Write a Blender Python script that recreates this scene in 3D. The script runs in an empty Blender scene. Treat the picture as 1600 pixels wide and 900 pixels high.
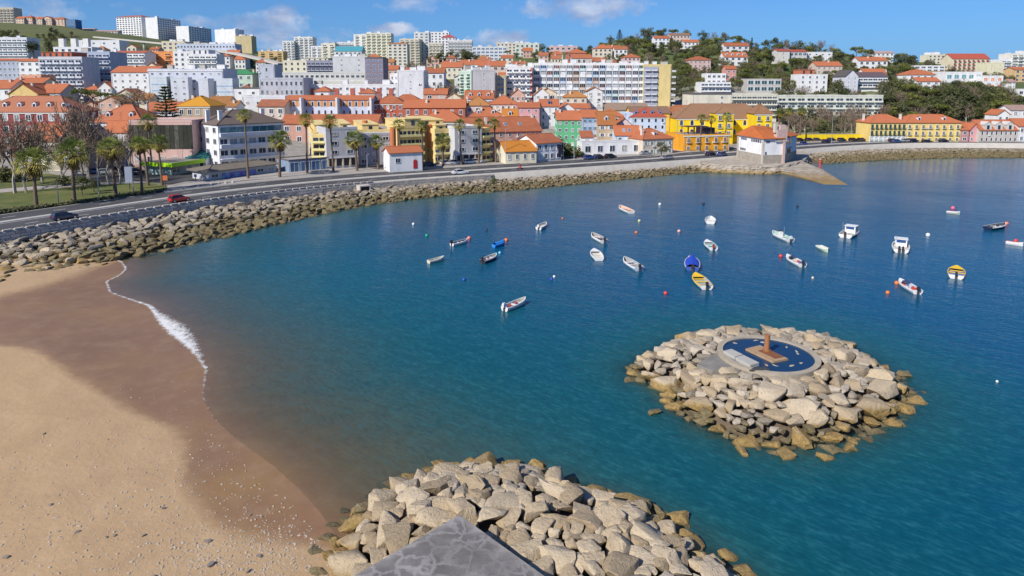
import bpy, bmesh, math, random
import numpy as np
from mathutils import Vector, Matrix, noise as mnoise

random.seed(7)
RNG = np.random.default_rng(7)
SC = bpy.context.scene
COL = SC.collection
R = math.radians

# ------------------------------------------------------------------ camera
FPX, CU, CV, VH, HC = 1040.0, 800.0, 270.0, 130.0, 26.0
PT = math.atan((CV - VH) / FPX)
cam_d = bpy.data.cameras.new('camera')
cam_d.sensor_width = 36.0
cam_d.lens = 36.0 * FPX / 1600.0
cam_d.shift_y = -(450.0 - CV) / 1600.0
cam_d.clip_start = 0.5
cam_d.clip_end = 6000.0
cam = bpy.data.objects.new('camera', cam_d)
cam.location = (0, 0, HC)
cam.rotation_euler = (R(90) - PT, 0, 0)
COL.objects.link(cam)
SC.camera = cam

# ------------------------------------------------------------------ light
SUN_EL, SUN_AZ = R(38), R(225)          # azimuth clockwise from +Y
sun_d = bpy.data.lights.new('sun', 'SUN')
sun_d.energy = 5.0
sun_d.angle = R(0.5)
sun_d.color = (1.0, 0.94, 0.84)
sun = bpy.data.objects.new('sun', sun_d)
to_sun = Vector((math.sin(SUN_AZ) * math.cos(SUN_EL), math.cos(SUN_AZ) * math.cos(SUN_EL), math.sin(SUN_EL)))
sun.rotation_euler = to_sun.to_track_quat('Z', 'Y').to_euler()
sun.location = (0, 0, 200)
COL.objects.link(sun)

SC.view_settings.view_transform = 'Standard'
SC.view_settings.look = 'None'
SC.view_settings.exposure = 0.18
SC.view_settings.gamma = 1.0

def ray(u, v):
    """direction of a picture point, with unit depth along the view axis"""
    x, y = (u - CU) / FPX, (v - CV) / FPX
    return np.array([x, math.cos(PT) - y * math.sin(PT), -math.sin(PT) - y * math.cos(PT)])

def at(u, v, Z):
    return np.array([0, 0, HC]) + ray(u, v) * Z

def onz(u, v, z=0.0):
    d = ray(u, v)
    return np.array([0, 0, HC]) + d * ((z - HC) / d[2])

def depth_of(p):
    return p[1] * math.cos(PT) - (p[2] - HC) * math.sin(PT)

# ------------------------------------------------------------------ world: sky with clouds
W = bpy.data.worlds.new('World')
SC.world = W
W.use_nodes = True
wn, wl = W.node_tree.nodes, W.node_tree.links
wn.clear()
wo = wn.new('ShaderNodeOutputWorld')
bg = wn.new('ShaderNodeBackground')
bg.inputs['Strength'].default_value = 0.095
sky = wn.new('ShaderNodeTexSky')
sky.sky_type = 'NISHITA'
sky.sun_disc = False
sky.sun_elevation = SUN_EL
sky.sun_rotation = SUN_AZ
sky.air_density = 1.0
sky.dust_density = 0.2
sky.ozone_density = 4.0
def wmath(op, a, b=None, c=None, clamp=False):
    n = wn.new('ShaderNodeMath'); n.operation = op; n.use_clamp = clamp
    for i, s in enumerate((a, b, c)):
        if s is None: continue
        if isinstance(s, (int, float)): n.inputs[i].default_value = s
        else: wl.new(s, n.inputs[i])
    return n.outputs[0]
tint = wn.new('ShaderNodeMix'); tint.data_type = 'RGBA'; tint.blend_type = 'MULTIPLY'
tint.inputs['Factor'].default_value = 1.0
tint.inputs['B'].default_value = (0.38, 0.66, 1.04, 1)
wl.new(sky.outputs[0], tint.inputs['A'])
tc = wn.new('ShaderNodeTexCoord')
sx = wn.new('ShaderNodeSeparateXYZ')
wl.new(tc.outputs['Generated'], sx.inputs[0])
az = wmath('ARCTAN2', sx.outputs[0], sx.outputs[1])
el = wmath('ARCSINE', sx.outputs[2])
CLOUDS = [(905, 8, 110, 30, 1.1), (655, 6, 90, 20, .75), (30, 6, 110, 26, .8), (418, 44, 80, 32, 1.05), (505, 58, 65, 22, .75),
          (622, 47, 44, 13, 1.2), (775, 57, 62, 16, 1.1), (288, 30, 30, 10, .5), (720, 66, 60, 9, .5), (575, 58, 50, 12, .5), (345, 40, 60, 16, .7), (220, 10, 90, 12, .5)]
wob = wn.new('ShaderNodeTexNoise'); wob.inputs['Scale'].default_value = 26; wob.inputs['Detail'].default_value = 6; wob.inputs['Roughness'].default_value = 0.65
wl.new(tc.outputs['Generated'], wob.inputs['Vector'])
wob2 = wn.new('ShaderNodeTexNoise'); wob2.inputs['Scale'].default_value = 11; wob2.inputs['Detail'].default_value = 4
wl.new(tc.outputs['Generated'], wob2.inputs['Vector'])
warp = wmath('ADD', wmath('MULTIPLY', wmath('SUBTRACT', wob.outputs[0], 0.5), 2.6), wmath('MULTIPLY', wmath('SUBTRACT', wob2.outputs[0], 0.5), 2.0))
best = None
for (cu, cv, ru, rv, den) in CLOUDS:
    d = ray(cu, cv); d = d / np.linalg.norm(d)
    a0, e0 = math.atan2(d[0], d[1]), math.asin(d[2])
    sa, se = ru / FPX, rv / FPX
    qa = wmath('MULTIPLY', wmath('SUBTRACT', az, a0), 1 / sa)
    qe = wmath('MULTIPLY', wmath('SUBTRACT', el, e0), 1 / se)
    r2 = wmath('ADD', wmath('MULTIPLY', qa, qa), wmath('MULTIPLY', qe, qe))
    m = wmath('MULTIPLY', wmath('SUBTRACT', wmath('ADD', 1.0, warp), wmath('MULTIPLY', r2, 0.9), clamp=True), den * 0.9)
    best = m if best is None else wmath('MAXIMUM', best, m)
mp = wn.new('ShaderNodeMapping'); mp.inputs['Scale'].default_value = (1, 1, 2.2)
wl.new(tc.outputs['Generated'], mp.inputs[0])
cn = wn.new('ShaderNodeTexNoise'); cn.inputs['Scale'].default_value = 16; cn.inputs['Detail'].default_value = 7
cn.inputs['Roughness'].default_value = 0.58
wl.new(mp.outputs[0], cn.inputs['Vector'])
# fair weather cumulus elsewhere, high above the picture too
cn2 = wn.new('ShaderNodeTexNoise'); cn2.inputs['Scale'].default_value = 3.0; cn2.inputs['Detail'].default_value = 6
wl.new(tc.outputs['Generated'], cn2.inputs['Vector'])
high = wmath('MULTIPLY', wmath('SUBTRACT', el, 0.20, clamp=True), 3.0, clamp=True)
gen = wmath('MULTIPLY', wmath('MULTIPLY', wmath('SUBTRACT', cn2.outputs[0], 0.52, clamp=True), 3.0, clamp=True), high)
raw = wmath('SUBTRACT', wmath('ADD', wmath('MULTIPLY', best, 0.55), wmath('MULTIPLY', cn.outputs[0], 0.9)), 0.60)
gate = wmath('MULTIPLY', best, 6.0, clamp=True)
cf = wmath('MULTIPLY', wmath('MULTIPLY', raw, 1.9, clamp=True), gate)
cf = wmath('MAXIMUM', wmath('MULTIPLY', cf, 0.85), gen)
cmix = wn.new('ShaderNodeMix'); cmix.data_type = 'RGBA'
cramp = wn.new('ShaderNodeValToRGB')
cramp.color_ramp.elements[0].position = 0.30; cramp.color_ramp.elements[0].color = (2.7, 3.2, 5.0, 1)
cramp.color_ramp.elements[1].position = 0.75; cramp.color_ramp.elements[1].color = (7.0, 7.4, 8.4, 1)
cn3 = wn.new('ShaderNodeTexNoise'); cn3.inputs['Scale'].default_value = 22; cn3.inputs['Detail'].default_value = 4
wl.new(mp.outputs[0], cn3.inputs['Vector'])
wl.new(cn3.outputs[0], cramp.inputs[0])
wl.new(cf, cmix.inputs['Factor'])
lowf = wmath('MULTIPLY', wmath('POWER', 2.718, wmath('MULTIPLY', wmath('MAXIMUM', el, 0.0), -11.0)), 0.78)
lowmix = wn.new('ShaderNodeMix'); lowmix.data_type = 'RGBA'
lowmix.inputs['B'].default_value = (1.25, 3.15, 6.9, 1)
wl.new(lowf, lowmix.inputs['Factor']); wl.new(tint.outputs['Result'], lowmix.inputs['A'])
wl.new(lowmix.outputs['Result'], cmix.inputs['A'])
wl.new(cramp.outputs[0], cmix.inputs['B'])
wl.new(cmix.outputs['Result'], bg.inputs['Color'])
wl.new(bg.outputs[0], wo.inputs[0])

# ------------------------------------------------------------------ materials
MATS = {}
def new_mat(name):
    m = bpy.data.materials.new(name); m.use_nodes = True
    nt = m.node_tree
    b = nt.nodes['Principled BSDF']
    return m, nt, b
def N(nt, t, **kw):
    n = nt.nodes.new(t)
    for k, v in kw.items():
        if k in n.inputs: n.inputs[k].default_value = v
        else: setattr(n, k, v)
    return n
def L(nt, a, b): nt.links.new(a, b)
def math_n(nt, op, a, b=None, clamp=False):
    n = nt.nodes.new('ShaderNodeMath'); n.operation = op; n.use_clamp = clamp
    for i, s in enumerate((a, b)):
        if s is None: continue
        if isinstance(s, (int, float)): n.inputs[i].default_value = s
        else: nt.links.new(s, n.inputs[i])
    return n.outputs[0]
def mix_n(nt, f, a, b, blend='MIX'):
    n = nt.nodes.new('ShaderNodeMix'); n.data_type = 'RGBA'; n.blend_type = blend
    for s, k in ((f, 'Factor'), (a, 'A'), (b, 'B')):
        if isinstance(s, (int, float)): n.inputs[k].default_value = s
        elif isinstance(s, (tuple, list)): n.inputs[k].default_value = (*s[:3], 1)
        else: nt.links.new(s, n.inputs[k])
    return n.outputs['Result']
def ramp_n(nt, f, stops):
    n = nt.nodes.new('ShaderNodeValToRGB')
    cr = n.color_ramp
    while len(cr.elements) < len(stops): cr.elements.new(0.5)
    for e, (p, c) in zip(cr.elements, stops):
        e.position = p; e.color = (*c, 1) if len(c) == 3 else c
    nt.links.new(f, n.inputs[0])
    return n.outputs[0]
def bump_n(nt, h, b, strength=0.3, dist=0.1):
    n = nt.nodes.new('ShaderNodeBump'); n.inputs['Strength'].default_value = strength; n.inputs['Distance'].default_value = dist
    nt.links.new(h, n.inputs['Height']); nt.links.new(n.outputs[0], b.inputs['Normal'])
def pos_n(nt):
    return nt.nodes.new('ShaderNodeNewGeometry').outputs['Position']
def noise_n(nt, vec, scale, detail=4, rough=0.55, out=0):
    n = nt.nodes.new('ShaderNodeTexNoise'); n.inputs['Scale'].default_value = scale
    n.inputs['Detail'].default_value = detail; n.inputs['Roughness'].default_value = rough
    if vec is not None: nt.links.new(vec, n.inputs['Vector'])
    return n.outputs[out]

def wall_mat(rgb, rough=0.85):
    key = ('wall', rgb)
    if key in MATS: return MATS[key]
    m, nt, b = new_mat('render_wall')
    p = pos_n(nt)
    mp = N(nt, 'ShaderNodeMapping'); mp.inputs['Scale'].default_value = (1, 1, 0.35); L(nt, p, mp.inputs[0])
    n1 = noise_n(nt, mp.outputs[0], 0.55, 5, 0.65)
    n2 = noise_n(nt, p, 4.0, 3)
    dark = tuple(c * 0.80 for c in rgb)
    light = tuple(min(1, c * 1.04) for c in rgb)
    c = ramp_n(nt, n1, [(0.3, dark), (0.55, rgb), (0.75, light)])
    c = mix_n(nt, math_n(nt, 'MULTIPLY', n2, 0.22), c, tuple(x * 0.75 for x in rgb))
    L(nt, c, b.inputs['Base Color']); b.inputs['Roughness'].default_value = rough
    bump_n(nt, n2, b, 0.25, 0.03)
    MATS[key] = m
    return m
def plain_mat(name, rgb, rough=0.6, metal=0.0, var=0.12, scale=3.0, coat=0.0, spec=None):
    key = (name, rgb)
    if key in MATS: return MATS[key]
    m, nt, b = new_mat(name)
    n1 = noise_n(nt, pos_n(nt), scale, 4)
    c = mix_n(nt, n1, tuple(x * (1 - var) for x in rgb), tuple(min(1, x * (1 + var)) for x in rgb))
    L(nt, c, b.inputs['Base Color'])
    b.inputs['Roughness'].default_value = rough; b.inputs['Metallic'].default_value = metal
    if coat: b.inputs['Coat Weight'].default_value = coat; b.inputs['Coat Roughness'].default_value = 0.05
    if spec is not None: b.inputs['Specular IOR Level'].default_value = spec
    MATS[key] = m
    return m
def glass_mat(rgb=(0.03, 0.045, 0.07)):
    key = ('glass', rgb)
    if key in MATS: return MATS[key]
    m, nt, b = new_mat('window_glass')
    oi = N(nt, 'ShaderNodeObjectInfo')
    p = pos_n(nt)
    n = noise_n(nt, p, 0.8, 2)
    f = math_n(nt, 'ADD', math_n(nt, 'MULTIPLY', oi.outputs['Random'], 0.6), math_n(nt, 'MULTIPLY', n, 0.5))
    c = ramp_n(nt, f, [(0.25, tuple(x * 0.6 for x in rgb)), (0.7, rgb), (0.95, tuple(min(1, x * 2.6 + 0.03) for x in rgb))])
    L(nt, c, b.inputs['Base Color']); b.inputs['Roughness'].default_value = 0.12
    MATS[key] = m
    return m
def tile_mat(rgb):
    key = ('tile', rgb)
    if key in MATS: return MATS[key]
    m, nt, b = new_mat('clay_tile')
    tcn = N(nt, 'ShaderNodeTexCoord')
    p = pos_n(nt)
    n1 = noise_n(nt, p, 0.5, 5, 0.7)
    n2 = noise_n(nt, p, 3.5, 3)
    wv = N(nt, 'ShaderNodeTexWave', wave_type='BANDS', bands_direction='X'); wv.inputs['Scale'].default_value = 1.1
    wv.inputs['Distortion'].default_value = 0.4
    L(nt, tcn.outputs['Object'], wv.inputs['Vector'])
    wz = N(nt, 'ShaderNodeTexWave', wave_type='BANDS', bands_direction='Z'); wz.inputs['Scale'].default_value = 1.4
    L(nt, tcn.outputs['Object'], wz.inputs['Vector'])
    d = tuple(x * 0.62 for x in rgb); l = tuple(min(1, x * 1.18) for x in rgb)
    oi = N(nt, 'ShaderNodeObjectInfo')
    nb = noise_n(nt, p, .12, 3)
    f = math_n(nt, 'ADD', math_n(nt, 'ADD', math_n(nt, 'MULTIPLY', n1, .6), math_n(nt, 'MULTIPLY', oi.outputs['Random'], .35)), math_n(nt, 'MULTIPLY', nb, .25))
    c = ramp_n(nt, f, [(0.30, d), (0.55, rgb), (0.85, l)])
    c = mix_n(nt, math_n(nt, 'MULTIPLY', n2, 0.5), c, (rgb[0] * 0.6, rgb[1] * 0.62, rgb[2] * 0.7))
    L(nt, c, b.inputs['Base Color']); b.inputs['Roughness'].default_value = 0.8
    h = math_n(nt, 'ADD', wv.outputs['Fac'], math_n(nt, 'MULTIPLY', wz.outputs['Fac'], 0.5))
    bump_n(nt, h, b, 0.6, 0.12)
    MATS[key] = m
    return m

# ------------------------------------------------------------------ mesh building
class MB:
    """collects boxes, prisms and tubes; build() links them as ONE mesh object"""
    def __init__(s):
        s.v = []; s.f = []; s.m = []
    def quad(s, a, b, c, d, m=0):
        n = len(s.v); s.v += [tuple(a), tuple(b), tuple(c), tuple(d)]; s.f.append((n, n + 1, n + 2, n + 3)); s.m.append(m)
    def poly(s, pts, m=0):
        n = len(s.v); s.v += [tuple(p) for p in pts]; s.f.append(tuple(range(n, n + len(pts)))); s.m.append(m)
    def box(s, x0, y0, z0, x1, y1, z1, m=0, M=None):
        n = len(s.v)
        pts = [(x0, y0, z0), (x1, y0, z0), (x1, y1, z0), (x0, y1, z0), (x0, y0, z1), (x1, y0, z1), (x1, y1, z1), (x0, y1, z1)]
        if M is not None: pts = [tuple(M @ Vector(p)) for p in pts]
        s.v += pts
        for q in ((0, 3, 2, 1), (4, 5, 6, 7), (0, 1, 5, 4), (1, 2, 6, 5), (2, 3, 7, 6), (3, 0, 4, 7)):
            s.f.append(tuple(n + i for i in q)); s.m.append(m)
    def prism(s, poly, z0, z1, m=0, mtop=None):
        n = len(s.v); k = len(poly)
        s.v += [(p[0], p[1], z0) for p in poly] + [(p[0], p[1], z1) for p in poly]
        s.f.append(tuple(n + i for i in reversed(range(k)))); s.m.append(m)
        s.f.append(tuple(n + k + i for i in range(k))); s.m.append(m if mtop is None else mtop)
        for i in range(k):
            j = (i + 1) % k
            s.f.append((n + i, n + j, n + k + j, n + k + i)); s.m.append(m)
    def tube(s, pts, rad, sides=6, m=0, cap=True):
        pts = [Vector(p) for p in pts]
        if not isinstance(rad, (list, tuple)): rad = [rad] * len(pts)
        n = len(s.v); k = sides
        for i, p in enumerate(pts):
            t = (pts[min(i + 1, len(pts) - 1)] - pts[max(i - 1, 0)])
            if t.length < 1e-6: t = Vector((0, 0, 1))
            t.normalize()
            a = t.cross(Vector((0, 0, 1)) if abs(t.z) < 0.9 else Vector((1, 0, 0))).normalized()
            b = t.cross(a)
            for j in range(k):
                an = 2 * math.pi * j / k
                s.v.append(tuple(p + (a * math.cos(an) + b * math.sin(an)) * rad[i]))
        for i in range(len(pts) - 1):
            for j in range(k):
                j2 = (j + 1) % k
                s.f.append((n + i * k + j, n + i * k + j2, n + (i + 1) * k + j2, n + (i + 1) * k + j)); s.m.append(m)
        if cap:
            s.f.append(tuple(n + j for j in reversed(range(k)))); s.m.append(m)
            s.f.append(tuple(n + (len(pts) - 1) * k + j for j in range(k))); s.m.append(m)
    def add(s, other, M=None, moff=0):
        n = len(s.v)
        s.v += other.v if M is None else [tuple(M @ Vector(p)) for p in other.v]
        s.f += [tuple(n + i for i in f) for f in other.f]
        s.m += [m + moff for m in other.m]
    def mesh(s, name, mats, smooth=False):
        me = bpy.data.meshes.new(name)
        me.from_pydata(s.v, [], s.f)
        for m in (mats if isinstance(mats, (list, tuple)) else [mats]): me.materials.append(m)
        me.polygons.foreach_set('material_index', s.m)
        if smooth: me.polygons.foreach_set('use_smooth', [True] * len(s.f))
        me.update()
        return me
    def build(s, name, mats, parent=None, M=None, smooth=False):
        return link(name, s.mesh(name, mats, smooth), parent, M)

def link(name, me, parent=None, M=None):
    o = bpy.data.objects.new(name, me); COL.objects.link(o)
    if parent is not None: o.parent = parent
    if M is not None: o.matrix_basis = M
    return o
def tag(o, label=None, cat=None, group=None, kind=None):
    if label: o['label'] = label
    if cat: o['category'] = cat
    if group: o['group'] = group
    if kind: o['kind'] = kind
    return o
def empty(name, loc=(0, 0, 0), rz=0.0, label=None, cat=None, group=None):
    o = bpy.data.objects.new(name, None); COL.objects.link(o)
    o.empty_display_size = 0.5
    o.matrix_basis = Matrix.Translation(Vector(loc)) @ Matrix.Rotation(rz, 4, 'Z')
    return tag(o, label, cat, group)
def kids(o): return [c for c in o.children]
def copy_tree(o, parent=None):
    c = o.copy(); COL.objects.link(c)
    if parent is not None: c.parent = parent
    for ch in kids(o): copy_tree(ch, c)
    return c
def grid_mesh(xs, ys, zf):
    X, Y = np.meshgrid(xs, ys)
    Zv = zf(X, Y)
    V = np.stack([X, Y, Zv], -1).reshape(-1, 3)
    ny, nx = X.shape
    i = np.arange(nx * ny).reshape(ny, nx)
    F = np.stack([i[:-1, :-1], i[:-1, 1:], i[1:, 1:], i[1:, :-1]], -1).reshape(-1, 4)
    return V, F
def np_mesh(name, V, F, mats, smooth=True):
    me = bpy.data.meshes.new(name)
    me.vertices.add(len(V)); me.vertices.foreach_set('co', np.ascontiguousarray(V, dtype=np.float32).ravel())
    nl = F.size
    me.loops.add(nl); me.loops.foreach_set('vertex_index', np.ascontiguousarray(F, dtype=np.int32).ravel())
    me.polygons.add(len(F))
    me.polygons.foreach_set('loop_start', np.arange(0, nl, F.shape[1], dtype=np.int32))
    me.polygons.foreach_set('loop_total', np.full(len(F), F.shape[1], dtype=np.int32))
    if smooth: me.polygons.foreach_set('use_smooth', np.ones(len(F), dtype=bool))
    for m in (mats if isinstance(mats, (list, tuple)) else [mats]): me.materials.append(m)
    me.update(calc_edges=True)
    return me
def attr(me, name, vals):
    a = me.attributes.new(name, 'FLOAT', 'POINT')
    a.data.foreach_set('value', np.ascontiguousarray(vals, dtype=np.float32).ravel())
def attr_n(nt, name):
    n = nt.nodes.new('ShaderNodeAttribute'); n.attribute_name = name
    return n.outputs['Fac']

# ------------------------------------------------------------------ curves of the place
def spline(pts, step=2.0, smooth=3):
    pts = np.array(pts, float)
    d = np.r_[0, np.cumsum(np.linalg.norm(np.diff(pts, axis=0), axis=1))]
    t = np.arange(0, d[-1] + 1e-6, step)
    out = np.stack([np.interp(t, d, pts[:, k]) for k in range(pts.shape[1])], -1)
    for _ in range(smooth):
        pad = np.vstack([2 * out[:1] - out[1:4][::-1], out, 2 * out[-1:] - out[-4:-1][::-1]])
        ker = np.ones(7) / 7
        out = np.stack([np.convolve(pad[:, k], ker, 'valid') for k in range(pts.shape[1])], -1)
    return out
def sdist(X, Y, line):
    """signed distance to a polyline, positive on its left side"""
    X = np.asarray(X, float); Y = np.asarray(Y, float)
    best = np.full(X.shape, 1e9); sg = np.ones(X.shape)
    for (a, b) in zip(line[:-1], line[1:]):
        ex, ey = b[0] - a[0], b[1] - a[1]
        t = np.clip(((X - a[0]) * ex + (Y - a[1]) * ey) / (ex * ex + ey * ey), 0, 1)
        dx, dy = X - a[0] - t * ex, Y - a[1] - t * ey
        d = dx * dx + dy * dy
        m = d < best
        best = np.where(m, d, best)
        sg = np.where(m, np.sign(ex * dy - ey * dx + 1e-12), sg)
    return np.sqrt(best) * sg
def offset(line, off):
    """offset to the right of the line (towards the sea) for positive off"""
    t = np.gradient(line[:, :2], axis=0); t /= np.linalg.norm(t, axis=1)[:, None]
    nrm = np.stack([t[:, 1], -t[:, 0]], -1)
    return line[:, :2] + nrm * (off if np.isscalar(off) else np.asarray(off)[:, None])

ZR = 2.6      # road level
_md = [onz(u, v, ZR)[:2] for (u, v) in ((0, 348), (150, 326), (300, 304), (460, 286.5), (620, 273.2), (800, 262.2), (1000, 249.2), (1100, 242),
        (1180, 234), (1250, 228), (1330, 223.5), (1400, 221), (1500, 220.8), (1600, 222))]
_d0 = (_md[0] - _md[2]); _d0 /= np.linalg.norm(_d0)
_md = [_md[0] + _d0 * 70] + _md + [_md[-1] + np.array([60, -14.0]), _md[-1] + np.array([160, -60.0])]
ROAD = spline(_md, 2.0, 4)
_wl = [onz(u, v, 0)[:2] for (u, v) in ((0, 446), (100, 425), (200, 402), (300, 380), (400, 357), (545, 324), (620, 314), (700, 304.5), (800, 297), (900, 288),
        (1000, 278), (1050, 272), (1135, 267), (1250, 258), (1330, 253), (1400, 249), (1500, 246.5), (1600, 246.5))]
_d1 = (_wl[0] - _wl[2]); _d1 /= np.linalg.norm(_d1)
_wl = [_wl[0] + _d1 * 60] + _wl + [_wl[-1] + np.array([60, -14.0]), _wl[-1] + np.array([160, -60.0])]
SHORE = spline(_wl, 2.0, 2)
# ------------------------------------------------------------------ heights of the shore, the sea bed and the rock mounds
BEACH_LINE = spline([onz(u, v, 0)[:2] for (u, v) in ((120, 385), (165, 398), (190, 410), (197, 420), (188, 430), (166, 440), (172, 457), (200, 467), (232, 478),
        (255, 505), (300, 545), (322, 577), (316, 620), (335, 655), (375, 690), (425, 725), (470, 765), (505, 805), (530, 845), (575, 920), (640, 1020))], 0.8, 0)
DRY_LINE = spline([onz(u, v, .5)[:2] for (u, v) in ((-220, 520), (-60, 534), (0, 540), (60, 549), (120, 588), (200, 634), (270, 660), (290, 700), (296, 760), (325, 802), (380, 830),
        (440, 838), (500, 838), (540, 855), (600, 960))], 0.8, 0)
FAR_DRY = spline([onz(u, v, .5)[:2] for (u, v) in ((-220, 520), (-60, 480), (0, 464), (60, 448), (110, 430), (165, 408), (190, 395))], 1.0, 0)
ISL = onz(1200, 551, 2.4)[:2]
ISL_R = 11.2
PIER_Z = 3.0
PC, PL, PR = onz(718, 803, PIER_Z)[:2], onz(565, 900, PIER_Z)[:2], onz(853, 900, PIER_Z)[:2]
PILE = [onz(u, v, 0)[:2] for (u, v) in ((520, 905), (524, 850), (545, 812), (590, 782), (640, 752), (690, 735), (760, 735), (830, 742), (905, 768), (990, 795), (1045, 830), (1095, 868), (1150, 905), (1200, 980))]
PILE = np.array(PILE + [PILE[-1] + np.array([1, -8.0]), PILE[0] + np.array([0, -8.0])])
def sm(x): return x * x * (3 - 2 * x)
def poly_sd(X, Y, P):
    """signed distance to a closed polygon, positive inside"""
    X = np.asarray(X, float); Y = np.asarray(Y, float)
    d = np.full(X.shape, 1e9); ins = np.zeros(X.shape, bool)
    for a, b in zip(P, np.roll(P, -1, axis=0)):
        ex, ey = b - a
        t = np.clip(((X - a[0]) * ex + (Y - a[1]) * ey) / (ex * ex + ey * ey), 0, 1)
        d = np.minimum(d, (X - a[0] - t * ex) ** 2 + (Y - a[1] - t * ey) ** 2)
        c = ((a[1] > Y) != (b[1] > Y)) & (X < ex * (Y - a[1]) / (ey + 1e-12) + a[0])
        ins ^= c
    return np.sqrt(d) * np.where(ins, 1, -1)
def beach_z(X, Y):
    d = sdist(X, Y, BEACH_LINE)
    land = np.minimum(-d * 0.05, 0.55 + np.maximum(-d - 11, 0) * 0.035)
    sea = -0.068 * np.minimum(d, 14) - 0.12 * np.maximum(d - 14, 0)
    return np.where(d < 0, np.minimum(land, 1.9), np.maximum(sea, -5))
ISL_P = np.array([onz(u, v, z)[:2] for (u, v, z) in ((986, 578, 0), (1000, 594, 0), (1042, 604, 0), (1058, 640, 0), (1100, 664, 0), (1160, 688, 0), (1225, 697, 0), (1300, 688, 0), (1370, 664, 0), (1404, 640, 0),
        (1418, 610, .2), (1392, 582, .5), (1366, 556, .8), (1326, 532, 1), (1280, 515, 1.2), (1200, 508, 1.3), (1130, 509, 1.3), (1080, 517, 1), (1045, 532, .8), (1010, 556, .3))])
def island_z(X, Y):
    d = poly_sd(X, Y, ISL_P)
    return np.where(d > 0, 2.1 * (1 - np.exp(-d / 2.1)), np.maximum(d * 0.36, -5))
def pile_z(X, Y):
    d = poly_sd(X, Y, PILE)
    return np.where(d > 0, 2.05 * (1 - np.exp(-d / 2.3)), np.maximum(d * 0.45, -5))
WALL_OFF = 9.3
def shore_z(X, Y):
    """rock revetment between the sea wall and the water"""
    a = -sdist(X, Y, SHORE)            # > 0 on the sea side of the waterline
    w = -sdist(X, Y, ROAD) - WALL_OFF  # > 0 on the sea side of the wall
    t = np.clip(w / np.maximum(w - a, .1), 0, 1)
    return np.where(a > 0, np.maximum(-a * 0.35, -5), np.where(w < 0, 1.1, 1.1 * (1 - t ** 1.3)))
def bed_z(X, Y):
    z = np.maximum(np.maximum(beach_z(X, Y), island_z(X, Y)), np.maximum(pile_z(X, Y), shore_z(X, Y)))
    return z

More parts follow.
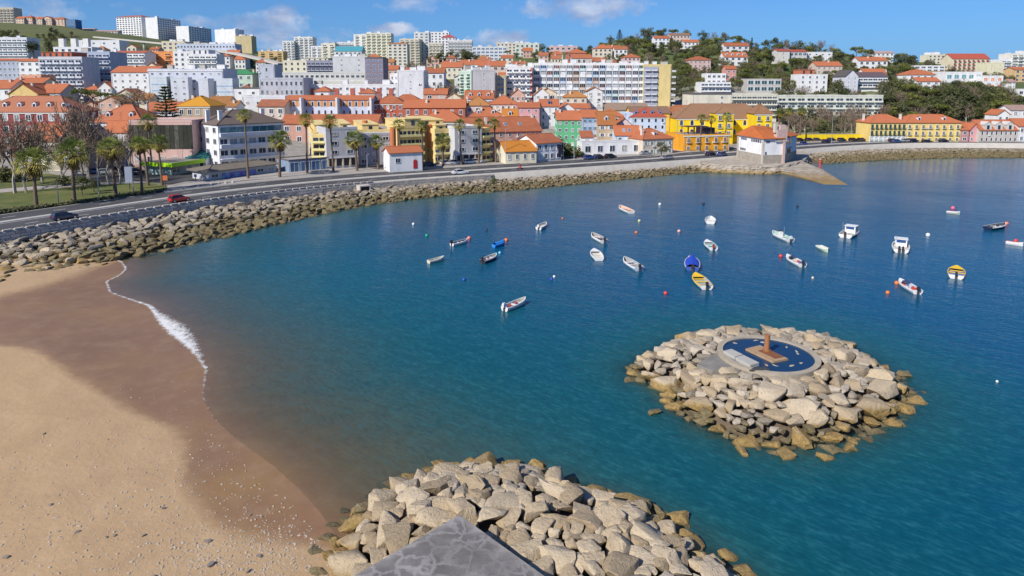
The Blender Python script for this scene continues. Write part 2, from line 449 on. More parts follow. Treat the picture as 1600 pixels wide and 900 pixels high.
# ------------------------------------------------------------------ water
def water_mat():
    m, nt, b = new_mat('sea_water')
    out = nt.nodes['Material Output']
    dep = attr_n(nt, 'depth')
    p = pos_n(nt)
    big = noise_n(nt, p, 0.035, 4, 0.6)
    dv = math_n(nt, 'ADD', dep, math_n(nt, 'ADD', math_n(nt, 'MULTIPLY', math_n(nt, 'SUBTRACT', big, 0.5), 0.9), math_n(nt, 'MULTIPLY', math_n(nt, 'SUBTRACT', noise_n(nt, p, .32, 5, .65), 0.5), 1.1)))
    d5 = math_n(nt, 'MULTIPLY', dv, 0.2)
    silty = ramp_n(nt, d5, [(0.0, (.125, .115, .075)), (0.10, (.082, .112, .084)), (0.22, (.040, .100, .094)), (0.40, (.011, .086, .104)), (0.65, (.003, .076, .116)), (1.0, (.002, .066, .138))])
    clean = ramp_n(nt, d5, [(0.0, (.016, .085, .088)), (0.3, (.006, .080, .100)), (0.6, (.003, .075, .116)), (1.0, (.002, .066, .138))])
    col = mix_n(nt, attr_n(nt, 'silt'), clean, silty)
    b.inputs['Roughness'].default_value = 0.07
    b.inputs['IOR'].default_value = 1.33; b.inputs['Specular IOR Level'].default_value = 0.38
    # ripples: short wind waves riding on longer ones, crests running across the wind
    def wave(scale, rot, st, det):
        mp = N(nt, 'ShaderNodeMapping'); mp.vector_type = 'TEXTURE'
        mp.inputs['Rotation'].default_value = (0, 0, R(rot)); mp.inputs['Scale'].default_value = st
        L(nt, p, mp.inputs[0])
        return noise_n(nt, mp.outputs[0], scale, det, 0.6)
    h1 = wave(1.3, -36, (2.4, 1, 1), 3)
    h2 = wave(0.24, -28, (2.4, 1, 1), 2)
    h3 = wave(3.6, -42, (2.3, 1, 1), 3)
    h = math_n(nt, 'ADD', math_n(nt, 'ADD', math_n(nt, 'MULTIPLY', h1, 0.5), math_n(nt, 'MULTIPLY', h2, 0.9)), math_n(nt, 'MULTIPLY', h3, 0.42))
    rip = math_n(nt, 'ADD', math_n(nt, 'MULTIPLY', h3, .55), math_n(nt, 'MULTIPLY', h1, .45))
    col = mix_n(nt, ramp_n(nt, rip, [(.36, (.32, .32, .32)), (.50, (0, 0, 0))]), col, (.001, .030, .050))  # wave shading painted into the colour: troughs darkened
    L(nt, mix_n(nt, ramp_n(nt, rip, [(.50, (0, 0, 0)), (.66, (.42, .42, .42))]), col, (.03, .17, .20)), b.inputs['Base Color'])  # crests lightened in the colour, as if turned to the sun
    gust = noise_n(nt, p, 0.018, 5, 0.62)
    L(nt, math_n(nt, 'ADD', math_n(nt, 'MULTIPLY', ramp_n(nt, gust, [(.38, (0, 0, 0)), (.62, (1, 1, 1))]), .14), .05), b.inputs['Roughness'])
    calm = math_n(nt, 'ADD', math_n(nt, 'MULTIPLY', gust, 1.5), 0.0)
    h = math_n(nt, 'MULTIPLY', h, calm)
    bp = N(nt, 'ShaderNodeBump'); bp.inputs['Strength'].default_value = 0.42; bp.inputs['Distance'].default_value = 0.30
    L(nt, h, bp.inputs['Height']); L(nt, bp.outputs[0], b.inputs['Normal'])
    # shallow water lets the bed through
    kk = math_n(nt, 'SUBTRACT', math_n(nt, 'MULTIPLY', attr_n(nt, 'silt'), .8), 2.7)
    t = math_n(nt, 'POWER', 2.718, math_n(nt, 'MULTIPLY', math_n(nt, 'MAXIMUM', dep, 0.0), kk))
    tr = N(nt, 'ShaderNodeBsdfTransparent'); L(nt, mix_n(nt, math_n(nt, 'MULTIPLY', dep, 0.7, True), (0.93, .95, .92), (.45, .75, .65)), tr.inputs[0])
    gl = N(nt, 'ShaderNodeBsdfGlossy'); gl.inputs['Roughness'].default_value = 0.1; L(nt, bp.outputs[0], gl.inputs['Normal'])
    inc = nt.nodes.new('ShaderNodeNewGeometry').outputs['Incoming']
    dot = N(nt, 'ShaderNodeVectorMath', operation='DOT_PRODUCT'); L(nt, inc, dot.inputs[0]); L(nt, bp.outputs[0], dot.inputs[1])
    fres = math_n(nt, 'ADD', math_n(nt, 'MULTIPLY', math_n(nt, 'POWER', math_n(nt, 'SUBTRACT', 1.0, math_n(nt, 'ABSOLUTE', dot.outputs['Value'])), 5.0), 0.75), 0.02)
    clear = N(nt, 'ShaderNodeMixShader'); L(nt, fres, clear.inputs[0]); L(nt, tr.outputs[0], clear.inputs[1]); L(nt, gl.outputs[0], clear.inputs[2])
    ms = N(nt, 'ShaderNodeMixShader'); L(nt, math_n(nt, 'MULTIPLY', t, 0.97), ms.inputs[0]); L(nt, b.outputs[0], ms.inputs[1]); L(nt, clear.outputs[0], ms.inputs[2])
    L(nt, ms.outputs[0], out.inputs['Surface'])
    return m
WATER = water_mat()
xs = np.r_[np.linspace(-400, -100, 12), np.arange(-95, 60, 0.75), np.linspace(61, 420, 130), np.linspace(450, 2500, 14)]
ys = np.r_[np.linspace(-300, 8, 10), np.arange(10, 110, 0.75), np.arange(111, 300, 2.0), np.linspace(305, 520, 10)]
V, F = grid_mesh(xs, ys, lambda X, Y: X * 0.0)
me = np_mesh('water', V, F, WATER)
attr(me, 'depth', np.maximum(-bed_z(V[:, 0], V[:, 1]), 0.0))
attr(me, 'silt', np.clip(1.25 - sdist(V[:, 0], V[:, 1], BEACH_LINE) / 17, 0, 1))
tag(link('water', me), kind='structure')

# ------------------------------------------------------------------ sand and sea bed
def sand_mat():
    m, nt, b = new_mat('beach_sand')
    p = pos_n(nt)
    wet = attr_n(nt, 'wet')
    n1 = noise_n(nt, p, 0.25, 6, 0.65); n2 = noise_n(nt, p, 1.6, 5, 0.6); n3 = noise_n(nt, p, 9, 4, 0.7); nb = noise_n(nt, p, 0.09, 3)
    w = math_n(nt, 'ADD', wet, math_n(nt, 'MULTIPLY', math_n(nt, 'SUBTRACT', n1, 0.5), 0.8))
    w = math_n(nt, 'ADD', w, math_n(nt, 'MULTIPLY', math_n(nt, 'SUBTRACT', n2, 0.5), 0.3))
    w = ramp_n(nt, w, [(0.30, (0, 0, 0)), (0.52, (.55, .55, .55)), (0.62, (.85, .85, .85)), (0.85, (1, 1, 1))])
    dry = ramp_n(nt, n1, [(0.25, (.41, .27, .145)), (0.55, (.48, .325, .18)), (0.8, (.53, .375, .22))])
    dry = mix_n(nt, math_n(nt, 'MULTIPLY', n3, 0.35), dry, (.34, .22, .12))
    wetc = ramp_n(nt, nb, [(0.3, (.245, .138, .070)), (0.5, (.275, .154, .074)), (0.68, (.325, .19, .068))])
    wetc = mix_n(nt, math_n(nt, 'MULTIPLY', n2, 0.5), wetc, (.215, .118, .060))
    wetc = mix_n(nt, ramp_n(nt, noise_n(nt, p, .5, 6, .7), [(.46, (0, 0, 0)), (.66, (.6, .6, .6))]), wetc, (.33, .205, .11))
    c = mix_n(nt, w, dry, wetc)
    # crushed shells strewn over the sand
    vo = N(nt, 'ShaderNodeTexVoronoi'); vo.inputs['Scale'].default_value = 3.2; L(nt, p, vo.inputs['Vector'])
    sz = ramp_n(nt, vo.outputs['Distance'], [(0.07, (1, 1, 1)), (0.11, (0, 0, 0))])
    sh = attr_n(nt, 'shells')
    keep = ramp_n(nt, math_n(nt, 'ADD', noise_n(nt, p, 0.7, 3), math_n(nt, 'MULTIPLY', sh, 0.5)), [(0.62, (0, 0, 0)), (0.75, (1, 1, 1))])
    c = mix_n(nt, math_n(nt, 'MULTIPLY', math_n(nt, 'MULTIPLY', sz, keep), 0.8), c, (.62, .53, .43))
    L(nt, c, b.inputs['Base Color'])
    L(nt, math_n(nt, 'SUBTRACT', 0.95, math_n(nt, 'MULTIPLY', w, 0.58)), b.inputs['Roughness'])
    h = math_n(nt, 'ADD', math_n(nt, 'MULTIPLY', n2, math_n(nt, 'SUBTRACT', 1.0, math_n(nt, 'MULTIPLY', w, 0.8))), math_n(nt, 'MULTIPLY', n3, 0.25))
    bump_n(nt, h, b, 0.5, 0.12)
    return m
SAND = sand_mat()
xs = np.r_[np.linspace(-260, -92, 30), np.arange(-90, 12, 0.5), np.linspace(13, 60, 30)]
ys = np.r_[np.linspace(-60, 14, 20), np.arange(15, 112, 0.5)]
def sand_z(X, Y):
    z = beach_z(X, Y)
    rip = 0.02 * np.sin(X * 1.7 + 2 * np.sin(Y * .5)) * np.sin(Y * 1.3 + X * .4) + 0.05 * np.sin(X * .35 + 1) * np.sin(Y * .28)
    return z + rip * np.clip(z * 2, 0, 1)
V, F = grid_mesh(xs, ys, sand_z)
me = np_mesh('beach', V, F, SAND)
dd = sdist(V[:, 0], V[:, 1], DRY_LINE); d2 = -sdist(V[:, 0], V[:, 1], FAR_DRY)
attr(me, 'wet', np.clip(0.5 + np.minimum(dd / 1.6, d2 / 3.5) * 0.5, 0, 1))
pd = np.hypot(V[:, 0] - onz(385, 862, .8)[0], V[:, 1] - onz(385, 862, .8)[1])
pd2 = np.hypot(V[:, 0] - onz(100, 880, .8)[0], V[:, 1] - onz(100, 880, .8)[1])
pd3 = np.hypot((V[:, 0] - onz(330, 700, .4)[0]) * .7, V[:, 1] - onz(330, 700, .4)[1])
attr(me, 'shells', np.maximum(np.maximum(np.exp(-(pd / 3.0) ** 2), 0.55 * np.exp(-(pd2 / 6) ** 2)), 0.5 * np.exp(-(pd3 / 5) ** 2)))
tag(link('beach', me), kind='structure')

bed_m = plain_mat('sea_bed', (.045, .05, .04), 0.9, var=0.4, scale=0.4)
xs = np.r_[np.linspace(-400, -100, 8), np.linspace(-95, 420, 140), np.linspace(450, 2500, 8)]
ys = np.r_[np.linspace(-300, 8, 6), np.linspace(10, 300, 110), np.linspace(305, 520, 6)]
V, F = grid_mesh(xs, ys, lambda X, Y: np.minimum(np.minimum(bed_z(X, Y), -0.25) - 0.15, -0.4))
tag(link('sea_bed', np_mesh('sea_bed', V, F, bed_m)), kind='structure')

# foam where the small waves run out
def foam_mat():
    m, nt, b = new_mat('foam')
    p = pos_n(nt); e = attr_n(nt, 'edge')
    n1 = noise_n(nt, p, 1.1, 5, 0.7); n2 = noise_n(nt, p, 5.5, 4, 0.7)
    f = math_n(nt, 'SUBTRACT', math_n(nt, 'ADD', math_n(nt, 'MULTIPLY', n1, .75), math_n(nt, 'MULTIPLY', n2, 0.6)), e)
    a = ramp_n(nt, f, [(0.40, (0, 0, 0)), (0.68, (1, 1, 1))])
    b.inputs['Base Color'].default_value = (.78, .77, .75, 1); b.inputs['Roughness'].default_value = 0.9
    L(nt, math_n(nt, 'MULTIPLY', a, 0.92), b.inputs['Alpha'])
    bump_n(nt, n2, b, 0.6, 0.1)
    return m
FOAM = foam_mat()
def foam_strip(line, inner, outer, dens, name):
    V = []; E = []
    n = len(line)
    ks = np.linspace(-1, 1, 9)
    for i in range(n):
        w_in, w_out = inner(i / (n - 1)), outer(i / (n - 1))
        t = line[min(i + 1, n - 1)] - line[max(i - 1, 0)]; t = t / np.linalg.norm(t)
        nr = np.array([-t[1], t[0]])     # towards the sea
        for k in ks:
            d = k * (w_out if k > 0 else w_in)
            q = line[i] + nr * d
            V.append((q[0], q[1], 0.035 + max(-d, 0) * 0.06)); E.append(abs(k) ** 1.2 * 0.65 + dens(i / (n - 1)))
    nk = len(ks)
    F = np.array([(i * nk + k, i * nk + k + 1, (i + 1) * nk + k + 1, (i + 1) * nk + k) for i in range(n - 1) for k in range(nk - 1)])
    me = np_mesh(name, np.array(V), F, FOAM); attr(me, 'edge', np.array(E))
    return tag(link(name, me), kind='stuff')
bl = BEACH_LINE
i0 = int(np.argmin(np.hypot(*(bl - onz(186, 405, 0)[:2]).T))); i1 = int(np.argmin(np.hypot(*(bl - onz(490, 790, 0)[:2]).T)))
seg = bl[i0:i1]
def gauss(x, c, w): return math.exp(-((x - c) / w) ** 2)
foam_strip(seg, lambda t: 0.5 + 0.5 * gauss(t, .52, .09), lambda t: 0.6 + 1.9 * gauss(t, .50, .10),
           lambda t: 0.10 - 0.20 * gauss(t, .50, .11) + 1.0 * max(0, t - .60), 'foam')

# ------------------------------------------------------------------ road, kerbs, sea wall
def strip(name, line, a, b, z, mat, kind='structure', thick=None, i0=0, i1=None, label=None, cat=None):
    l = line[i0:i1]
    A, B = offset(l, a), offset(l, b)
    za = np.broadcast_to(z, (len(l),))
    n = len(l)
    if thick is None:
        V = np.vstack([np.c_[A, za], np.c_[B, za]])
        F = np.array([(i, n + i, n + i + 1, i + 1) for i in range(n - 1)])
    else:
        V = np.vstack([np.c_[A, za], np.c_[B, za], np.c_[A, za - thick], np.c_[B, za - thick]])
        F = np.array([q for i in range(n - 1) for q in ((i, n + i, n + i + 1, i + 1), (2 * n + i, i, i + 1, 2 * n + i + 1), (n + i, 3 * n + i, 3 * n + i + 1, n + i + 1))])
    return tag(link(name, np_mesh(name, V, F, mat, smooth=False)), label, cat, None, kind)
def asphalt_mat():
    m, nt, b = new_mat('asphalt')
    p = pos_n(nt)
    n1 = noise_n(nt, p, 0.12, 5, 0.6); n2 = noise_n(nt, p, 6, 3)
    c = ramp_n(nt, n1, [(0.3, (.042, .042, .046)), (0.7, (.075, .074, .078))])
    c = mix_n(nt, math_n(nt, 'MULTIPLY', n2, 0.3), c, (.10, .098, .095))
    L(nt, c, b.inputs['Base Color']); b.inputs['Roughness'].default_value = 0.85
    bump_n(nt, n2, b, 0.2, 0.02)
    return m
ASPH = asphalt_mat()
PAVE = plain_mat('paving', (.36, .33, .30), 0.85, var=0.2, scale=1.2)
CONC = plain_mat('concrete', (.46, .43, .39), 0.85, var=0.22, scale=0.7)
PAINT = plain_mat('road_paint', (.72, .70, .66), 0.7, var=0.15, scale=2)
def ridx(u, v): return int(np.argmin(np.hypot(*(ROAD - onz(u, v, ZR)[:2]).T)))
RI = lambda u: ridx(u, np.interp(u, [0, 150, 300, 460, 620, 800, 1000, 1100, 1180, 1250, 1330, 1400, 1500, 1600], [348, 326, 304, 286.5, 273.2, 262.2, 249.2, 242, 234, 228, 223.5, 221, 220.8, 222]))
strip('road', ROAD, -8.4, -0.75, ZR, ASPH)
strip('road', ROAD, 0.75, 8.0, ZR, ASPH)
strip('road_median', ROAD, -0.75, 0.75, ZR + 0.13, CONC, thick=0.2)
strip('pavement', ROAD, 8.0, WALL_OFF, ZR + 0.13, PAVE, thick=0.3)
strip('pavement', ROAD, -11.6, -8.4, ZR + 0.13, PAVE, thick=0.3, i0=RI(285))
mk = MB()
for off in (-8.1, -1.05, 1.05, 7.7):
    A, B = offset(ROAD, off - .1), offset(ROAD, off + .1)
    for i in range(len(ROAD) - 1):
        mk.quad((*A[i], ZR + .006), (*B[i], ZR + .006), (*B[i + 1], ZR + .006), (*A[i + 1], ZR + .006))
for off in (-4.6, 4.4):
    A, B = offset(ROAD, off - .08), offset(ROAD, off + .08)
    for i in range(0, len(ROAD) - 1, 4):
        mk.quad((*A[i], ZR + .006), (*B[i], ZR + .006), (*B[i + 1], ZR + .006), (*A[i + 1], ZR + .006))
mk.build('road_markings', PAINT); tag(bpy.context.scene.objects['road_markings'], kind='structure')

# sea wall: a masonry core, faced near the camera with separate blocks
def masonry_mat(rgb, name):
    m, nt, b = new_mat(name)
    p = pos_n(nt); oi = N(nt, 'ShaderNodeObjectInfo')
    n1 = noise_n(nt, p, 0.8, 5, 0.65); n2 = noise_n(nt, p, 5, 4)
    c = ramp_n(nt, math_n(nt, 'ADD', math_n(nt, 'MULTIPLY', n1, 0.7), math_n(nt, 'MULTIPLY', oi.outputs['Random'], 0.3)),
               [(0.25, tuple(x * .62 for x in rgb)), (0.5, rgb), (0.75, tuple(min(1, x * 1.2) for x in rgb))])
    c = mix_n(nt, math_n(nt, 'MULTIPLY', n2, .3), c, tuple(x * .6 for x in rgb))
    L(nt, c, b.inputs['Base Color']); b.inputs['Roughness'].default_value = 0.9
    bump_n(nt, n2, b, 0.4, 0.05)
    return m
STONE = masonry_mat((.50, .46, .42), 'wall_stone')
MORTAR = masonry_mat((.52, .49, .45), 'wall_mortar')
A, B = offset(ROAD, WALL_OFF), offset(ROAD, WALL_OFF + 0.5)
n = len(ROAD)
V = np.vstack([np.c_[A, np.full(n, ZR + .3)], np.c_[B, np.full(n, ZR + .3)], np.c_[A, np.full(n, -1.5)], np.c_[B, np.full(n, -1.5)]])
F = np.array([q for i in range(n - 1) for q in ((i, n + i, n + i + 1, i + 1), (2 * n + i, i, i + 1, 2 * n + i + 1), (n + i, 3 * n + i, 3 * n + i + 1, n + i + 1))])
sea_wall = tag(link('sea_wall', np_mesh('sea_wall', V, F, CONC, smooth=False)),
               'long stone sea wall curving round the bay between the coast road and the rocks', 'wall')
def unit_block(seed, l, h, d):
    r = random.Random(seed); bm = bmesh.new()
    bmesh.ops.create_cube(bm, size=1.0)
    for v in bm.verts:
        v.co = Vector((v.co.x * l, v.co.y * d, v.co.z * h))
        v.co += Vector((r.uniform(-.02, .02), r.uniform(-.03, .03), r.uniform(-.015, .015)))
    bmesh.ops.bevel(bm, geom=bm.edges[:], offset=.025, segments=1, affect='EDGES')
    me = bpy.data.meshes.new('stone_block'); bm.to_mesh(me); bm.free(); me.materials.append(STONE)
    return me
BL = [unit_block(i, 1.32, .44, .34) for i in range(5)]
i0, i1 = RI(0) - 6, RI(760)
line = offset(ROAD, WALL_OFF + 0.56)[i0:i1]
dl = np.r_[0, np.cumsum(np.linalg.norm(np.diff(line, axis=0), axis=1))]
blocks = []
for c in range(6):
    z = ZR + 0.06 - 0.24 - c * 0.49
    s = 0.7 * (c % 2)
    while s < dl[-1]:
        x, y = np.interp(s, dl, line[:, 0]), np.interp(s, dl, line[:, 1])
        x2, y2 = np.interp(s + .5, dl, line[:, 0]), np.interp(s + .5, dl, line[:, 1])
        blocks.append((x, y, z, math.atan2(y2 - y, x2 - x)))
        s += 1.4
# coping with gaps along the top
s = 0.0
PB = unit_block(9, 1.25, .22, .42)
while s < dl[-1] * .72:
    x, y = np.interp(s, dl, line[:, 0]), np.interp(s, dl, line[:, 1]); x2, y2 = np.interp(s + .5, dl, line[:, 0]), np.interp(s + .5, dl, line[:, 1])
    link('coping_stone', PB, sea_wall, Matrix.Translation((x - .15 * math.cos(0), y, ZR + .41)) @ Matrix.Rotation(math.atan2(y2 - y, x2 - x), 4, 'Z'))
    s += 1.6
blocks.sort(key=lambda b: b[1])
rest = []
for k, (x, y, z, a) in enumerate(blocks):
    M = Matrix.Translation((x, y, z)) @ Matrix.Rotation(a, 4, 'Z')
    if k < 300: link('stone_block', BL[k % 5], sea_wall, M)
    else: rest.append((BL[k % 5], M))
def join(name, items, mats, parent=None, tints=None, smooth=False):
    Vs, Fs, Ts, mi = [], [], [], []
    cache = {}
    off = 0
    polys_by_n = {}
    for idx, (me, M) in enumerate(items):
        if me.name not in cache:
            v = np.empty(len(me.vertices) * 3, np.float32); me.vertices.foreach_get('co', v)
            cache[me.name] = (v.reshape(-1, 3), [tuple(p.vertices) for p in me.polygons])
        v, f = cache[me.name]
        Mn = np.array(M)
        Vs.append(v @ Mn[:3, :3].T + Mn[:3, 3])
        Fs += [tuple(i + off for i in q) for q in f]
        if tints is not None: Ts.append(np.full(len(v), tints[idx]))
        off += len(v)
    me = bpy.data.meshes.new(name)
    me.from_pydata(np.vstack(Vs).tolist(), [], Fs)
    for m in (mats if isinstance(mats, list) else [mats]): me.materials.append(m)
    if smooth: me.polygons.foreach_set('use_smooth', [True] * len(Fs))
    if tints is not None: attr(me, 'tint', np.concatenate(Ts))
    me.update()
    return tag(link(name, me, parent), kind='stuff')
if rest: join('stone_blocks', rest, STONE, sea_wall)

# outfall mouth in the wall
p = onz(545, 303, 1.3); tdir = ROAD[RI(545) + 3] - ROAD[RI(545) - 3]; ang = math.atan2(tdir[1], tdir[0])
wi = offset(ROAD, WALL_OFF + 1.2)[RI(545)]
of = empty('storm_drain', (wi[0], wi[1], 0.3), ang, 'square concrete outfall with a dark mouth set in the sea wall among the rocks', 'drain')
m = MB(); m.box(-1.35, -1.6, -.3, -1.1, 1.0, 2.2); m.box(1.1, -1.6, -.3, 1.35, 1.0, 2.2); m.box(-1.1, -1.6, 1.98, 1.1, 1.0, 2.2)
m.build('stone_frame', STONE, of)
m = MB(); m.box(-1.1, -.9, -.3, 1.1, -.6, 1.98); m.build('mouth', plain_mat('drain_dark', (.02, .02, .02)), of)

# ------------------------------------------------------------------ boulders
def limestone(individual):
    m, nt, b = new_mat('limestone' if individual else 'limestone_mass')
    p = pos_n(nt)
    if individual:
        tintv = N(nt, 'ShaderNodeObjectInfo').outputs['Random']
        tcn = N(nt, 'ShaderNodeTexCoord').outputs['Object']
    else:
        tintv = attr_n(nt, 'tint'); tcn = p
    n1 = noise_n(nt, p, 0.9, 6, 0.65); n2 = noise_n(nt, p, 4.5, 5, 0.65); n3 = noise_n(nt, p, 0.35, 3)
    base = ramp_n(nt, math_n(nt, 'ADD', math_n(nt, 'MULTIPLY', tintv, 0.6), math_n(nt, 'MULTIPLY', n1, 0.4)),
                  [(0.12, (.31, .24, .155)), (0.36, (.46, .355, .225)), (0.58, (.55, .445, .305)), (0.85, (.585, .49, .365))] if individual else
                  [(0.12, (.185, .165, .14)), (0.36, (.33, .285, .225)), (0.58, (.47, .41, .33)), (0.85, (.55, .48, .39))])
    base = mix_n(nt, math_n(nt, 'MULTIPLY', n2, 0.42), base, (.22, .165, .105))
    n4 = noise_n(nt, p, 14, 4, .7); base = mix_n(nt, ramp_n(nt, n4, [(.52, (0, 0, 0)), (.66, (.5, .5, .5))]), base, (.16, .125, .09))
    base = mix_n(nt, ramp_n(nt, noise_n(nt, p, .55, 6, .7), [(.52, (0, 0, 0)), (.64, (.34, .34, .34))]), base, (.31, .24, .155))
    vo = N(nt, 'ShaderNodeTexVoronoi'); vo.inputs['Scale'].default_value = 3.4; L(nt, p, vo.inputs['Vector'])
    pit = ramp_n(nt, math_n(nt, 'ADD', vo.outputs['Distance'], math_n(nt, 'MULTIPLY', n2, 0.3)), [(0.20, (1, 1, 1)), (0.30, (0, 0, 0))])
    pk = ramp_n(nt, n3, [(0.5, (0, 0, 0)), (0.6, (1, 1, 1))])
    pitf = math_n(nt, 'MULTIPLY', pit, pk)
    base = mix_n(nt, math_n(nt, 'MULTIPLY', pitf, 0.55), base, (.20, .13, .065))
    # weed and tide stain up to the high water mark
    z = N(nt, 'ShaderNodeSeparateXYZ'); L(nt, p, z.inputs[0])
    zz = math_n(nt, 'ADD', z.outputs[2], math_n(nt, 'MULTIPLY', math_n(nt, 'SUBTRACT', n1, 0.5), -0.9))
    zz = math_n(nt, 'ADD', zz, math_n(nt, 'MULTIPLY', math_n(nt, 'SUBTRACT', tintv, 0.5), 0.5))
    al = ramp_n(nt, zz, [(0.66, (1, 1, 1)), (1.02, (0, 0, 0))])
    weed = ramp_n(nt, n2, [(0.3, (.16, .105, .025)), (0.55, (.31, .20, .062)), (0.75, (.38, .27, .11))] if individual else [(0.3, (.08, .065, .025)), (0.55, (.17, .13, .055)), (0.75, (.24, .19, .10))])
    base = mix_n(nt, math_n(nt, 'MULTIPLY', al, 0.92), base, weed)
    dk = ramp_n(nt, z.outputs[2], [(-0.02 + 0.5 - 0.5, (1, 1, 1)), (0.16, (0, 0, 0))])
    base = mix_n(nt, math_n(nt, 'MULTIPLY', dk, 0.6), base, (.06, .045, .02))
    L(nt, base, b.inputs['Base Color']); b.inputs['Roughness'].default_value = 0.9
    h = math_n(nt, 'ADD', math_n(nt, 'MULTIPLY', n2, 0.6), math_n(nt, 'MULTIPLY', n1, 0.8))
    h = math_n(nt, 'SUBTRACT', h, math_n(nt, 'MULTIPLY', pitf, 0.5))
    h = math_n(nt, 'ADD', h, math_n(nt, 'MULTIPLY', n4, .25))
    bump_n(nt, h, b, 0.9, 0.2)
    return m
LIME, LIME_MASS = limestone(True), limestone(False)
def rock_proto(seed, detail):
    r = random.Random(seed * 31 + 5)
    bm = bmesh.new()
    sc = Vector((r.uniform(1.0, 1.35), r.uniform(.78, 1.0), r.uniform(.52, .70)))
    for k in range(r.randint(13, 18)):
        d = Vector((r.gauss(0, 1), r.gauss(0, 1), r.gauss(0, 1))).normalized()
        e = r.choice((3.0, 4.5, 7.0))
        q = (abs(d.x) ** e + abs(d.y) ** e + abs(d.z) ** e) ** (1 / e)
        d = d / q * r.uniform(.84, 1.0)
        bm.verts.new((d.x * sc.x, d.y * sc.y, d.z * sc.z))
    res = bmesh.ops.convex_hull(bm, input=bm.verts)
    junk = [g for g in res['geom_interior'] if isinstance(g, bmesh.types.BMVert)]
    if junk: bmesh.ops.delete(bm, geom=junk, context='VERTS')
    bmesh.ops.dissolve_limit(bm, angle_limit=R(14), verts=bm.verts, edges=bm.edges)
    if detail:
        bmesh.ops.bevel(bm, geom=bm.edges[:], offset=.055, segments=1, affect='EDGES', clamp_overlap=True)
        bmesh.ops.triangulate(bm, faces=bm.faces[:])
        bmesh.ops.subdivide_edges(bm, edges=[e for e in bm.edges if e.calc_length() > .34], cuts=1, use_grid_fill=True)
        bmesh.ops.triangulate(bm, faces=bm.faces[:])
        bmesh.ops.remove_doubles(bm, verts=bm.verts[:], dist=.015)
        off = Vector((seed * 7.3, 0, 0))
        for v in bm.verts:
            nz = mnoise.noise(v.co * 1.5 + off) * .15 + mnoise.noise(v.co * 4.0 + off) * .075
            v.co += v.co.normalized() * nz
    bmesh.ops.recalc_face_normals(bm, faces=bm.faces[:])
    me = bpy.data.meshes.new('boulder'); bm.to_mesh(me); bm.free()
    me.materials.append(LIME if detail else LIME_MASS)
    if detail:
        me.polygons.foreach_set('use_smooth', [True] * len(me.polygons)); me.set_sharp_from_angle(angle=R(30))
    return me
RP = [rock_proto(i, True) for i in range(16)]
RPL = [rock_proto(i + 40, False) for i in range(12)]
def dart(x0, x1, y0, y1, rad_f, ok, tries, pk=.68):
    """scatter points so that each keeps its own radius clear"""
    pts = []; cell = {}
    g = 1.6
    for _ in range(tries):
        x, y = random.uniform(x0, x1), random.uniform(y0, y1)
        if not ok(x, y): continue
        r = rad_f(x, y)
        cx, cy = int(x // g), int(y // g); good = True
        for ix in range(cx - 2, cx + 3):
            for iy in range(cy - 2, cy + 3):
                for (a, b, q) in cell.get((ix, iy), ()):
                    if (a - x) ** 2 + (b - y) ** 2 < ((q + r) * pk) ** 2: good = False; break
                if not good: break
            if not good: break
        if good:
            cell.setdefault((cx, cy), []).append((x, y, r)); pts.append((x, y, r))
    return pts
rocks = []   # x, y, z, r, zone
# island
APR = np.array([onz(960 + x / 3.261, 480 + y / 3.261, 2.05)[:2] for x, y in ((420, 290), (505, 236), (560, 235), (690, 305), (640, 322), (500, 322))])
def isl_ok(x, y):
    X, Y = np.array(x), np.array(y)
    return math.hypot(x - ISL[0], y - ISL[1]) > 4.75 and float(poly_sd(X, Y, ISL_P)) > (-1.5 if y < ISL[1] else -.4) and float(poly_sd(X, Y, APR)) < -.35
for (x, y, r) in dart(ISL[0] - 13.5, ISL[0] + 13.5, ISL[1] - 13.5, ISL[1] + 13.5,
                      lambda x, y: random.choice((.45, .62, .85, 1.0, 1.15) if math.hypot(x - ISL[0], y - ISL[1]) > 6.0 else (.45, .55, .66)) * (1.0 if math.hypot(x - ISL[0], y - ISL[1]) < 9.5 else .78), isl_ok, 22000, .62):
    z = min(float(island_z(np.array(x), np.array(y))), 1.9)
    front = (y - ISL[1]) < -0.25 * abs(x - ISL[0])
    rocks.append((x, y, z + .05 * r, r, ('island_front' if front else 'island_back') if z > .35 else 'island_toe'))
# a few that broke away from it
for (u, v, r) in ((1023, 645, .55), (1158, 708, .5), (1222, 712, .75), (1290, 716, .5), (1408, 612, .6), (1414, 588, .5), (1330, 702, .6), (1094, 660, .5)):
    p = onz(u, v, 0); rocks.append((p[0], p[1], .05, r, 'island_toe'))
# pile round the pier head
def in_pier(x, y):
    d = np.array([x, y]) - PC
    a, b = (PL - PC) / np.linalg.norm(PL - PC), (PR - PC) / np.linalg.norm(PR - PC)
    return d @ a > -.15 and d @ b > -.15
def pile_ok(x, y): return float(poly_sd(np.array(x), np.array(y), PILE)) > -1.0 and not in_pier(x, y)
for (x, y, r) in dart(PILE[:, 0].min() - 2, PILE[:, 0].max() + 2, 26.5, PILE[:, 1].max() + 2, lambda x, y: random.choice((.42, .6, .75, .9, 1.02, 1.12)), pile_ok, 11000, .62):
    z = float(pile_z(np.array(x), np.array(y)))
    rocks.append((x, y, min(z, 1.95) + .04 * r, r, ('pile_left' if x < PC[0] else 'pile_right') if z > .45 else 'pile_toe'))
for (u, v, r) in ((836, 728, .55), (1140, 872, .5), (1060, 812, .55)):
    p = onz(u, v, 0); rocks.append((p[0], p[1], .1, r, 'pile_toe'))
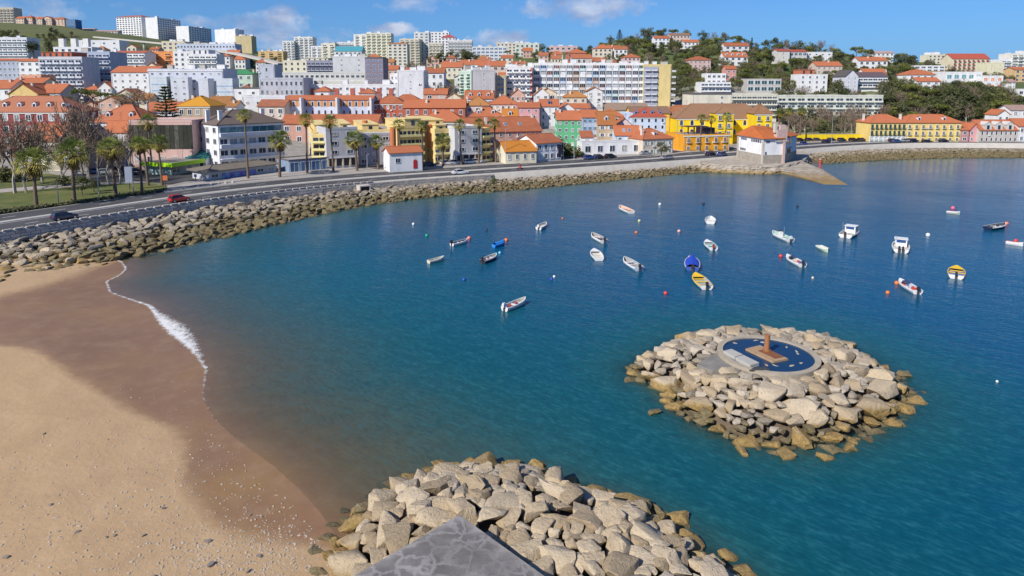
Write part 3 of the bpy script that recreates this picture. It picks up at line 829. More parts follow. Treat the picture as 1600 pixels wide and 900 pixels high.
# revetment along the wall
sh_lo = [q for q in offset(SHORE, 1.0)[::3]]
rv = []
cumr = np.r_[0, np.cumsum(np.linalg.norm(np.diff(SHORE, axis=0), axis=1))]
NB = RI(1135)
def rev_ok_arr(X, Y):
    w = -sdist(X, Y, ROAD) - WALL_OFF - .7; a = -sdist(X, Y, SHORE)
    return (w > 0) & (a < 1.0)
cand = []
for k in range(38000):
    i = random.randrange(4, len(SHORE) - 4); t = random.uniform(-1.2, 22)
    cand.append((i, t))
ci = np.array([c[0] for c in cand]); ct = np.array([c[1] for c in cand])
tn = np.gradient(SHORE, axis=0); tn /= np.linalg.norm(tn, axis=1)[:, None]
jit = RNG.uniform(-1, 1, len(ci))
CX = SHORE[ci, 0] - tn[ci, 1] * ct + tn[ci, 0] * jit; CY = SHORE[ci, 1] + tn[ci, 0] * ct + tn[ci, 1] * jit
okm = rev_ok_arr(CX, CY)
BHX0, BHX1 = onz(1128, 262, 0)[0], onz(1262, 250, 0)[0]
CX, CY = CX[okm], CY[okm]; CZ = shore_z(CX, CY)
cell = {}
for x, y, z in zip(CX, CY, CZ):
    if BHX0 < x < BHX1 or x > 235: continue
    far = np.clip((x + 75) / 90, 0, 1)
    r = random.choice((.5, .7, .9, 1.1)) * (1 - .42 * far) * (0.8 if x > BHX1 else 1)
    cx, cy = int(x // 1.6), int(y // 1.6); good = True
    for ix in range(cx - 2, cx + 3):
        for iy in range(cy - 2, cy + 3):
            for (a, b, q) in cell.get((ix, iy), ()):
                if (a - x) ** 2 + (b - y) ** 2 < ((q + r) * .70) ** 2: good = False
    if good:
        cell.setdefault((cx, cy), []).append((x, y, r))
        rocks.append((x, y, z + .1 * r, r, 'wall_near' if x < -40 else 'wall_far'))
def app_size(k):
    x, y, z, r, zone = k
    Z = depth_of((x, y, z))
    u = CU + FPX * x / Z
    v = CV + FPX * (-(y * math.sin(PT) + (z - HC) * math.cos(PT))) / Z
    if u < -10 or u > 1610 or v > 905: return 0
    s = r / Z
    if zone.endswith('toe') and z < -.25: s *= .4
    return s
rocks.sort(key=app_size, reverse=True)
def rock_label(x, y, z, zone, r=.8):
    sw = 'huge' if r > 1.1 else ('large' if r > .8 else ('small' if r < .5 else 'middle-sized'))
    wet = z < .55
    if zone.startswith('island'):
        th = math.degrees(math.atan2(y - ISL[1], x - ISL[0])); d = math.hypot(x - ISL[0], y - ISL[1])
        sec = ['right end', 'far right side', 'far rim', 'far left side', 'left end', 'near left slope', 'near slope', 'near right slope'][int(((th + 22.5) % 360) // 45)]
        if zone.endswith('toe'): return sw + ' brown weed-stained boulder, waterline at the %s of the islet' % sec, 'islet waterline, ' + sec + ', ' + sw
        rim = d < 6.6
        return (sw + ' pale boulder %s, %s of the rock islet' % ('against the round basin' if rim else 'midway down', sec)), 'islet ' + ('by the basin, ' if rim else 'slope, ') + sec + ', ' + sw
    if zone.startswith('pile'):
        side = 'beach side' if x < PC[0] else 'open water side'
        dd = float(poly_sd(np.array(x), np.array(y), PILE))
        row = 'at the water edge' if zone.endswith('toe') else ('outer row' if dd < 2.6 else ('middle rows' if dd < 4.6 else 'beside the concrete'))
        tip = ' corner' if abs(x - PC[0]) < 3.2 else ''
        return sw + ' pale boulder, %s, %s of the pier%s' % (row, side, tip), 'pier rocks, %s, %s%s, %s' % (side, row, tip, sw)
    return ('grey angular boulder below the block-faced sea wall beside the beach' if zone == 'wall_near' else 'tan boulder in the rock bank below the sea wall beyond the outfall'), 'boulders below the sea wall, ' + zone[5:]
mass, mtint = [], []
nind = 0
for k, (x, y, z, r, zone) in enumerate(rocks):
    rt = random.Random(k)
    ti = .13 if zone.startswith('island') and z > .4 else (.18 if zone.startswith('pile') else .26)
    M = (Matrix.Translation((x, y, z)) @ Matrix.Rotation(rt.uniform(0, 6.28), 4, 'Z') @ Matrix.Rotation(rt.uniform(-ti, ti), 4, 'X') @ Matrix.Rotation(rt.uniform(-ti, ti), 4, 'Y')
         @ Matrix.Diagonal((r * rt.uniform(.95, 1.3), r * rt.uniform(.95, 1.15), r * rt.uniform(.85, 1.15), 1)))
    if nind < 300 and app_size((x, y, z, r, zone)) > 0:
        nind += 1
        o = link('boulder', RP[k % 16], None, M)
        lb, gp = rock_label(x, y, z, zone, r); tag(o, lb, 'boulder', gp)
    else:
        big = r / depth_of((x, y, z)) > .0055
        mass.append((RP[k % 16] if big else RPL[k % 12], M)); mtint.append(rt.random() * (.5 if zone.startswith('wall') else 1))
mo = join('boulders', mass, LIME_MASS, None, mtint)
mo.data.set_sharp_from_angle(angle=R(28))
# rubble core under the loose stones
core_m = plain_mat('rubble_core', (.12, .09, .06), 0.95, var=0.5, scale=2.5)
xs = np.arange(ISL[0] - 14, ISL[0] + 14, .7); ys = np.arange(ISL[1] - 14, ISL[1] + 14, .7)
V, F = grid_mesh(xs, ys, lambda X, Y: np.where(island_z(X, Y) < .1, island_z(X, Y) - 1.3, np.minimum(island_z(X, Y), 1.7) - .6))
tag(link('rubble', np_mesh('rubble', V, F, core_m)), kind='stuff')
xs = np.arange(PILE[:, 0].min() - 3, PILE[:, 0].max() + 4, .7); ys = np.arange(20, PILE[:, 1].max() + 4, .7)
V, F = grid_mesh(xs, ys, lambda X, Y: np.minimum(pile_z(X, Y), 1.8) - .6)
tag(link('rubble', np_mesh('rubble', V, F, core_m)), kind='stuff')
l0, l1 = offset(ROAD, WALL_OFF + .3), None
Vv, Ff = [], []
ii = [i for i in range(0, len(ROAD) - 1)]
for i in ii:
    for j in range(9):
        q = offset(ROAD[max(i - 1, 0):i + 2], WALL_OFF + .3 + j * 2.2)[min(i, 1)]
        Vv.append((q[0], q[1], 0))
Vv = np.array(Vv); Vv[:, 2] = shore_z(Vv[:, 0], Vv[:, 1]) - .2
Ff = np.array([(i * 9 + j, i * 9 + j + 1, (i + 1) * 9 + j + 1, (i + 1) * 9 + j) for i in range(len(ii) - 1) for j in range(8)])
tag(link('rubble', np_mesh('rubble', Vv, Ff, core_m)), kind='stuff')

# ------------------------------------------------------------------ pier head
def pier_mat():
    m, nt, b = new_mat('pier_concrete')
    p = pos_n(nt)
    wob = noise_n(nt, p, 1.3, 4, 0.6, out=1)
    vm = N(nt, 'ShaderNodeVectorMath', operation='MULTIPLY_ADD'); L(nt, wob, vm.inputs[0]); vm.inputs[1].default_value = (.9, .9, .9); L(nt, p, vm.inputs[2])
    vo = N(nt, 'ShaderNodeTexVoronoi', feature='DISTANCE_TO_EDGE'); vo.inputs['Scale'].default_value = 0.85; L(nt, vm.outputs[0], vo.inputs['Vector'])
    n1 = noise_n(nt, p, 0.6, 6, 0.65); n2 = noise_n(nt, p, 7, 4, .7); n3 = noise_n(nt, p, 0.25, 3)
    crack = ramp_n(nt, vo.outputs['Distance'], [(0.025, (1, 1, 1)), (0.11, (0, 0, 0))])
    cov = ramp_n(nt, n3, [(0.38, (.25, .25, .25)), (0.58, (1, 1, 1))])
    c = ramp_n(nt, n1, [(0.3, (.11, .10, .094)), (0.52, (.175, .162, .154)), (0.70, (.27, .252, .24))])
    c = mix_n(nt, math_n(nt, 'MULTIPLY', math_n(nt, 'MULTIPLY', crack, cov), .66), c, (.40, .385, .37))
    c = mix_n(nt, math_n(nt, 'MULTIPLY', n2, 0.3), c, (.09, .085, .08))
    e = attr_n(nt, 'edge')
    c = mix_n(nt, math_n(nt, 'MULTIPLY', math_n(nt, 'MULTIPLY', e, n1), 0.9), c, (.33, .31, .30))
    L(nt, c, b.inputs['Base Color']); b.inputs['Roughness'].default_value = 0.85
    bump_n(nt, math_n(nt, 'ADD', n2, math_n(nt, 'MULTIPLY', crack, .8)), b, 0.35, 0.04)
    return m
a, b_ = (PL - PC) / np.linalg.norm(PL - PC), (PR - PC) / np.linalg.norm(PR - PC)
ang = math.atan2(b_[1], b_[0])
xs = np.r_[0, .04, np.linspace(.3, 24, 60)]
bm = bmesh.new()
bmesh.ops.create_cube(bm, size=1)
for v in bm.verts: v.co = Vector(((v.co.x + .5) * 24, (v.co.y - .5) * 24, (v.co.z - .5) * 4.0))
bmesh.ops.subdivide_edges(bm, edges=[e for e in bm.edges if abs(e.verts[0].co.z - e.verts[1].co.z) < .1], cuts=40, use_grid_fill=True)
ed = [e for e in bm.edges if len(e.link_faces) == 2 and e.calc_face_angle(0) > 1]
bmesh.ops.bevel(bm, geom=ed, offset=.05, segments=2, affect='EDGES')
me = bpy.data.meshes.new('pier'); bm.to_mesh(me); bm.free(); me.materials.append(pier_mat())
co = np.empty(len(me.vertices) * 3, np.float32); me.vertices.foreach_get('co', co); co = co.reshape(-1, 3)
attr(me, 'edge', np.clip(1 - np.minimum(co[:, 0], -co[:, 1]) / .45, 0, 1))
pier = link('pier', me, None, Matrix.Translation((PC[0], PC[1], PIER_Z)) @ Matrix.Rotation(ang, 4, 'Z'))
tag(pier, 'grey cracked concrete pier head jutting into the rock pile at the bottom edge', 'pier')

# ------------------------------------------------------------------ round basin on the islet
bz = 2.35
basin = empty('round_basin', (ISL[0], ISL[1], 0), 0, 'round concrete basin with dark water on top of the rock islet', 'basin')
def ring(r0, r1, z0, z1, n=64, wob=0.0):
    m = MB()
    for i in range(n):
        t0, t1 = 2 * math.pi * i / n, 2 * math.pi * (i + 1) / n
        P = lambda r, t, z: (r * math.cos(t), r * math.sin(t), z)
        m.quad(P(r0, t0, z1), P(r1, t0, z1), P(r1, t1, z1), P(r0, t1, z1))
        m.quad(P(r1, t0, z0), P(r1, t1, z0), P(r1, t1, z1), P(r1, t0, z1))
        m.quad(P(r0, t0, z1), P(r0, t1, z1), P(r0, t1, z0), P(r0, t0, z0))
    return m
RIMC = plain_mat('rim_concrete', (.36, .31, .24), .85, var=.3, scale=1.5)
ring(3.8, 4.3, .2, bz - .02).build('rim', RIMC, basin)
m = MB(); m.poly([(3.8 * math.cos(2 * math.pi * i / 48), 3.8 * math.sin(2 * math.pi * i / 48), bz - .14) for i in range(48)])
pw, nt, b = new_mat('basin_water'); b.inputs['Base Color'].default_value = (.012, .040, .095, 1); b.inputs['Roughness'].default_value = .06; b.inputs['IOR'].default_value = 1.33
bump_n(nt, noise_n(nt, pos_n(nt), 2.5, 2), b, .15, .1)
m.build('water_surface', pw, basin)
m = MB(); m.prism([(4.4 * math.cos(2 * math.pi * i / 32), 4.4 * math.sin(2 * math.pi * i / 32)) for i in range(32)], -.5, bz - .5)
m.build('base_drum', RIMC, basin)
def iz(x, y): return 960 + x / 3.261, 480 + y / 3.261
def slab_thing(name, label, cat, pts, z0, z1, mat, parts=None, group=None):
    P = [onz(*iz(*q), z1)[:2] for q in pts]
    c = np.mean(P, axis=0)
    m = MB(); m.prism([p - c for p in P][::-1] if np.cross(P[1] - P[0], P[2] - P[1]) < 0 else [p - c for p in P], 0, z1 - z0)
    o = m.build(name, mat, None, Matrix.Translation((c[0], c[1], z0)))
    return tag(o, label, cat, group)
slab_m = plain_mat('white_slab', (.40, .385, .35), .8, var=.15)
slab_thing('concrete_slab', 'farther of two pale slabs lying across the left edge of the round basin', 'slab', [(556, 222), (597, 212), (655, 240), (614, 252)], bz - .3, bz + .16, slab_m)
slab_thing('concrete_slab', 'nearer of two pale slabs lying across the left edge of the round basin', 'slab', [(617, 255), (658, 243), (738, 282), (692, 295)], bz - .3, bz + .16, slab_m)
RUST = plain_mat('rust', (.20, .075, .03), .8, var=.45, scale=3)
RUSTY = plain_mat('rusty_plank', (.36, .24, .14), .85, var=.35, scale=3)
P = [onz(*iz(*q), bz)[:2] for q in ((668, 212), (742, 194), (886, 263), (808, 278))]
c = np.mean(P, axis=0)
ft = empty('fountain_platform', (c[0], c[1], bz - .3), 0, 'rusty square platform with a thick upright pipe in the middle of the round basin', 'fountain')
m = MB(); m.prism([p - c for p in P][::-1], 0, .32); m.build('deck', RUSTY, ft)
m = MB(); Q = [c + (p - c) * .62 + np.array([.35, -.1]) for p in P]; m.prism([p - c for p in Q][::-1], .322, .345); m.build('rust_plate', RUST, ft)
q = onz(*iz(776, 222), bz)[:2] - c
m = MB(); m.tube([(q[0], q[1], .3), (q[0], q[1], 1.75)], .24, 14); m.tube([(q[0], q[1], 1.75), (q[0], q[1], 1.82)], .27, 14); m.tube([(q[0], q[1], .34), (q[0], q[1], .42)], .36, 14)
m.build('pipe', plain_mat('rust_pipe', (.30, .13, .055), .7, var=.35, scale=4), ft, smooth=False)
for k, (x, y) in enumerate([(617, 186), (720, 173), (757, 183), (876, 206), (938, 240), (778, 298), (820, 300), (904, 302), (950, 288), (925, 228)]):
    p = onz(*iz(x, y), bz - .2); rt = random.Random(k)
    me = RPL[k % 12]
    o = link('stone', RPL[k % 12].copy(), None, Matrix.Translation((p[0], p[1], bz - .2)) @ Matrix.Rotation(rt.uniform(0, 3), 4, 'Z') @ Matrix.Diagonal((.30, .2, .18, 1)))
    o.data.materials.clear(); o.data.materials.append(plain_mat('basin_stone', (.40, .35, .26), .85, var=.3))
    tag(o, 'small pale block standing in the dark water of the round basin', 'stone', 'pale blocks in the basin')
P = [onz(*iz(*q), 2.05)[:2] for q in ((420, 290), (505, 236), (560, 235), (690, 305), (640, 322), (500, 322))]
c = np.mean(P, axis=0)
m = MB(); m.prism([p - c for p in P][::-1], 0, 1.3)
tag(m.build('concrete_apron', plain_mat('apron', (.20, .185, .165), .85, var=.5, scale=1.2), None, Matrix.Translation((c[0], c[1], .75))),
    'flat dark-stained concrete apron beside the left edge of the round basin', 'slab')

p = onz(1187, 578, 2.2)
o = link('stone', RP[3].copy(), None, Matrix.Translation((p[0], p[1], 2.2)) @ Matrix.Diagonal((.85, .5, .35, 1))); o.data.materials.clear(); o.data.materials.append(plain_mat('dark_boulder', (.05, .048, .05), .7, var=.3))
tag(o, 'dark rounded stone lying against the near edge of the round basin', 'stone')
# pebbles and stones on the sand
pebm = plain_mat('pebble', (.42, .36, .29), .9, var=.4, scale=6)
items, tt = [], []
for k in range(2600):
    a = random.random()
    if a < .45: cx, cy, s = 385, 862, 3.2
    elif a < .8: cx, cy, s = 110, 870, 7
    else: cx, cy, s = 250, 720, 8
    p = onz(cx, cy, .8); x, y = p[0] + random.gauss(0, s), p[1] + random.gauss(0, s * .75)
    if y < 22: continue
    r = random.choice((.03, .04, .04, .05, .07))
    items.append((RPL[k % 12], (x, y, r)))
X = np.array([i[1][0] for i in items]); Y = np.array([i[1][1] for i in items]); Zs = sand_z(X, Y)
keep = [k for k in range(len(items)) if Zs[k] > .05 and not in_pier(X[k], Y[k])]
join('pebbles', [(items[k][0], Matrix.Translation((X[k], Y[k], Zs[k] + items[k][1][2] * .2)) @ Matrix.Rotation(k, 4, 'Z') @ Matrix.Diagonal((items[k][1][2] * 1.3, items[k][1][2], items[k][1][2] * .7, 1))) for k in keep], pebm)
stone_m = plain_mat('dark_stone', (.22, .19, .16), .9, var=.3, scale=5)
for k, (u, v, r) in enumerate(((323, 834, .17), (326, 872, .22), (68, 673, .12), (252, 785, .14), (120, 826, .13), (178, 830, .12), (404, 854, .14), (388, 878, .15), (240, 894, .18), (330, 895, .16), (8, 868, .16), (224, 828, .12), (165, 833, .1), (79, 784, .12), (390, 790, .1), (408, 793, .1))):
    p = onz(u, v, .8); z = float(sand_z(np.array(p[0]), np.array(p[1])))
    o = link('stone', RP[k].copy(), None, Matrix.Translation((p[0], p[1], z + r * .25)) @ Matrix.Rotation(k, 4, 'Z') @ Matrix.Diagonal((r * 1.2, r, r * .7, 1)))
    o.data.materials.clear(); o.data.materials.append(stone_m)
    tag(o, 'small dark stone lying loose on the dry sand of the beach', 'stone', 'loose stones on the beach')
# ------------------------------------------------------------------ buildings: where they stand and what they look like
WH, WH2, CREAM, BEIGE, TAN = (.74, .74, .745), (.70, .71, .74), (.70, .64, .48), (.55, .45, .34), (.46, .36, .24)
YEL, BYEL, ORG, SALM, PINK = (.75, .58, .25), (.82, .58, .01), (.76, .34, .02), (.58, .34, .27), (.66, .34, .36)
BRICK, DRED, GRN, LBLUE, GREY, LGREY = (.44, .11, .06), (.27, .055, .055), (.12, .44, .22), (.44, .57, .76), (.36, .38, .44), (.52, .54, .60)
TERRA, OCHRE, BROWN, DARK, RROOF, GOLD = (.48, .15, .062), (.43, .19, .06), (.27, .155, .10), (.10, .085, .08), (.42, .085, .05), (.58, .27, .02)
BLD = []
def h(label, u0, u1, vb, vt, Z, d, fl, nc, wall, roof=None, **k):
    k.update(label=label, u0=u0, u1=u1, vb=vb, vt=vt, Z=Z, d=d, fl=fl, nc=nc, wall=wall, roof=roof); BLD.append(k)
# --- front row, left
h('dark red hotel with white windows and dormers behind the park trees', -30, 113, 247, 175, 208, 15, 4, 8, DRED, ('hip', 4.6, (.42, .16, .085)), dorm=6, ws='w', ww=.5, wh=.58, sd=3, corn=1)
h('low cream house with an orange gabled roof in front of the dark red hotel', 38, 100, 262, 219, 178, 11, 2, 4, CREAM, ('gable', 4.0, TERRA), ws='w')
h('grey house with its gable end facing the park under the dark red hotel', 97, 135, 262, 218, 173, 12, 2, 2, (.33, .30, .30), ('gend', 3.0, (.30, .27, .26)), ws='w')
h('white house under a wide hipped orange roof behind the bare plane trees', 146, 226, 254, 191, 198, 14, 3, 5, WH, ('hip', 4.8, (.50, .16, .07)), ws='w', chim=[.3, .75], dorm=2)
h('white wing with tall windows and a small orange roof behind the bare plane trees', 166, 211, 258, 206, 186, 7, 2, 6, WH, ('gable', 2.8, (.48, .15, .06)), ws='w', ww=.6, wh=.7)
h('pink cottage wall beside the tall palm behind the car park', 207, 222, 258, 208, 187, 6, 2, 1, (.62, .42, .38), ('gend', 1.6, TERRA))
h('pink building with a dark glass upper storey beside the lime green kiosk', 206, 304, 262, 191, 182, 14, 3, 5, (.60, .40, .36), None, ws='p', glassband=(.42, .95), f1=1)
h('tan house with a golden hipped roof next to the layered conifer', 282, 332, 240, 166, 226, 12, 4, 4, TAN, ('hip', 3.2, GOLD), ws='w', ww=.55, chim=[.2], corn=1)
h('lavender gabled cottage with an orange roof behind the layered conifer', 229, 284, 228, 173, 238, 10, 3, 3, (.56, .54, .66), ('gable', 2.8, TERRA), ws='w', chim=[.8])
h('white modern clinic with a brown hipped roof and glazed top floor by the coast road', 344, 446, 262, 193, 178, 15, 4, 7, WH2, ('hip', 3.4, (.145, .105, .085)), Z1=191, ws='p', ww=.8, wh=.5, sd=3, sides='L', chim=[.04, .12, .9], chw=1.0, clinic=1, cid='clinic')
h('low snack pavilion with a brown roof and blue mural panels beside the palms', 326, 432, 277, 262, 161, 7, 1, 6, (.50, .50, .52), ('hip', .9, (.20, .17, .13)), Z1=177, ws='p', ww=.6, wh=.3, mural=1, over=.9)
h('flat dark-roofed pavilion with blue glass screens behind the palms', 452, 518, 270, 249, 176, 8, 1, 4, (.20, .27, .38), None, Z1=184, ws='p', ww=.85, wh=.8, wg=(.16, .30, .50), darktop=1)
h('small lime green trimmed kiosk with a grey slab roof by the car park', 268, 313, 269, 255, 170, 9, 1, 3, (.33, .42, .38), None, Z1=179, ws='p', ww=.8, wh=.7, lime=1)
h('white kiosk under a teal striped canopy between clinic and lime green kiosk', 292, 322, 264, 248, 180, 6, 1, 2, WH, ('mono', 1.6, (.02, .19, .17)), ws='p')
# --- yellow and grey apartment complex: blocks of one building
h('yellow and grey apartment complex with curved balconies behind the row of palms', 489, 700, 258, 205, 190, 26, 4, 11, YEL, None, Z1=203, ws='p', ww=.55, wh=.45, sd=7, sides='L', corn=1, cid='yel', huts=[(.02, .10, 2.2), (.2, .27, 2.4), (.36, .48, 2.0), (.62, .7, 2.6), (.80, .97, 3.0)], hutm=YEL)
h('', 511, 560, 259, 202, 183, 10, 4, 2, (.50, .50, .54), None, Z1=187.5, ws='p', ww=.42, wh=.42, root='yel', arcade=1)
h('', 489, 511, 258, 212, 185, 6, 4, 1, YEL, None, ws='b', ww=.9, wh=.7, root='yel')
h('', 561, 612, 257, 211, 190, 8, 4, 3, (.50, .50, .54), None, Z1=194, ws='w', ww=.6, wh=.5, root='yel')
h('', 624, 662, 256, 200, 192, 9, 4, 3, YEL, None, Z1=196, ws='b', ww=.9, wh=.6, root='yel', huts=[(.3, .95, 2.6)], hutm=YEL)
h('', 711, 753, 253, 200, 194.5, 12, 4, 2, (.54, .54, .56), None, Z1=199, ws='p', ww=.42, wh=.42, root='yel', arcade=1)
h('', 753, 766, 252, 203, 200, 10, 4, 1, YEL, None, Z1=202, ws='b', ww=.95, wh=.6, root='yel')
h('', 680, 711, 254, 204, 196, 9, 4, 2, YEL, None, Z1=199, ws='b', ww=.9, wh=.6, root='yel', huts=[(.1, .6, 1.6)], hutm=YEL)
h('long orange tiled roof house tucked between yellow complex and white arcaded terrace', 440, 590, 226, 193, 238, 12, 2, 8, SALM, ('gable', 2.8, TERRA), ws='w', chim=[.1, .5])
h('salmon house with teal doors under a long orange roof beside the yellow complex', 732, 846, 249, 205, 205, 14, 4, 8, SALM, ('gable', 4.0, TERRA), Z1=213, ws='w', ww=.4, wh=.5, chim=[.28, .5, .62, .87, .97], sky=3, teal=1)
h('small white cabin with a red arched door beside the coast road', 609, 660, 264, 238, 176, 6, 1, 2, WH, ('gable', 1.3, TERRA), Z1=180, ws='p', ww=.3, wh=.3, reddoor=.78)
h('low white house with an ochre tiled roof between salmon house and the road', 790, 838, 254, 236, 194, 9, 1, 4, CREAM, ('gable', 2.5, (.55, .20, .02)), Z1=197, ws='w', sd=1)
h('white two storey house with an orange roof and a dark hanging sign', 838, 877, 251, 223, 198, 11, 2, 4, WH, ('gable', 2.2, TERRA), Z1=203, ws='w', ww=.6, wh=.62, sd=1, sign=1)
h('bright green house with white framed windows', 870, 909, 231, 187, 238, 12, 4, 4, GRN, ('gable', 2.8, TERRA), ws='w', ww=.45, wh=.5, chim=[.15], sd=2)
h('narrow pale blue house with blue shutters beside the bright green house', 909, 934, 230, 183, 236, 10, 4, 3, (.40, .47, .60), ('gable', 2.2, TERRA), ws='s', wx=(.10, .28, .48))
h('tan plastered house with a tall ochre roof between pale blue houses', 934, 961, 228, 194, 232, 9, 3, 2, (.50, .37, .24), ('gable', 4.2, (.46, .17, .05)), ws='s', wx=(.62, .62, .58), dorm=1)
h('long low blue house with a white roof light beside the beige dormer house', 961, 1004, 238, 211, 226, 9, 2, 3, (.55, .63, .74), ('gable', 2.8, TERRA), ws='w', sky=2, chim=[.95])
h('beige house with an orange hipped roof and white dormer at the street corner', 1004, 1051, 243, 217, 219, 11, 2, 5, (.62, .53, .43), ('hip', 3.0, TERRA), Z1=224, ws='s', wx=(.6, .68, .62), dorm=1, chim=[.15])
h('long white garage front with a flat roof behind the parked cars', 909, 1003, 243, 222, 217, 5, 1, 5, WH, None, Z1=222, ws='p', ww=.45, wh=.5)
h('little white house with an orange lean-to roof at the end of the white garage', 908, 926, 240, 214, 223, 5, 2, 1, WH, ('mono', 1.6, TERRA), ws='w')
h('pale pink gable end peeping over the long low blue house', 962, 988, 226, 196, 240, 8, 3, 1, (.68, .56, .56), ('gend', 2.6, TERRA), ws='w')
h('pale blue palace with arched windows and blue dormers', 987, 1040, 214, 183, 252, 13, 3, 5, (.56, .66, .80), ('hip', 3.2, RROOF), ws='a', ww=.42, wh=.55, dorm=4, corn=1, dormc=(.16, .28, .45))
h('pale blue side wing of the palace without windows', 976, 988, 214, 179, 256, 12, 3, 1, (.52, .62, .78), None, ws='p', ww=.2)
h('orange villa with a roof terrace and pergola beside the coast road', 1068, 1139, 237, 211, 230, 12, 2, 5, ORG, None, Z1=234, ws='d', ww=.32, wh=.6, pergola=1, corn=1)
h('bright yellow palace with a brown hipped roof behind the orange villa', 1056, 1204, 213, 185, 266, 17, 2, 9, BYEL, ('hip', 5.4, (.30, .16, .085)), ws='a', ww=.4, wh=.6, cid='pal', corn=1)
h('', 1117, 1145, 214, 177, 258, 8, 3, 2, BYEL, ('hip', 2.2, (.30, .16, .085)), ws='d', ww=.4, wh=.6, root='pal', corn=1)
h('', 1178, 1205, 214, 178, 258, 9, 3, 2, BYEL, ('hip', 3.4, (.34, .17, .085)), ws='d', ww=.4, wh=.6, root='pal', corn=1)
h('yellow chapel-like house with a brown roof above the street', 985, 1046, 208, 177, 276, 13, 2, 3, (.78, .50, .05), ('gable', 2.4, BROWN), ws='a', ww=.3)
h('white long house with a half brown half orange roof above the yellow palace', 1040, 1096, 204, 176, 284, 11, 2, 6, WH, ('hip', 2.8, (.40, .15, .06)), ws='w', chim=[.3])
h('long yellow terrace with green shutters by the right hand road', 1358, 1414, 222, 192, 268, 11, 3, 8, (.78, .58, .20), ('hip', 3.0, TERRA), ws='d', ww=.5, wh=.66, chim=[.05], wfg=(.06, .16, .14), base=WH)
h('long yellow terrace with white window surrounds by the right hand road', 1414, 1500, 222.5, 192, 268, 11, 3, 8, (.80, .60, .20), ('hip', 3.0, TERRA), ws='d', ww=.38, wh=.6, chim=[.02], dorm=2, sd=2)
h('pink house with a gable facing the right hand road', 1513, 1531, 222, 203, 268, 9, 2, 2, PINK, ('gend', 2.6, TERRA), ws='w', sd=2)
h('pink lower wing in the shade of the long yellow terrace', 1499, 1514, 222, 203, 268, 9, 2, 1, (.50, .26, .27), ('gable', 2.4, TERRA), ws='w')  # darker copy of PINK: the terrace's shade is put into the wall colour
h('greystone house with three gabled dormers by the right hand road', 1530, 1589, 223, 203, 266, 10, 2, 8, (.52, .48, .44), ('gable', 3.6, TERRA), ws='a', ww=.45, wh=.6, gdorm=3)
h('white house with an orange roof at the right edge beside the greystone house', 1589, 1650, 223, 197, 266, 10, 2, 5, WH, ('gable', 2.6, TERRA), ws='w', ww=.4)
h('white cottage with green creeper above the greystone house', 1556, 1576, 205, 179, 300, 8, 2, 2, WH, ('gend', 2.0, TERRA), ws='w')
h('pale house above the right edge of the road', 1577, 1620, 205, 172, 305, 9, 3, 3, WH, ('gable', 2.0, (.36, .24, .2)), ws='w')
# --- middle of the town
h('long white arcaded terrace with orange panels below a thin tiled roof', 446, 582, 196, 156, 258, 10, 3, 14, (.60, .63, .74), ('gable', 1.4, TERRA), ws='a', ww=.4, wh=.6, party=3, orp=1)
h('brick red school with white windows under a hipped orange roof', 583, 631, 198, 162, 262, 11, 3, 5, BRICK, ('hip', 2.8, TERRA), ws='w', ww=.45, wh=.5, corn=1)
h('lower brick red wing with a long orange roof joined to the school', 631, 727, 198, 168, 258, 10, 2, 7, BRICK, ('gable', 2.8, TERRA), ws='w', ww=.4, chim=[.36])
h('house with jumbled orange roofs just above the yellow complex', 655, 724, 212, 190, 236, 12, 2, 5, CREAM, ('hip', 3.6, TERRA), ws='w', chim=[.35, .7])
h('white gable cottage between the brick red wing and the yellow complex', 606, 630, 214, 192, 232, 8, 2, 2, WH, ('gend', 1.8, (.5, .5, .52)), ws='w')
h('pinkish house with an ochre hipped roof right of the brick red wing', 728, 764, 192, 165, 262, 11, 2, 3, (.64, .50, .47), ('hip', 3.4, OCHRE), ws='w', chim=[.02])
h('grey gabled house with dormers on an orange roof below the pale green flats', 726, 771, 180, 154, 286, 12, 2, 4, LGREY, ('gable', 3.2, TERRA), ws='w', dorm=3, chim=[.95])
h('cream house with a hipped orange roof left of the pink house', 764, 808, 192, 163, 264, 12, 3, 5, (.72, .58, .47), ('hip', 3.4, TERRA), ws='w', chim=[.5])
h('white house with roof lanterns above the salmon house', 734, 784, 208, 182, 242, 10, 2, 4, WH, ('hip', 3.0, TERRA), ws='w', dorm=2, chim=[.35])
h('small house with an ochre roof and one dormer above the salmon house', 785, 809, 206, 184, 238, 8, 2, 2, CREAM, ('gable', 2.8, (.52, .19, .03)), ws='w', dorm=1)
h('pink house with an orange roof above the salmon house', 809, 843, 198, 168, 256, 11, 3, 3, PINK, ('gable', 1.6, TERRA), ws='w', ww=.28, wh=.4, chim=[.02])
h('white house with tall dark windows and a blue dormer right of the pink house', 844, 873, 200, 166, 260, 11, 3, 3, WH, ('gable', 2.4, TERRA), ws='w', ww=.3, wh=.6, dorm=1, dormc=(.16, .22, .36), sd=1)
h('white gable wall right of the house with the blue dormer', 874, 898, 194, 171, 268, 14, 2, 1, WH, ('gend', 2.4, TERRA), ws='p', ww=.1)
h('low white house with an orange roof under the big gridded block', 886, 922, 190, 169, 280, 9, 2, 4, WH2, ('gable', 1.6, TERRA), ws='w')
h('tan warehouse with a long brown roof under the big gridded block', 946, 1014, 190, 172, 292, 16, 2, 4, (.48, .39, .28), ('gable', 2.6, (.30, .21, .15)), ws='w', ww=.2)
h('house with a stepped orange roof behind the tan plastered house', 938, 974, 204, 182, 258, 9, 2, 2, BEIGE, ('hip', 2.6, TERRA), ws='w')
h('white slab of flats with a blank side wall above the brick red school', 622, 663, 176, 112, 296, 16, 6, 1, (.66, .67, .70), None, ws='p', ww=.05, wh=.1, sd=3, sides='L', roofbits=3)
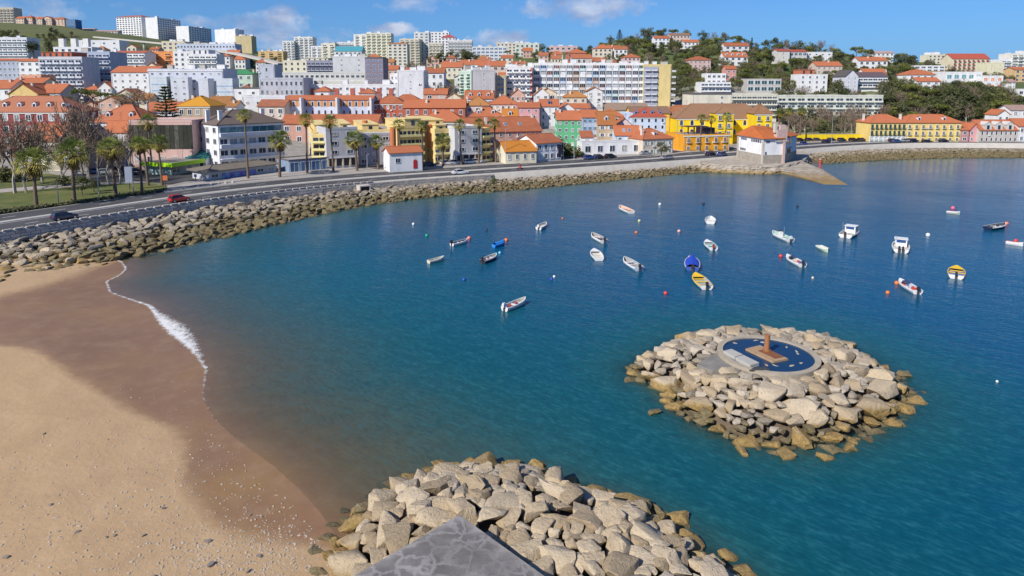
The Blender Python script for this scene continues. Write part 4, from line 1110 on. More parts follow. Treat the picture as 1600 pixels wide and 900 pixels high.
h('small white flats beside the blank white slab', 611, 623, 176, 117, 304, 14, 6, 2, WH, None, ws='w')
h('white flats with orange roofs right of the blank white slab', 663, 694, 160, 114, 332, 12, 4, 3, WH, ('gable', 2.4, TERRA), ws='w', chim=[.5])
h('pale green apartment block with a blank white end wall', 737, 774, 166, 111, 300, 14, 6, 1, (.70, .70, .69), None, ws='p', ww=.04, wh=.1, Z1=304, roofbits=5)
h('pale green balconied face of the block with the blank end wall', 718, 737, 168, 113, 312, 8, 6, 2, (.48, .60, .50), None, Z1=300, ws='b', ww=.8, wh=.5)
h('narrow ochre and glass flats between pale green block and big gridded block', 774, 791, 168, 120, 308, 10, 6, 1, (.50, .46, .28), None, ws='p', ww=.9, wh=.6, wg=(.22, .30, .34))
h('white balconied apartment tower at the left end of the big gridded block', 791, 832, 172, 106, 312, 12, 7, 4, WH, None, ws='b', ww=.7, wh=.55, roofbits=4, redstripe=1)
h('big white apartment block with a grid of balconies in the town centre', 833, 1006, 170, 101, 317, 14, 7, 17, WH, None, ws='g', ww=.9, wh=.82, roofbits=9, corn=1, cid='grid')
h('yellow apartment tower with side balconies right of the big gridded block', 1005, 1047, 168, 103, 314, 15, 7, 4, (.68, .54, .24), None, ws='b', ww=.7, wh=.5, roofbits=3, sideb=1, part_blank=.55, wfg=(.62, .63, .68), greyside=1)
h('cream hotel block with a blank end wall on the right hillside', 1081, 1142, 184, 148, 300, 18, 4, 2, (.66, .62, .52), None, ws='p', ww=.1, wh=.4, darktop=1, right_only=1)
h('long cream hotel wing with balconies behind the yellow palace', 1142, 1213, 182, 148.5, 312, 12, 4, 9, (.62, .60, .50), None, ws='b', ww=.85, wh=.55)
h('long pale hotel wing with balconies half hidden by the trees', 1213, 1378, 182, 150.5, 322, 12, 3, 11, (.60, .61, .54), None, ws='b', ww=.85, wh=.55)
# --- left middle
h('yellow gable-end house with orange roofs behind the dark red hotel', 16, 62, 178, 147, 268, 13, 3, 3, (.70, .50, .20), ('gend', 4.0, TERRA), ws='w', chim=[.6])
h('grey house with a steep orange roof right of the yellow gable-end house', 63, 97, 180, 145, 274, 12, 3, 3, (.40, .42, .46), ('gable', 3.4, TERRA), ws='w', chim=[.3])
h('white house with orange roofs at the left edge behind the dark red hotel', -20, 20, 178, 138, 276, 12, 3, 3, WH, ('gable', 3.2, TERRA), ws='w', chim=[.7])
h('row of low orange roofs above the yellow gable-end house', 20, 70, 165, 130, 300, 10, 3, 5, CREAM, ('gable', 2.2, TERRA), ws='w', chim=[.2, .5])
h('salmon flat-roofed house in front of the balconied grey flats', 36, 68, 160, 119, 310, 10, 4, 4, (.70, .38, .24), None, ws='w')
h('balconied grey flats with an orange attic storey', 67, 134, 166, 91, 335, 14, 7, 6, LGREY, None, ws='b', ww=.75, wh=.55, corn=1, huts=[(.05, .75, 2.8)], hutm=(.50, .13, .06))
h('tall grey flats standing in shade beside the balconied grey flats', 120, 177, 158, 83, 356, 16, 8, 5, (.40, .45, .56), None, ws='b', ww=.8, wh=.5, roofbits=3)  # bluish wall tone carries the shade in its colour
h('blue-grey flats at the left edge above the orange roofs', -20, 35, 140, 95, 385, 14, 5, 8, (.40, .44, .54), ('gable', 1.2, TERRA), ws='w')  # blue shadow is painted in as the wall colour
h('white flats with a red roof edge left of the balconied grey flats', 33, 67, 140, 96, 380, 12, 5, 3, WH, ('gable', 1.4, TERRA), ws='w', chim=[.3, .8])
h('white flats stepping downhill under three orange roofs', 177, 246, 160, 113, 322, 14, 5, 6, WH, ('gable', 2.8, TERRA), ws='w', ww=.3, wh=.35, chim=[.4])
h('big pale grey apartment slab with blue stripes and projecting bays', 236, 352, 180, 110, 300, 16, 6, 9, (.57, .60, .67), None, ws='w', ww=.3, wh=.3, corn=1, cid='slab', roofbits=4)
h('', 240, 264, 180, 122, 294, 6, 6, 1, (.56, .62, .66), None, ws='p', ww=.05, wh=.05, root='slab', bands=1)
h('', 270, 297, 180, 123, 295, 4, 6, 2, (.58, .61, .67), None, ws='w', ww=.3, wh=.3, root='slab')
h('', 313, 328, 180, 125, 293, 6, 6, 1, (.57, .60, .66), None, ws='p', ww=.05, wh=.05, root='slab')
h('', 341, 366, 180, 125, 292, 7, 6, 1, (.57, .62, .67), None, ws='p', ww=.05, wh=.05, root='slab', bands=1)
h('plain white house without windows right of the pale grey slab', 366, 408, 178, 139, 292, 12, 3, 2, WH, None, ws='p', ww=.2, wh=.3, darktop=1)
h('grey hall with a row of slit windows below the viaduct', 408, 476, 178, 124, 286, 14, 4, 9, (.46, .48, .53), None, ws='p', ww=.4, wh=.5)
h('grey windowless tower rising behind the grey hall', 407, 432, 178, 103, 300, 10, 6, 1, (.45, .48, .54), None, ws='p', ww=.1)
h('low white shed in front of the grey hall', 380, 447, 190, 152, 268, 10, 2, 4, (.66, .67, .69), None, ws='p', ww=.3, wh=.2)
h('cream villa with dark windows left of the arcaded terrace', 404, 446, 198, 166, 252, 10, 2, 3, (.62, .54, .47), ('gable', 2.2, (.45, .16, .08)), ws='w', ww=.5)
h('white terrace with brick red pilasters above the arcaded terrace', 476, 622, 172, 134, 296, 10, 4, 14, WH, None, ws='w', ww=.4, wh=.45, redp=1, roofbits=4)
h('white house with an orange hip roof standing before the red pilaster terrace', 493, 516, 176, 143, 284, 8, 3, 1, WH, ('hip', 1.8, TERRA), ws='a', ww=.25)
h('white house with an orange pyramid roof before the red pilaster terrace', 562, 586, 176, 146, 282, 8, 3, 1, WH, ('hip', 1.8, TERRA), ws='p', ww=.05)
h('long flat-roofed grey and white block with glazed upper deck', 430, 572, 160, 115, 340, 16, 5, 18, (.58, .58, .56), None, ws='p', ww=.6, wh=.4, redp2=1)
h('dark brick and blue office tower in the town centre', 572, 600, 158, 92, 330, 14, 9, 3, (.24, .20, .24), None, ws='p', ww=.5, wh=.5, wg=(.12, .16, .30), darktop=1)
h('green-roofed house with pale green walls below the viaduct', 348, 396, 150, 116, 385, 12, 3, 4, (.50, .62, .52), ('hip', 2.4, (.05, .26, .10)), ws='w', chim=[.1, .9])
# --- upper town, left
h('white balconied flats below the grassy hill at the left edge', -10, 45, 96, 60, 505, 14, 5, 7, (.68, .69, .72), None, ws='b', ww=.8, wh=.5, roofbits=2)
h('white flats with three tall chimney stacks', 86, 146, 106, 75, 455, 12, 4, 6, WH2, None, ws='w', stacks=3)
h('long white wall of flats under the grassy hill', 124, 188, 88, 64, 560, 14, 3, 4, (.70, .70, .72), None, ws='p', ww=.2, wh=.3)
h('flats with orange awnings and a tiled roof', 172, 228, 116, 83, 430, 14, 4, 6, WH, ('gable', 1.4, (.46, .13, .07)), ws='b', ww=.8, wh=.5)
h('flats with bright orange balconies in the upper town', 236, 273, 110, 82, 445, 12, 4, 2, (.76, .30, .10), None, ws='b', ww=.9, wh=.5, wfg=(.74, .34, .14))
h('white flats with one orange end wall in the upper town', 272, 301, 112, 82, 440, 12, 4, 3, WH, None, ws='w', ww=.35, roofbits=2)
h('white terraced flats stepping down the slope', 296, 340, 116, 86, 425, 12, 4, 5, WH, None, ws='b', ww=.8, wh=.5, huts=[(.1, .7, 3.2)], hutm=WH)
h('long blue-grey flats with rows of windows on the upper slope', 278, 369, 104, 70, 520, 13, 5, 18, (.52, .57, .68), None, ws='p', ww=.5, wh=.42, roofbits=6)
h('beige flats with flat roofs at the end of the long blue-grey flats', 254, 290, 90, 66, 560, 10, 4, 4, (.66, .58, .42), None, ws='w', roofbits=3)
# --- towers on the ridge
h('white tower block with a red roof edge, first of the ridge towers', 184, 223, 62, 27, 868, 18, 11, 9, WH, ('hip', 2.4, (.36, .12, .08)), ws='p', ww=.62, wh=.6, Z1=856, wg=(.02, .03, .05))
h('long white slab tower with a blank end, second of the ridge towers', 248, 284, 64, 31, 838, 17, 10, 10, WH, None, ws='p', ww=.62, wh=.55, Z1=880, roofbits=5)
h('white slab tower with a blank end, third of the ridge towers', 296, 331, 66, 44, 850, 18, 7, 9, WH, None, ws='p', ww=.62, wh=.55, Z1=895, roofbits=6)
h('plain white tower with hardly any windows on the ridge', 337, 369, 77, 47, 846, 16, 9, 1, (.72, .72, .74), None, Z1=836, ws='p', ww=.02, wh=.1, roofbits=3)
h('plain tan tower right of the white ridge towers', 369, 394, 84, 57, 830, 16, 8, 1, (.56, .46, .26), None, ws='p', ww=.02, wh=.1, roofbits=3)
h('beige apartment block on the hill crest at the left edge', -12, 23, 36, 13, 800, 14, 6, 6, (.56, .50, .40), None, ws='b', ww=.8, wh=.5)
for (a_, b_, t_, c_, r_, n_) in ((25, 38, 29, (.68, .52, .40), 'gable', 'first of five'), (39, 51, 27.5, (.66, .46, .34), 'hip', 'second of five'), (53, 66, 29.5, (.70, .54, .42), 'gable', 'third of five'), (67, 81, 29, (.66, .48, .36), 'gend', 'fourth of five'), (83, 101, 30, (.68, .48, .36), 'hip', 'last and widest of five')):
    h('peach house with an orange roof on the hill crest, ' + n_, a_, b_, 39, t_, 780 + a_ * .2, 10, 3, 3, c_, (r_, 2.4, TERRA), ws='p', ww=.4, chim=[.4])
h('blue glass office cube on the hill crest', 104, 118, 41, 31, 780, 12, 4, 4, (.03, .14, .32), None, ws='p', ww=.85, wh=.8, wg=(.03, .16, .36))
h('low white houses along the crest left of the ridge towers', 118, 146, 53, 46, 800, 10, 2, 6, WH2, ('gable', 1.4, (.45, .3, .25)), ws='w')
h('low pale terrace on the crest just left of the ridge towers', 146, 184, 58, 49, 800, 10, 3, 8, (.66, .58, .54), ('gable', 1.4, (.42, .28, .24)), ws='w')
# --- upper town, centre
h('beige balconied block at the foot of the tan tower', 404, 443, 98, 81, 700, 14, 5, 3, (.60, .42, .20), None, ws='b', ww=.9, wh=.5, roofbits=4)
h('white tower block, lower one of a pair', 443, 461, 104, 65, 760, 14, 10, 3, (.72, .71, .66), None, ws='b', ww=.6, wh=.5)
h('white tower block, taller one of a pair', 461, 490, 106, 59, 765, 16, 12, 4, (.72, .71, .66), None, ws='b', ww=.6, wh=.5, roofbits=2)
h('white stepped flats right of the pair of towers', 487, 504, 110, 73, 680, 14, 8, 2, WH2, None, ws='b', ww=.9, wh=.5)
h('cream balconied flats below the teal roof', 503, 525, 112, 69, 670, 14, 8, 2, (.70, .66, .54), None, ws='b', ww=.9, wh=.5, roofbits=2)
h('hall with a teal metal roof in the upper town', 524, 566, 112, 80, 640, 16, 4, 6, (.60, .62, .64), ('gable', 4.6, (.06, .30, .36)), ws='p', ww=.5)
h('white flats peeping behind the teal roof', 528, 556, 90, 67, 800, 12, 6, 5, WH2, None, ws='b', ww=.8, wh=.5, roofbits=3)
h('white balconied tower left of the cream tower', 554, 574, 108, 55, 770, 16, 13, 2, (.72, .71, .66), None, ws='b', ww=.95, wh=.5, roofbits=1)
h('cream and white tower with a flat top, widest of the central towers', 573, 612, 112, 53, 750, 18, 13, 5, (.70, .66, .50), None, ws='b', ww=.75, wh=.5, roofbits=3, corn=1)
h('cream flats with an orange roof edge before the central towers', 607, 637, 122, 69, 620, 16, 11, 4, (.68, .64, .54), ('hip', 1.4, (.52, .22, .10)), ws='w', ww=.5)
h('beige tower with a shaded flank behind the cream flats', 625, 656, 112, 62, 720, 20, 12, 4, (.62, .56, .44), None, ws='b', ww=.7, wh=.5, roofbits=3)
h('pale tower with a rounded white top among the central towers', 648, 671, 110, 52, 740, 18, 13, 3, (.62, .62, .60), None, ws='w', roofbits=2)
h('low cream flats between tower and wooded knoll', 670, 692, 104, 68, 700, 12, 7, 4, (.66, .60, .50), None, ws='b', ww=.7)
h('white tower with red balconies on the central ridge', 673, 702, 84, 51, 820, 14, 8, 5, WH, None, ws='w', roofbits=2)
h('white flats under a red pyramid roof on the central ridge', 690, 712, 90, 59, 780, 14, 7, 4, WH, ('hip', 3.4, (.46, .09, .08)), ws='w')
h('long white flats right of the red pyramid roof', 700, 738, 96, 64, 740, 14, 7, 8, (.68, .66, .64), None, ws='b', ww=.75, roofbits=4)
h('pale office block with blue glass bands on the central ridge', 738, 792, 100, 74, 690, 14, 5, 8, (.60, .62, .66), None, ws='p', ww=.8, wh=.45, wg=(.06, .14, .30), roofbits=3)
h('cream row along the ridge left of the wooded hill', 776, 830, 90, 68, 760, 12, 5, 9, (.64, .58, .48), None, ws='w', roofbits=6)
h('cream low office house below the pair of towers', 443, 481, 128, 96, 430, 12, 4, 4, (.70, .65, .50), None, ws='w', ww=.3, roofbits=2)
h('dark balconied flats right of the cream low office house', 480, 522, 128, 96, 425, 12, 4, 6, (.30, .30, .38), None, ws='b', ww=.8, huts=[(0, .8, 2)], hutm=CREAM)
h('pale grey flats with a blank wall under the teal roof', 521, 575, 130, 90, 400, 14, 5, 2, (.58, .58, .60), None, ws='w', ww=.1, wh=.25, roofbits=4)
for k, (a, b, c, e, z, w, t) in enumerate([(690, 722, 122, 105, 400, CREAM, 'left'), (720, 752, 118, 101, 430, WH, 'middle'), (748, 790, 120, 103, 420, (.66, .5, .42), 'right')]):
    h('%s one of three orange roofed houses on the slope below the central ridge' % t, a, b, c, e, z, 11, 2, 4, w, ('gable', 3.0, TERRA), ws='w', chim=[.4])
h('orange roofed cottage below the cream flats with the orange roof edge', 598, 622, 128, 109, 400, 10, 2, 3, (.62, .40, .28), ('gable', 2.4, TERRA), ws='w')
# --- wooded hill, right
h('rose house left of the stone pines on the wooded hill', 858, 902, 92, 73, 640, 12, 3, 5, (.60, .42, .42), None, ws='w', roofbits=3)
h('pale green house on the ridge above the gridded block', 805, 842, 88, 69, 660, 12, 3, 5, (.58, .62, .54), None, ws='w', roofbits=3)
h('brick red house with a pyramid roof above the gridded block', 886, 916, 104, 83, 440, 12, 3, 4, (.50, .14, .08), ('hip', 2.6, TERRA), ws='w')
h('cream house with a broad orange roof left of the stone pines', 928, 956, 94, 76, 500, 12, 3, 4, (.68, .60, .48), ('hip', 3.0, TERRA), ws='w', chim=[.6])
h('low house with an orange roof right above the gridded block', 893, 924, 110, 91, 405, 10, 2, 4, (.60, .54, .50), ('gable', 2.2, TERRA), ws='w')
h('pink villa below the stone pine grove', 974, 1000, 106, 90, 430, 11, 3, 4, (.66, .46, .44), ('hip', 2.4, TERRA), ws='w')
h('white villa beside the pink villa below the stone pines', 960, 980, 92, 77, 500, 10, 2, 3, WH, ('gable', 2.2, TERRA), ws='w')
h('orange roofed cottage half hidden behind the gridded block roof', 928, 950, 108, 96, 400, 9, 2, 2, WH, ('hip', 2.0, TERRA), ws='w')
h('white villa cluster at the top of the wooded hill', 1022, 1046, 74, 60, 540, 10, 3, 4, WH, ('gable', 2.0, TERRA), ws='w')
h('long pink house on the crest of the wooded hill', 1046, 1078, 66, 55, 560, 10, 2, 6, (.62, .48, .42), ('gable', 1.8, BROWN), ws='w')
h('white villa with an orange roof under the crest of the wooded hill', 1068, 1092, 76, 66, 520, 10, 2, 4, WH, ('gable', 2.0, TERRA), ws='w')
h('rose villa with a wide orange roof on the wooded hill', 1076, 1110, 112, 94, 400, 12, 3, 5, (.60, .42, .38), ('hip', 2.2, TERRA), ws='w')
h('white modern villa in stacked terraces on the wooded hill', 1095, 1141, 144, 129, 345, 12, 2, 4, WH, None, ws='b', ww=.9, wh=.6, cid='terr')
h('', 1104, 1134, 132, 115.5, 352, 10, 2, 4, WH, None, ws='w', ww=.7, wh=.5, root='terr')
h('white house with an orange roof and row of dormers on the wooded hill', 1131, 1168, 102, 89, 425, 11, 2, 4, WH, ('gable', 3.0, TERRA), ws='w', dorm=4, chim=[.1, .98])
h('white villa by a stone pine high on the wooded hill', 1132, 1170, 84, 72, 490, 10, 2, 4, (.66, .68, .72), ('gable', 2.4, TERRA), ws='w')
h('salmon house with a green awning on the wooded hill', 1134, 1150, 124, 108, 375, 8, 2, 2, (.62, .30, .26), ('gable', 1.8, TERRA), ws='w')
h('dark glazed villa half hidden among trees above the hotel', 1167, 1220, 144, 124, 352, 10, 2, 5, (.50, .48, .46), None, ws='p', ww=.8, wh=.6, wg=(.03, .10, .12))
h('grey block with a blank wall near the hill crest', 1214, 1233, 100, 80, 460, 10, 3, 1, (.58, .56, .53), ('gable', 1.4, RROOF), ws='p', ww=.05)
h('grey villa with a dark band of windows near the hill crest', 1233, 1260, 96, 81, 462, 10, 2, 4, (.56, .55, .54), ('gable', 1.4, RROOF), ws='p', ww=.8, wh=.5)
h('long white flat-roofed villa near the hill crest', 1260, 1300, 95, 82, 465, 10, 2, 4, WH, None, ws='p', ww=.3, wh=.3)
h('white villa with terracotta roof terrace on the right hillside', 1248, 1292, 140, 117, 352, 11, 3, 4, WH, None, ws='w', ww=.3, huts=[(.05, .55, 2.6)], hutm=(.50, .16, .08), roofbits=1)
h('twin houses with orange roofs and open loggias on the right hillside', 1275, 1315, 122, 103, 392, 11, 3, 5, (.62, .50, .42), ('gable', 2.4, TERRA), ws='w', chim=[.6])
h('grey gabled mansion with long terraces on the right hillside', 1320, 1340, 138, 119, 348, 14, 3, 2, (.60, .61, .66), ('gend', 3.2, DARK), ws='p', ww=.1)
h('white terrace wing with a dark roof beside the grey gabled mansion', 1340, 1386, 138, 120, 352, 11, 2, 6, WH, ('gable', 2.2, (.13, .09, .10)), ws='b', ww=.85)
h('white house with an orange roof behind the grey gabled mansion', 1350, 1384, 124, 114, 372, 8, 2, 4, WH, ('gable', 2.2, TERRA), ws='w')
h('white villa with a long orange roof high on the right hillside', 1341, 1386, 110, 95, 432, 10, 2, 5, WH, ('gable', 2.4, TERRA), ws='w', chim=[.4, .9])
h('white houses on the skyline behind the round stone pine', 1362, 1396, 98, 83, 560, 10, 3, 5, WH, ('gable', 1.6, (.46, .3, .26)), ws='w')
h('white house with an orange hipped roof right of the dense pines', 1418, 1460, 138, 117, 362, 11, 3, 4, WH, ('hip', 2.6, TERRA), ws='w', chim=[.75])
h('low white wing with an orange roof before the hipped roof house', 1432, 1468, 140, 127, 350, 8, 2, 3, WH, ('gable', 1.8, TERRA), ws='w')
h('brown flats behind the white hipped roof house', 1444, 1476, 128, 112, 392, 9, 3, 3, (.48, .32, .16), None, ws='w')
h('white modern house with broad eaves on the right hillside', 1428, 1476, 112, 103, 420, 10, 2, 5, WH, None, ws='p', ww=.7, wh=.5)
h('white modern villa with big glass fronts on the right hillside', 1476, 1533, 138, 114, 372, 12, 2, 5, WH, None, ws='p', ww=.65, wh=.55, wg=(.08, .18, .20))
h('white framed box villa with an orange shutter on the right hillside', 1533, 1566, 140, 119, 366, 10, 2, 3, WH, None, ws='p', ww=.5, wh=.5, wg=(.46, .14, .06))
h('cream apartment block with a long red roof on the right skyline', 1487, 1545, 112, 92, 520, 14, 4, 8, (.68, .60, .44), ('gable', 4.0, RROOF), ws='b', ww=.4, wfg=(.4, .1, .1))
h('low cream flats left of the long red roof on the skyline', 1450, 1488, 100, 86, 560, 12, 3, 6, (.66, .62, .48), None, ws='w', roofbits=3)
h('cream flats left of the white tower on the right skyline', 1541, 1568, 118, 99, 470, 12, 3, 2, (.68, .64, .46), None, ws='p', ww=.05)
h('white stepped flats before the right edge tower', 1564, 1586, 112, 94, 500, 12, 4, 3, WH, None, ws='b', ww=.8)
h('white tower block at the right edge of the skyline', 1578, 1606, 122, 85, 500, 14, 7, 3, (.70, .68, .62), None, ws='b', ww=.7, roofbits=2)
h('ochre house at the right edge below the white tower', 1584, 1612, 128, 109, 430, 10, 3, 3, (.62, .42, .22), ('gable', 1.6, TERRA), ws='w')
h('small white chapel among trees at the right', 1576, 1586, 138, 128, 385, 6, 2, 2, WH, ('gable', 1.4, (.5, .3, .25)), ws='w')
h('white carport at the right edge above the trees', 1588, 1616, 150, 140, 350, 8, 1, 2, WH, None, ws='p')

# small old-town houses squeezed into the gaps between the larger ones
_r = random.Random(21)
def _foot(b):
    Zm = (b['Z'] + b.get('Z1', b['Z'])) / 2; um = (b['u0'] + b['u1']) / 2
    return (um - 800) / FPX * Zm, Zm + b['d'] / 2, (b['u1'] - b['u0']) / FPX * Zm / 2 + abs(b.get('Z1', b['Z']) - b['Z']) * .3, b['d'] / 2 + abs(b.get('Z1', b['Z']) - b['Z']) / 2
_F = [_foot(b) for b in BLD]
for (ua, ub, Za, Zb, va, vb2, n) in ((600, 1000, 216, 300, 214, 168, 22), (140, 440, 225, 330, 212, 160, 18), (480, 800, 330, 520, 150, 104, 22), (60, 420, 360, 560, 140, 84, 18), (790, 960, 340, 560, 150, 88, 12)):
    k = 0
    for _ in range(n * 30):
        if k >= n: break
        Zk = _r.uniform(Za, Zb); u = _r.uniform(ua, ub); t = (Zk - Za) / (Zb - Za); v = va + (vb2 - va) * t
        hw, dd, hh = _r.uniform(3.2, 5.5), _r.uniform(7, 10), _r.uniform(5.5, 9)
        x = (u - 800) / FPX * Zk
        if any(abs(x - f[0]) < hw + f[2] * .9 and abs(Zk + dd / 2 - f[1]) < dd / 2 + f[3] * .9 for f in _F): continue
        du = hw / Zk * FPX; dv = (hh + 2.5) / Zk * FPX
        if any((b['Z'] + b.get('Z1', b['Z'])) / 2 > Zk and max(0, min(u + du, b['u1']) - max(u - du, b['u0'])) * max(0, min(v, (b['vb'] * .55 + b['vt'] * .45)) - max(v - dv, b['vt'] - 8)) > .10 * (b['u1'] - b['u0']) * (b['vb'] * .55 - b['vt'] * .55 + 8) for b in BLD): continue
        dv = hh / Zk * FPX
        th = ('left', 'middle', 'right')[min(2, int((u - ua) / (ub - ua) * 3))]; h('small %s house with an orange roof, %s part of the %s' % (('white', 'cream', 'salmon')[k % 3], th, ('old town' if Za < 300 else 'upper town') + (' centre' if ua >= 480 else ' west side')), u - du, u + du, v, v - dv, Zk, dd, 2 if hh < 7 else 3, _r.choice((2, 3)), ((.70, .70, .70), (.68, .60, .46), (.60, .38, .30))[k % 3],
          (_r.choice(('gable', 'hip', 'gend')), _r.uniform(1.8, 2.8), _r.choice((TERRA, TERRA, OCHRE, (.40, .14, .07)))), ws='w', chim=[_r.uniform(.2, .8)], small='%s, %s %s%s' % (('white', 'cream', 'salmon')[k % 3], th, ('old town' if Za < 300 else 'upper town'), (' centre' if ua >= 480 else ' west')))
        _F.append((x, Zk + dd / 2, hw, dd / 2)); k += 1

# ------------------------------------------------------------------ terrain through the building bases
CTRL = []
for b in BLD:
    Z0, Z1 = b['Z'], b.get('Z1', b['Z'])
    um = (b['u0'] + b['u1']) / 2; Zm = (Z0 + Z1) / 2
    p = at(um, b['vb'], Zm)
    b['zb'] = p[2]
    CTRL.append((p[0], p[1] + b['d'] * .5, p[2]))
for (u, v, Z) in ((1300, 190, 300), (1450, 188, 305), (1260, 205, 280), (1400, 205, 290), (1400, 150, 345), (1550, 165, 335), (1460, 150, 345), (1300, 122, 400), (1500, 122, 410), (1200, 88, 500), (1000, 78, 520), (960, 72, 545),
                  (900, 80, 620), (1100, 62, 575), (1400, 100, 520), (1550, 108, 560), (1250, 76, 560), (1300, 84, 545), (1330, 92, 560), (1000, 62, 590), (1430, 97, 560), (1600, 112, 560), (1200, 78, 560), (1150, 66, 570), (1040, 60, 590),
                  (900, 80, 640), (960, 66, 620), (850, 84, 720), (700, 100, 500), (640, 110, 480), (560, 105, 700), (50, 72, 560), (60, 48, 690), (10, 36, 770), (90, 40, 770), (130, 50, 770), (60, 60, 620), (130, 66, 620), (180, 75, 620), (150, 95, 500), (20, 90, 520),
                  (240, 165, 290), (200, 175, 280), (150, 160, 300), (680, 150, 310), (710, 155, 300), (1130, 160, 320), (1250, 160, 345), (1340, 155, 345), (400, 100, 600), (60, 82, 540)):
    CTRL.append(tuple(at(u, v, Z)))
for i in range(0, len(ROAD), 5):
    q = offset(ROAD, -13)[i]; CTRL.append((q[0], q[1], 2.62))
    q = offset(ROAD, -24)[i]; CTRL.append((q[0], q[1], 2.62))
for u in range(-400, 2100, 150):
    CTRL.append(tuple(at(u, 150, 1500)))
CT = np.array(CTRL)
def terrain_z(X, Y):
    X = np.asarray(X, float); Y = np.asarray(Y, float); sh = X.shape
    x, y = X.ravel(), Y.ravel()
    num = np.zeros(len(x)); den = np.zeros(len(x))
    for (cx, cy, cz) in CT:
        w = 1.0 / ((x - cx) ** 2 + (y - cy) ** 2 + 40.0) ** 1.7
        num += w * cz; den += w
    z = num / den
    s = sdist(x, y, ROAD)                      # inland positive
    f = np.clip((s - 30 - 28 * np.clip((-30 - x) / 20, 0, 1)) / 30, 0, 1)
    z = 2.56 + (np.maximum(z, 2.6) - 2.6) * f * f * (3 - 2 * f)
    z = np.where(s < 1, 2.4 + (s - 1) * 1.0, np.where(s < 11, 2.4, np.where(s < 16, 2.4 + .16 * (s - 11) / 5, z)))
    return np.maximum(z, -4).reshape(sh)
def ground_mat():
    m, nt, b = new_mat('hillside')
    p = pos_n(nt)
    n1 = noise_n(nt, p, 0.02, 5, 0.6); n2 = noise_n(nt, p, 0.35, 5, 0.65)
    ur = attr_n(nt, 'urban'); gr = attr_n(nt, 'grass')
    c = ramp_n(nt, math_n(nt, 'ADD', math_n(nt, 'MULTIPLY', n1, .6), math_n(nt, 'MULTIPLY', n2, .4)), [(0.35, (.05, .08, .02)), (0.5, (.085, .11, .03)), (0.65, (.15, .14, .06))])
    g = ramp_n(nt, n2, [(0.3, (.07, .09, .026)), (0.55, (.115, .125, .04)), (.8, (.18, .16, .065))])
    c = mix_n(nt, gr, c, g)
    u = ramp_n(nt, n2, [(0.3, (.20, .19, .18)), (0.55, (.30, .28, .25)), (0.75, (.36, .32, .26))])
    c = mix_n(nt, ur, c, u)
    L(nt, c, b.inputs['Base Color']); b.inputs['Roughness'].default_value = 0.95
    bump_n(nt, n2, b, .6, .5)
    return m
xs = np.r_[np.linspace(-1100, -420, 30), np.arange(-400, 420, 5.0), np.linspace(430, 1200, 35)]
ys = np.r_[np.arange(60, 620, 5.0), np.linspace(630, 1500, 45)]
V, F = grid_mesh(xs, ys, terrain_z)
me = np_mesh('hillside', V, F, ground_mat())
s = sdist(V[:, 0], V[:, 1], ROAD)
UU = CU + FPX * V[:, 0] / np.maximum(V[:, 1], 1)
attr(me, 'urban', np.clip((s - 6) / 4, 0, 1) * np.clip((150 - s) / 60, 0, 1) * np.where(UU > 1230, .15, 1) * np.where((UU < 230) & (s < 36), 0, 1))
attr(me, 'grass', np.where((UU < 200) & (V[:, 1] > 560), 1, 0) * 1.0)
tag(link('hillside', me), kind='structure')
TGX, TGY = np.arange(-620, 620, 5.0), np.arange(150, 1050, 5.0)
TGZ = terrain_z(*np.meshgrid(TGX, TGY))
def tz(x, y):
    i = np.clip((np.asarray(x) + 620) / 5, 0, len(TGX) - 1.01); j = np.clip((np.asarray(y) - 150) / 5, 0, len(TGY) - 1.01)
    a, b = i.astype(int), j.astype(int); f, g = i - a, j - b
    return (TGZ[b, a] * (1 - f) + TGZ[b, a + 1] * f) * (1 - g) + (TGZ[b + 1, a] * (1 - f) + TGZ[b + 1, a + 1] * f) * g
def hit(u, v, Z0=150, Z1=1100):
    Zs = np.arange(Z0, Z1, 2.0)
    P = np.array([0, 0, HC]) + Zs[:, None] * ray(u, v)
    t = tz(P[:, 0], P[:, 1])
    k = np.argmax(t >= P[:, 2])
    if t[k] < P[k, 2]: return None
    return np.array([P[k, 0], P[k, 1], t[k]])

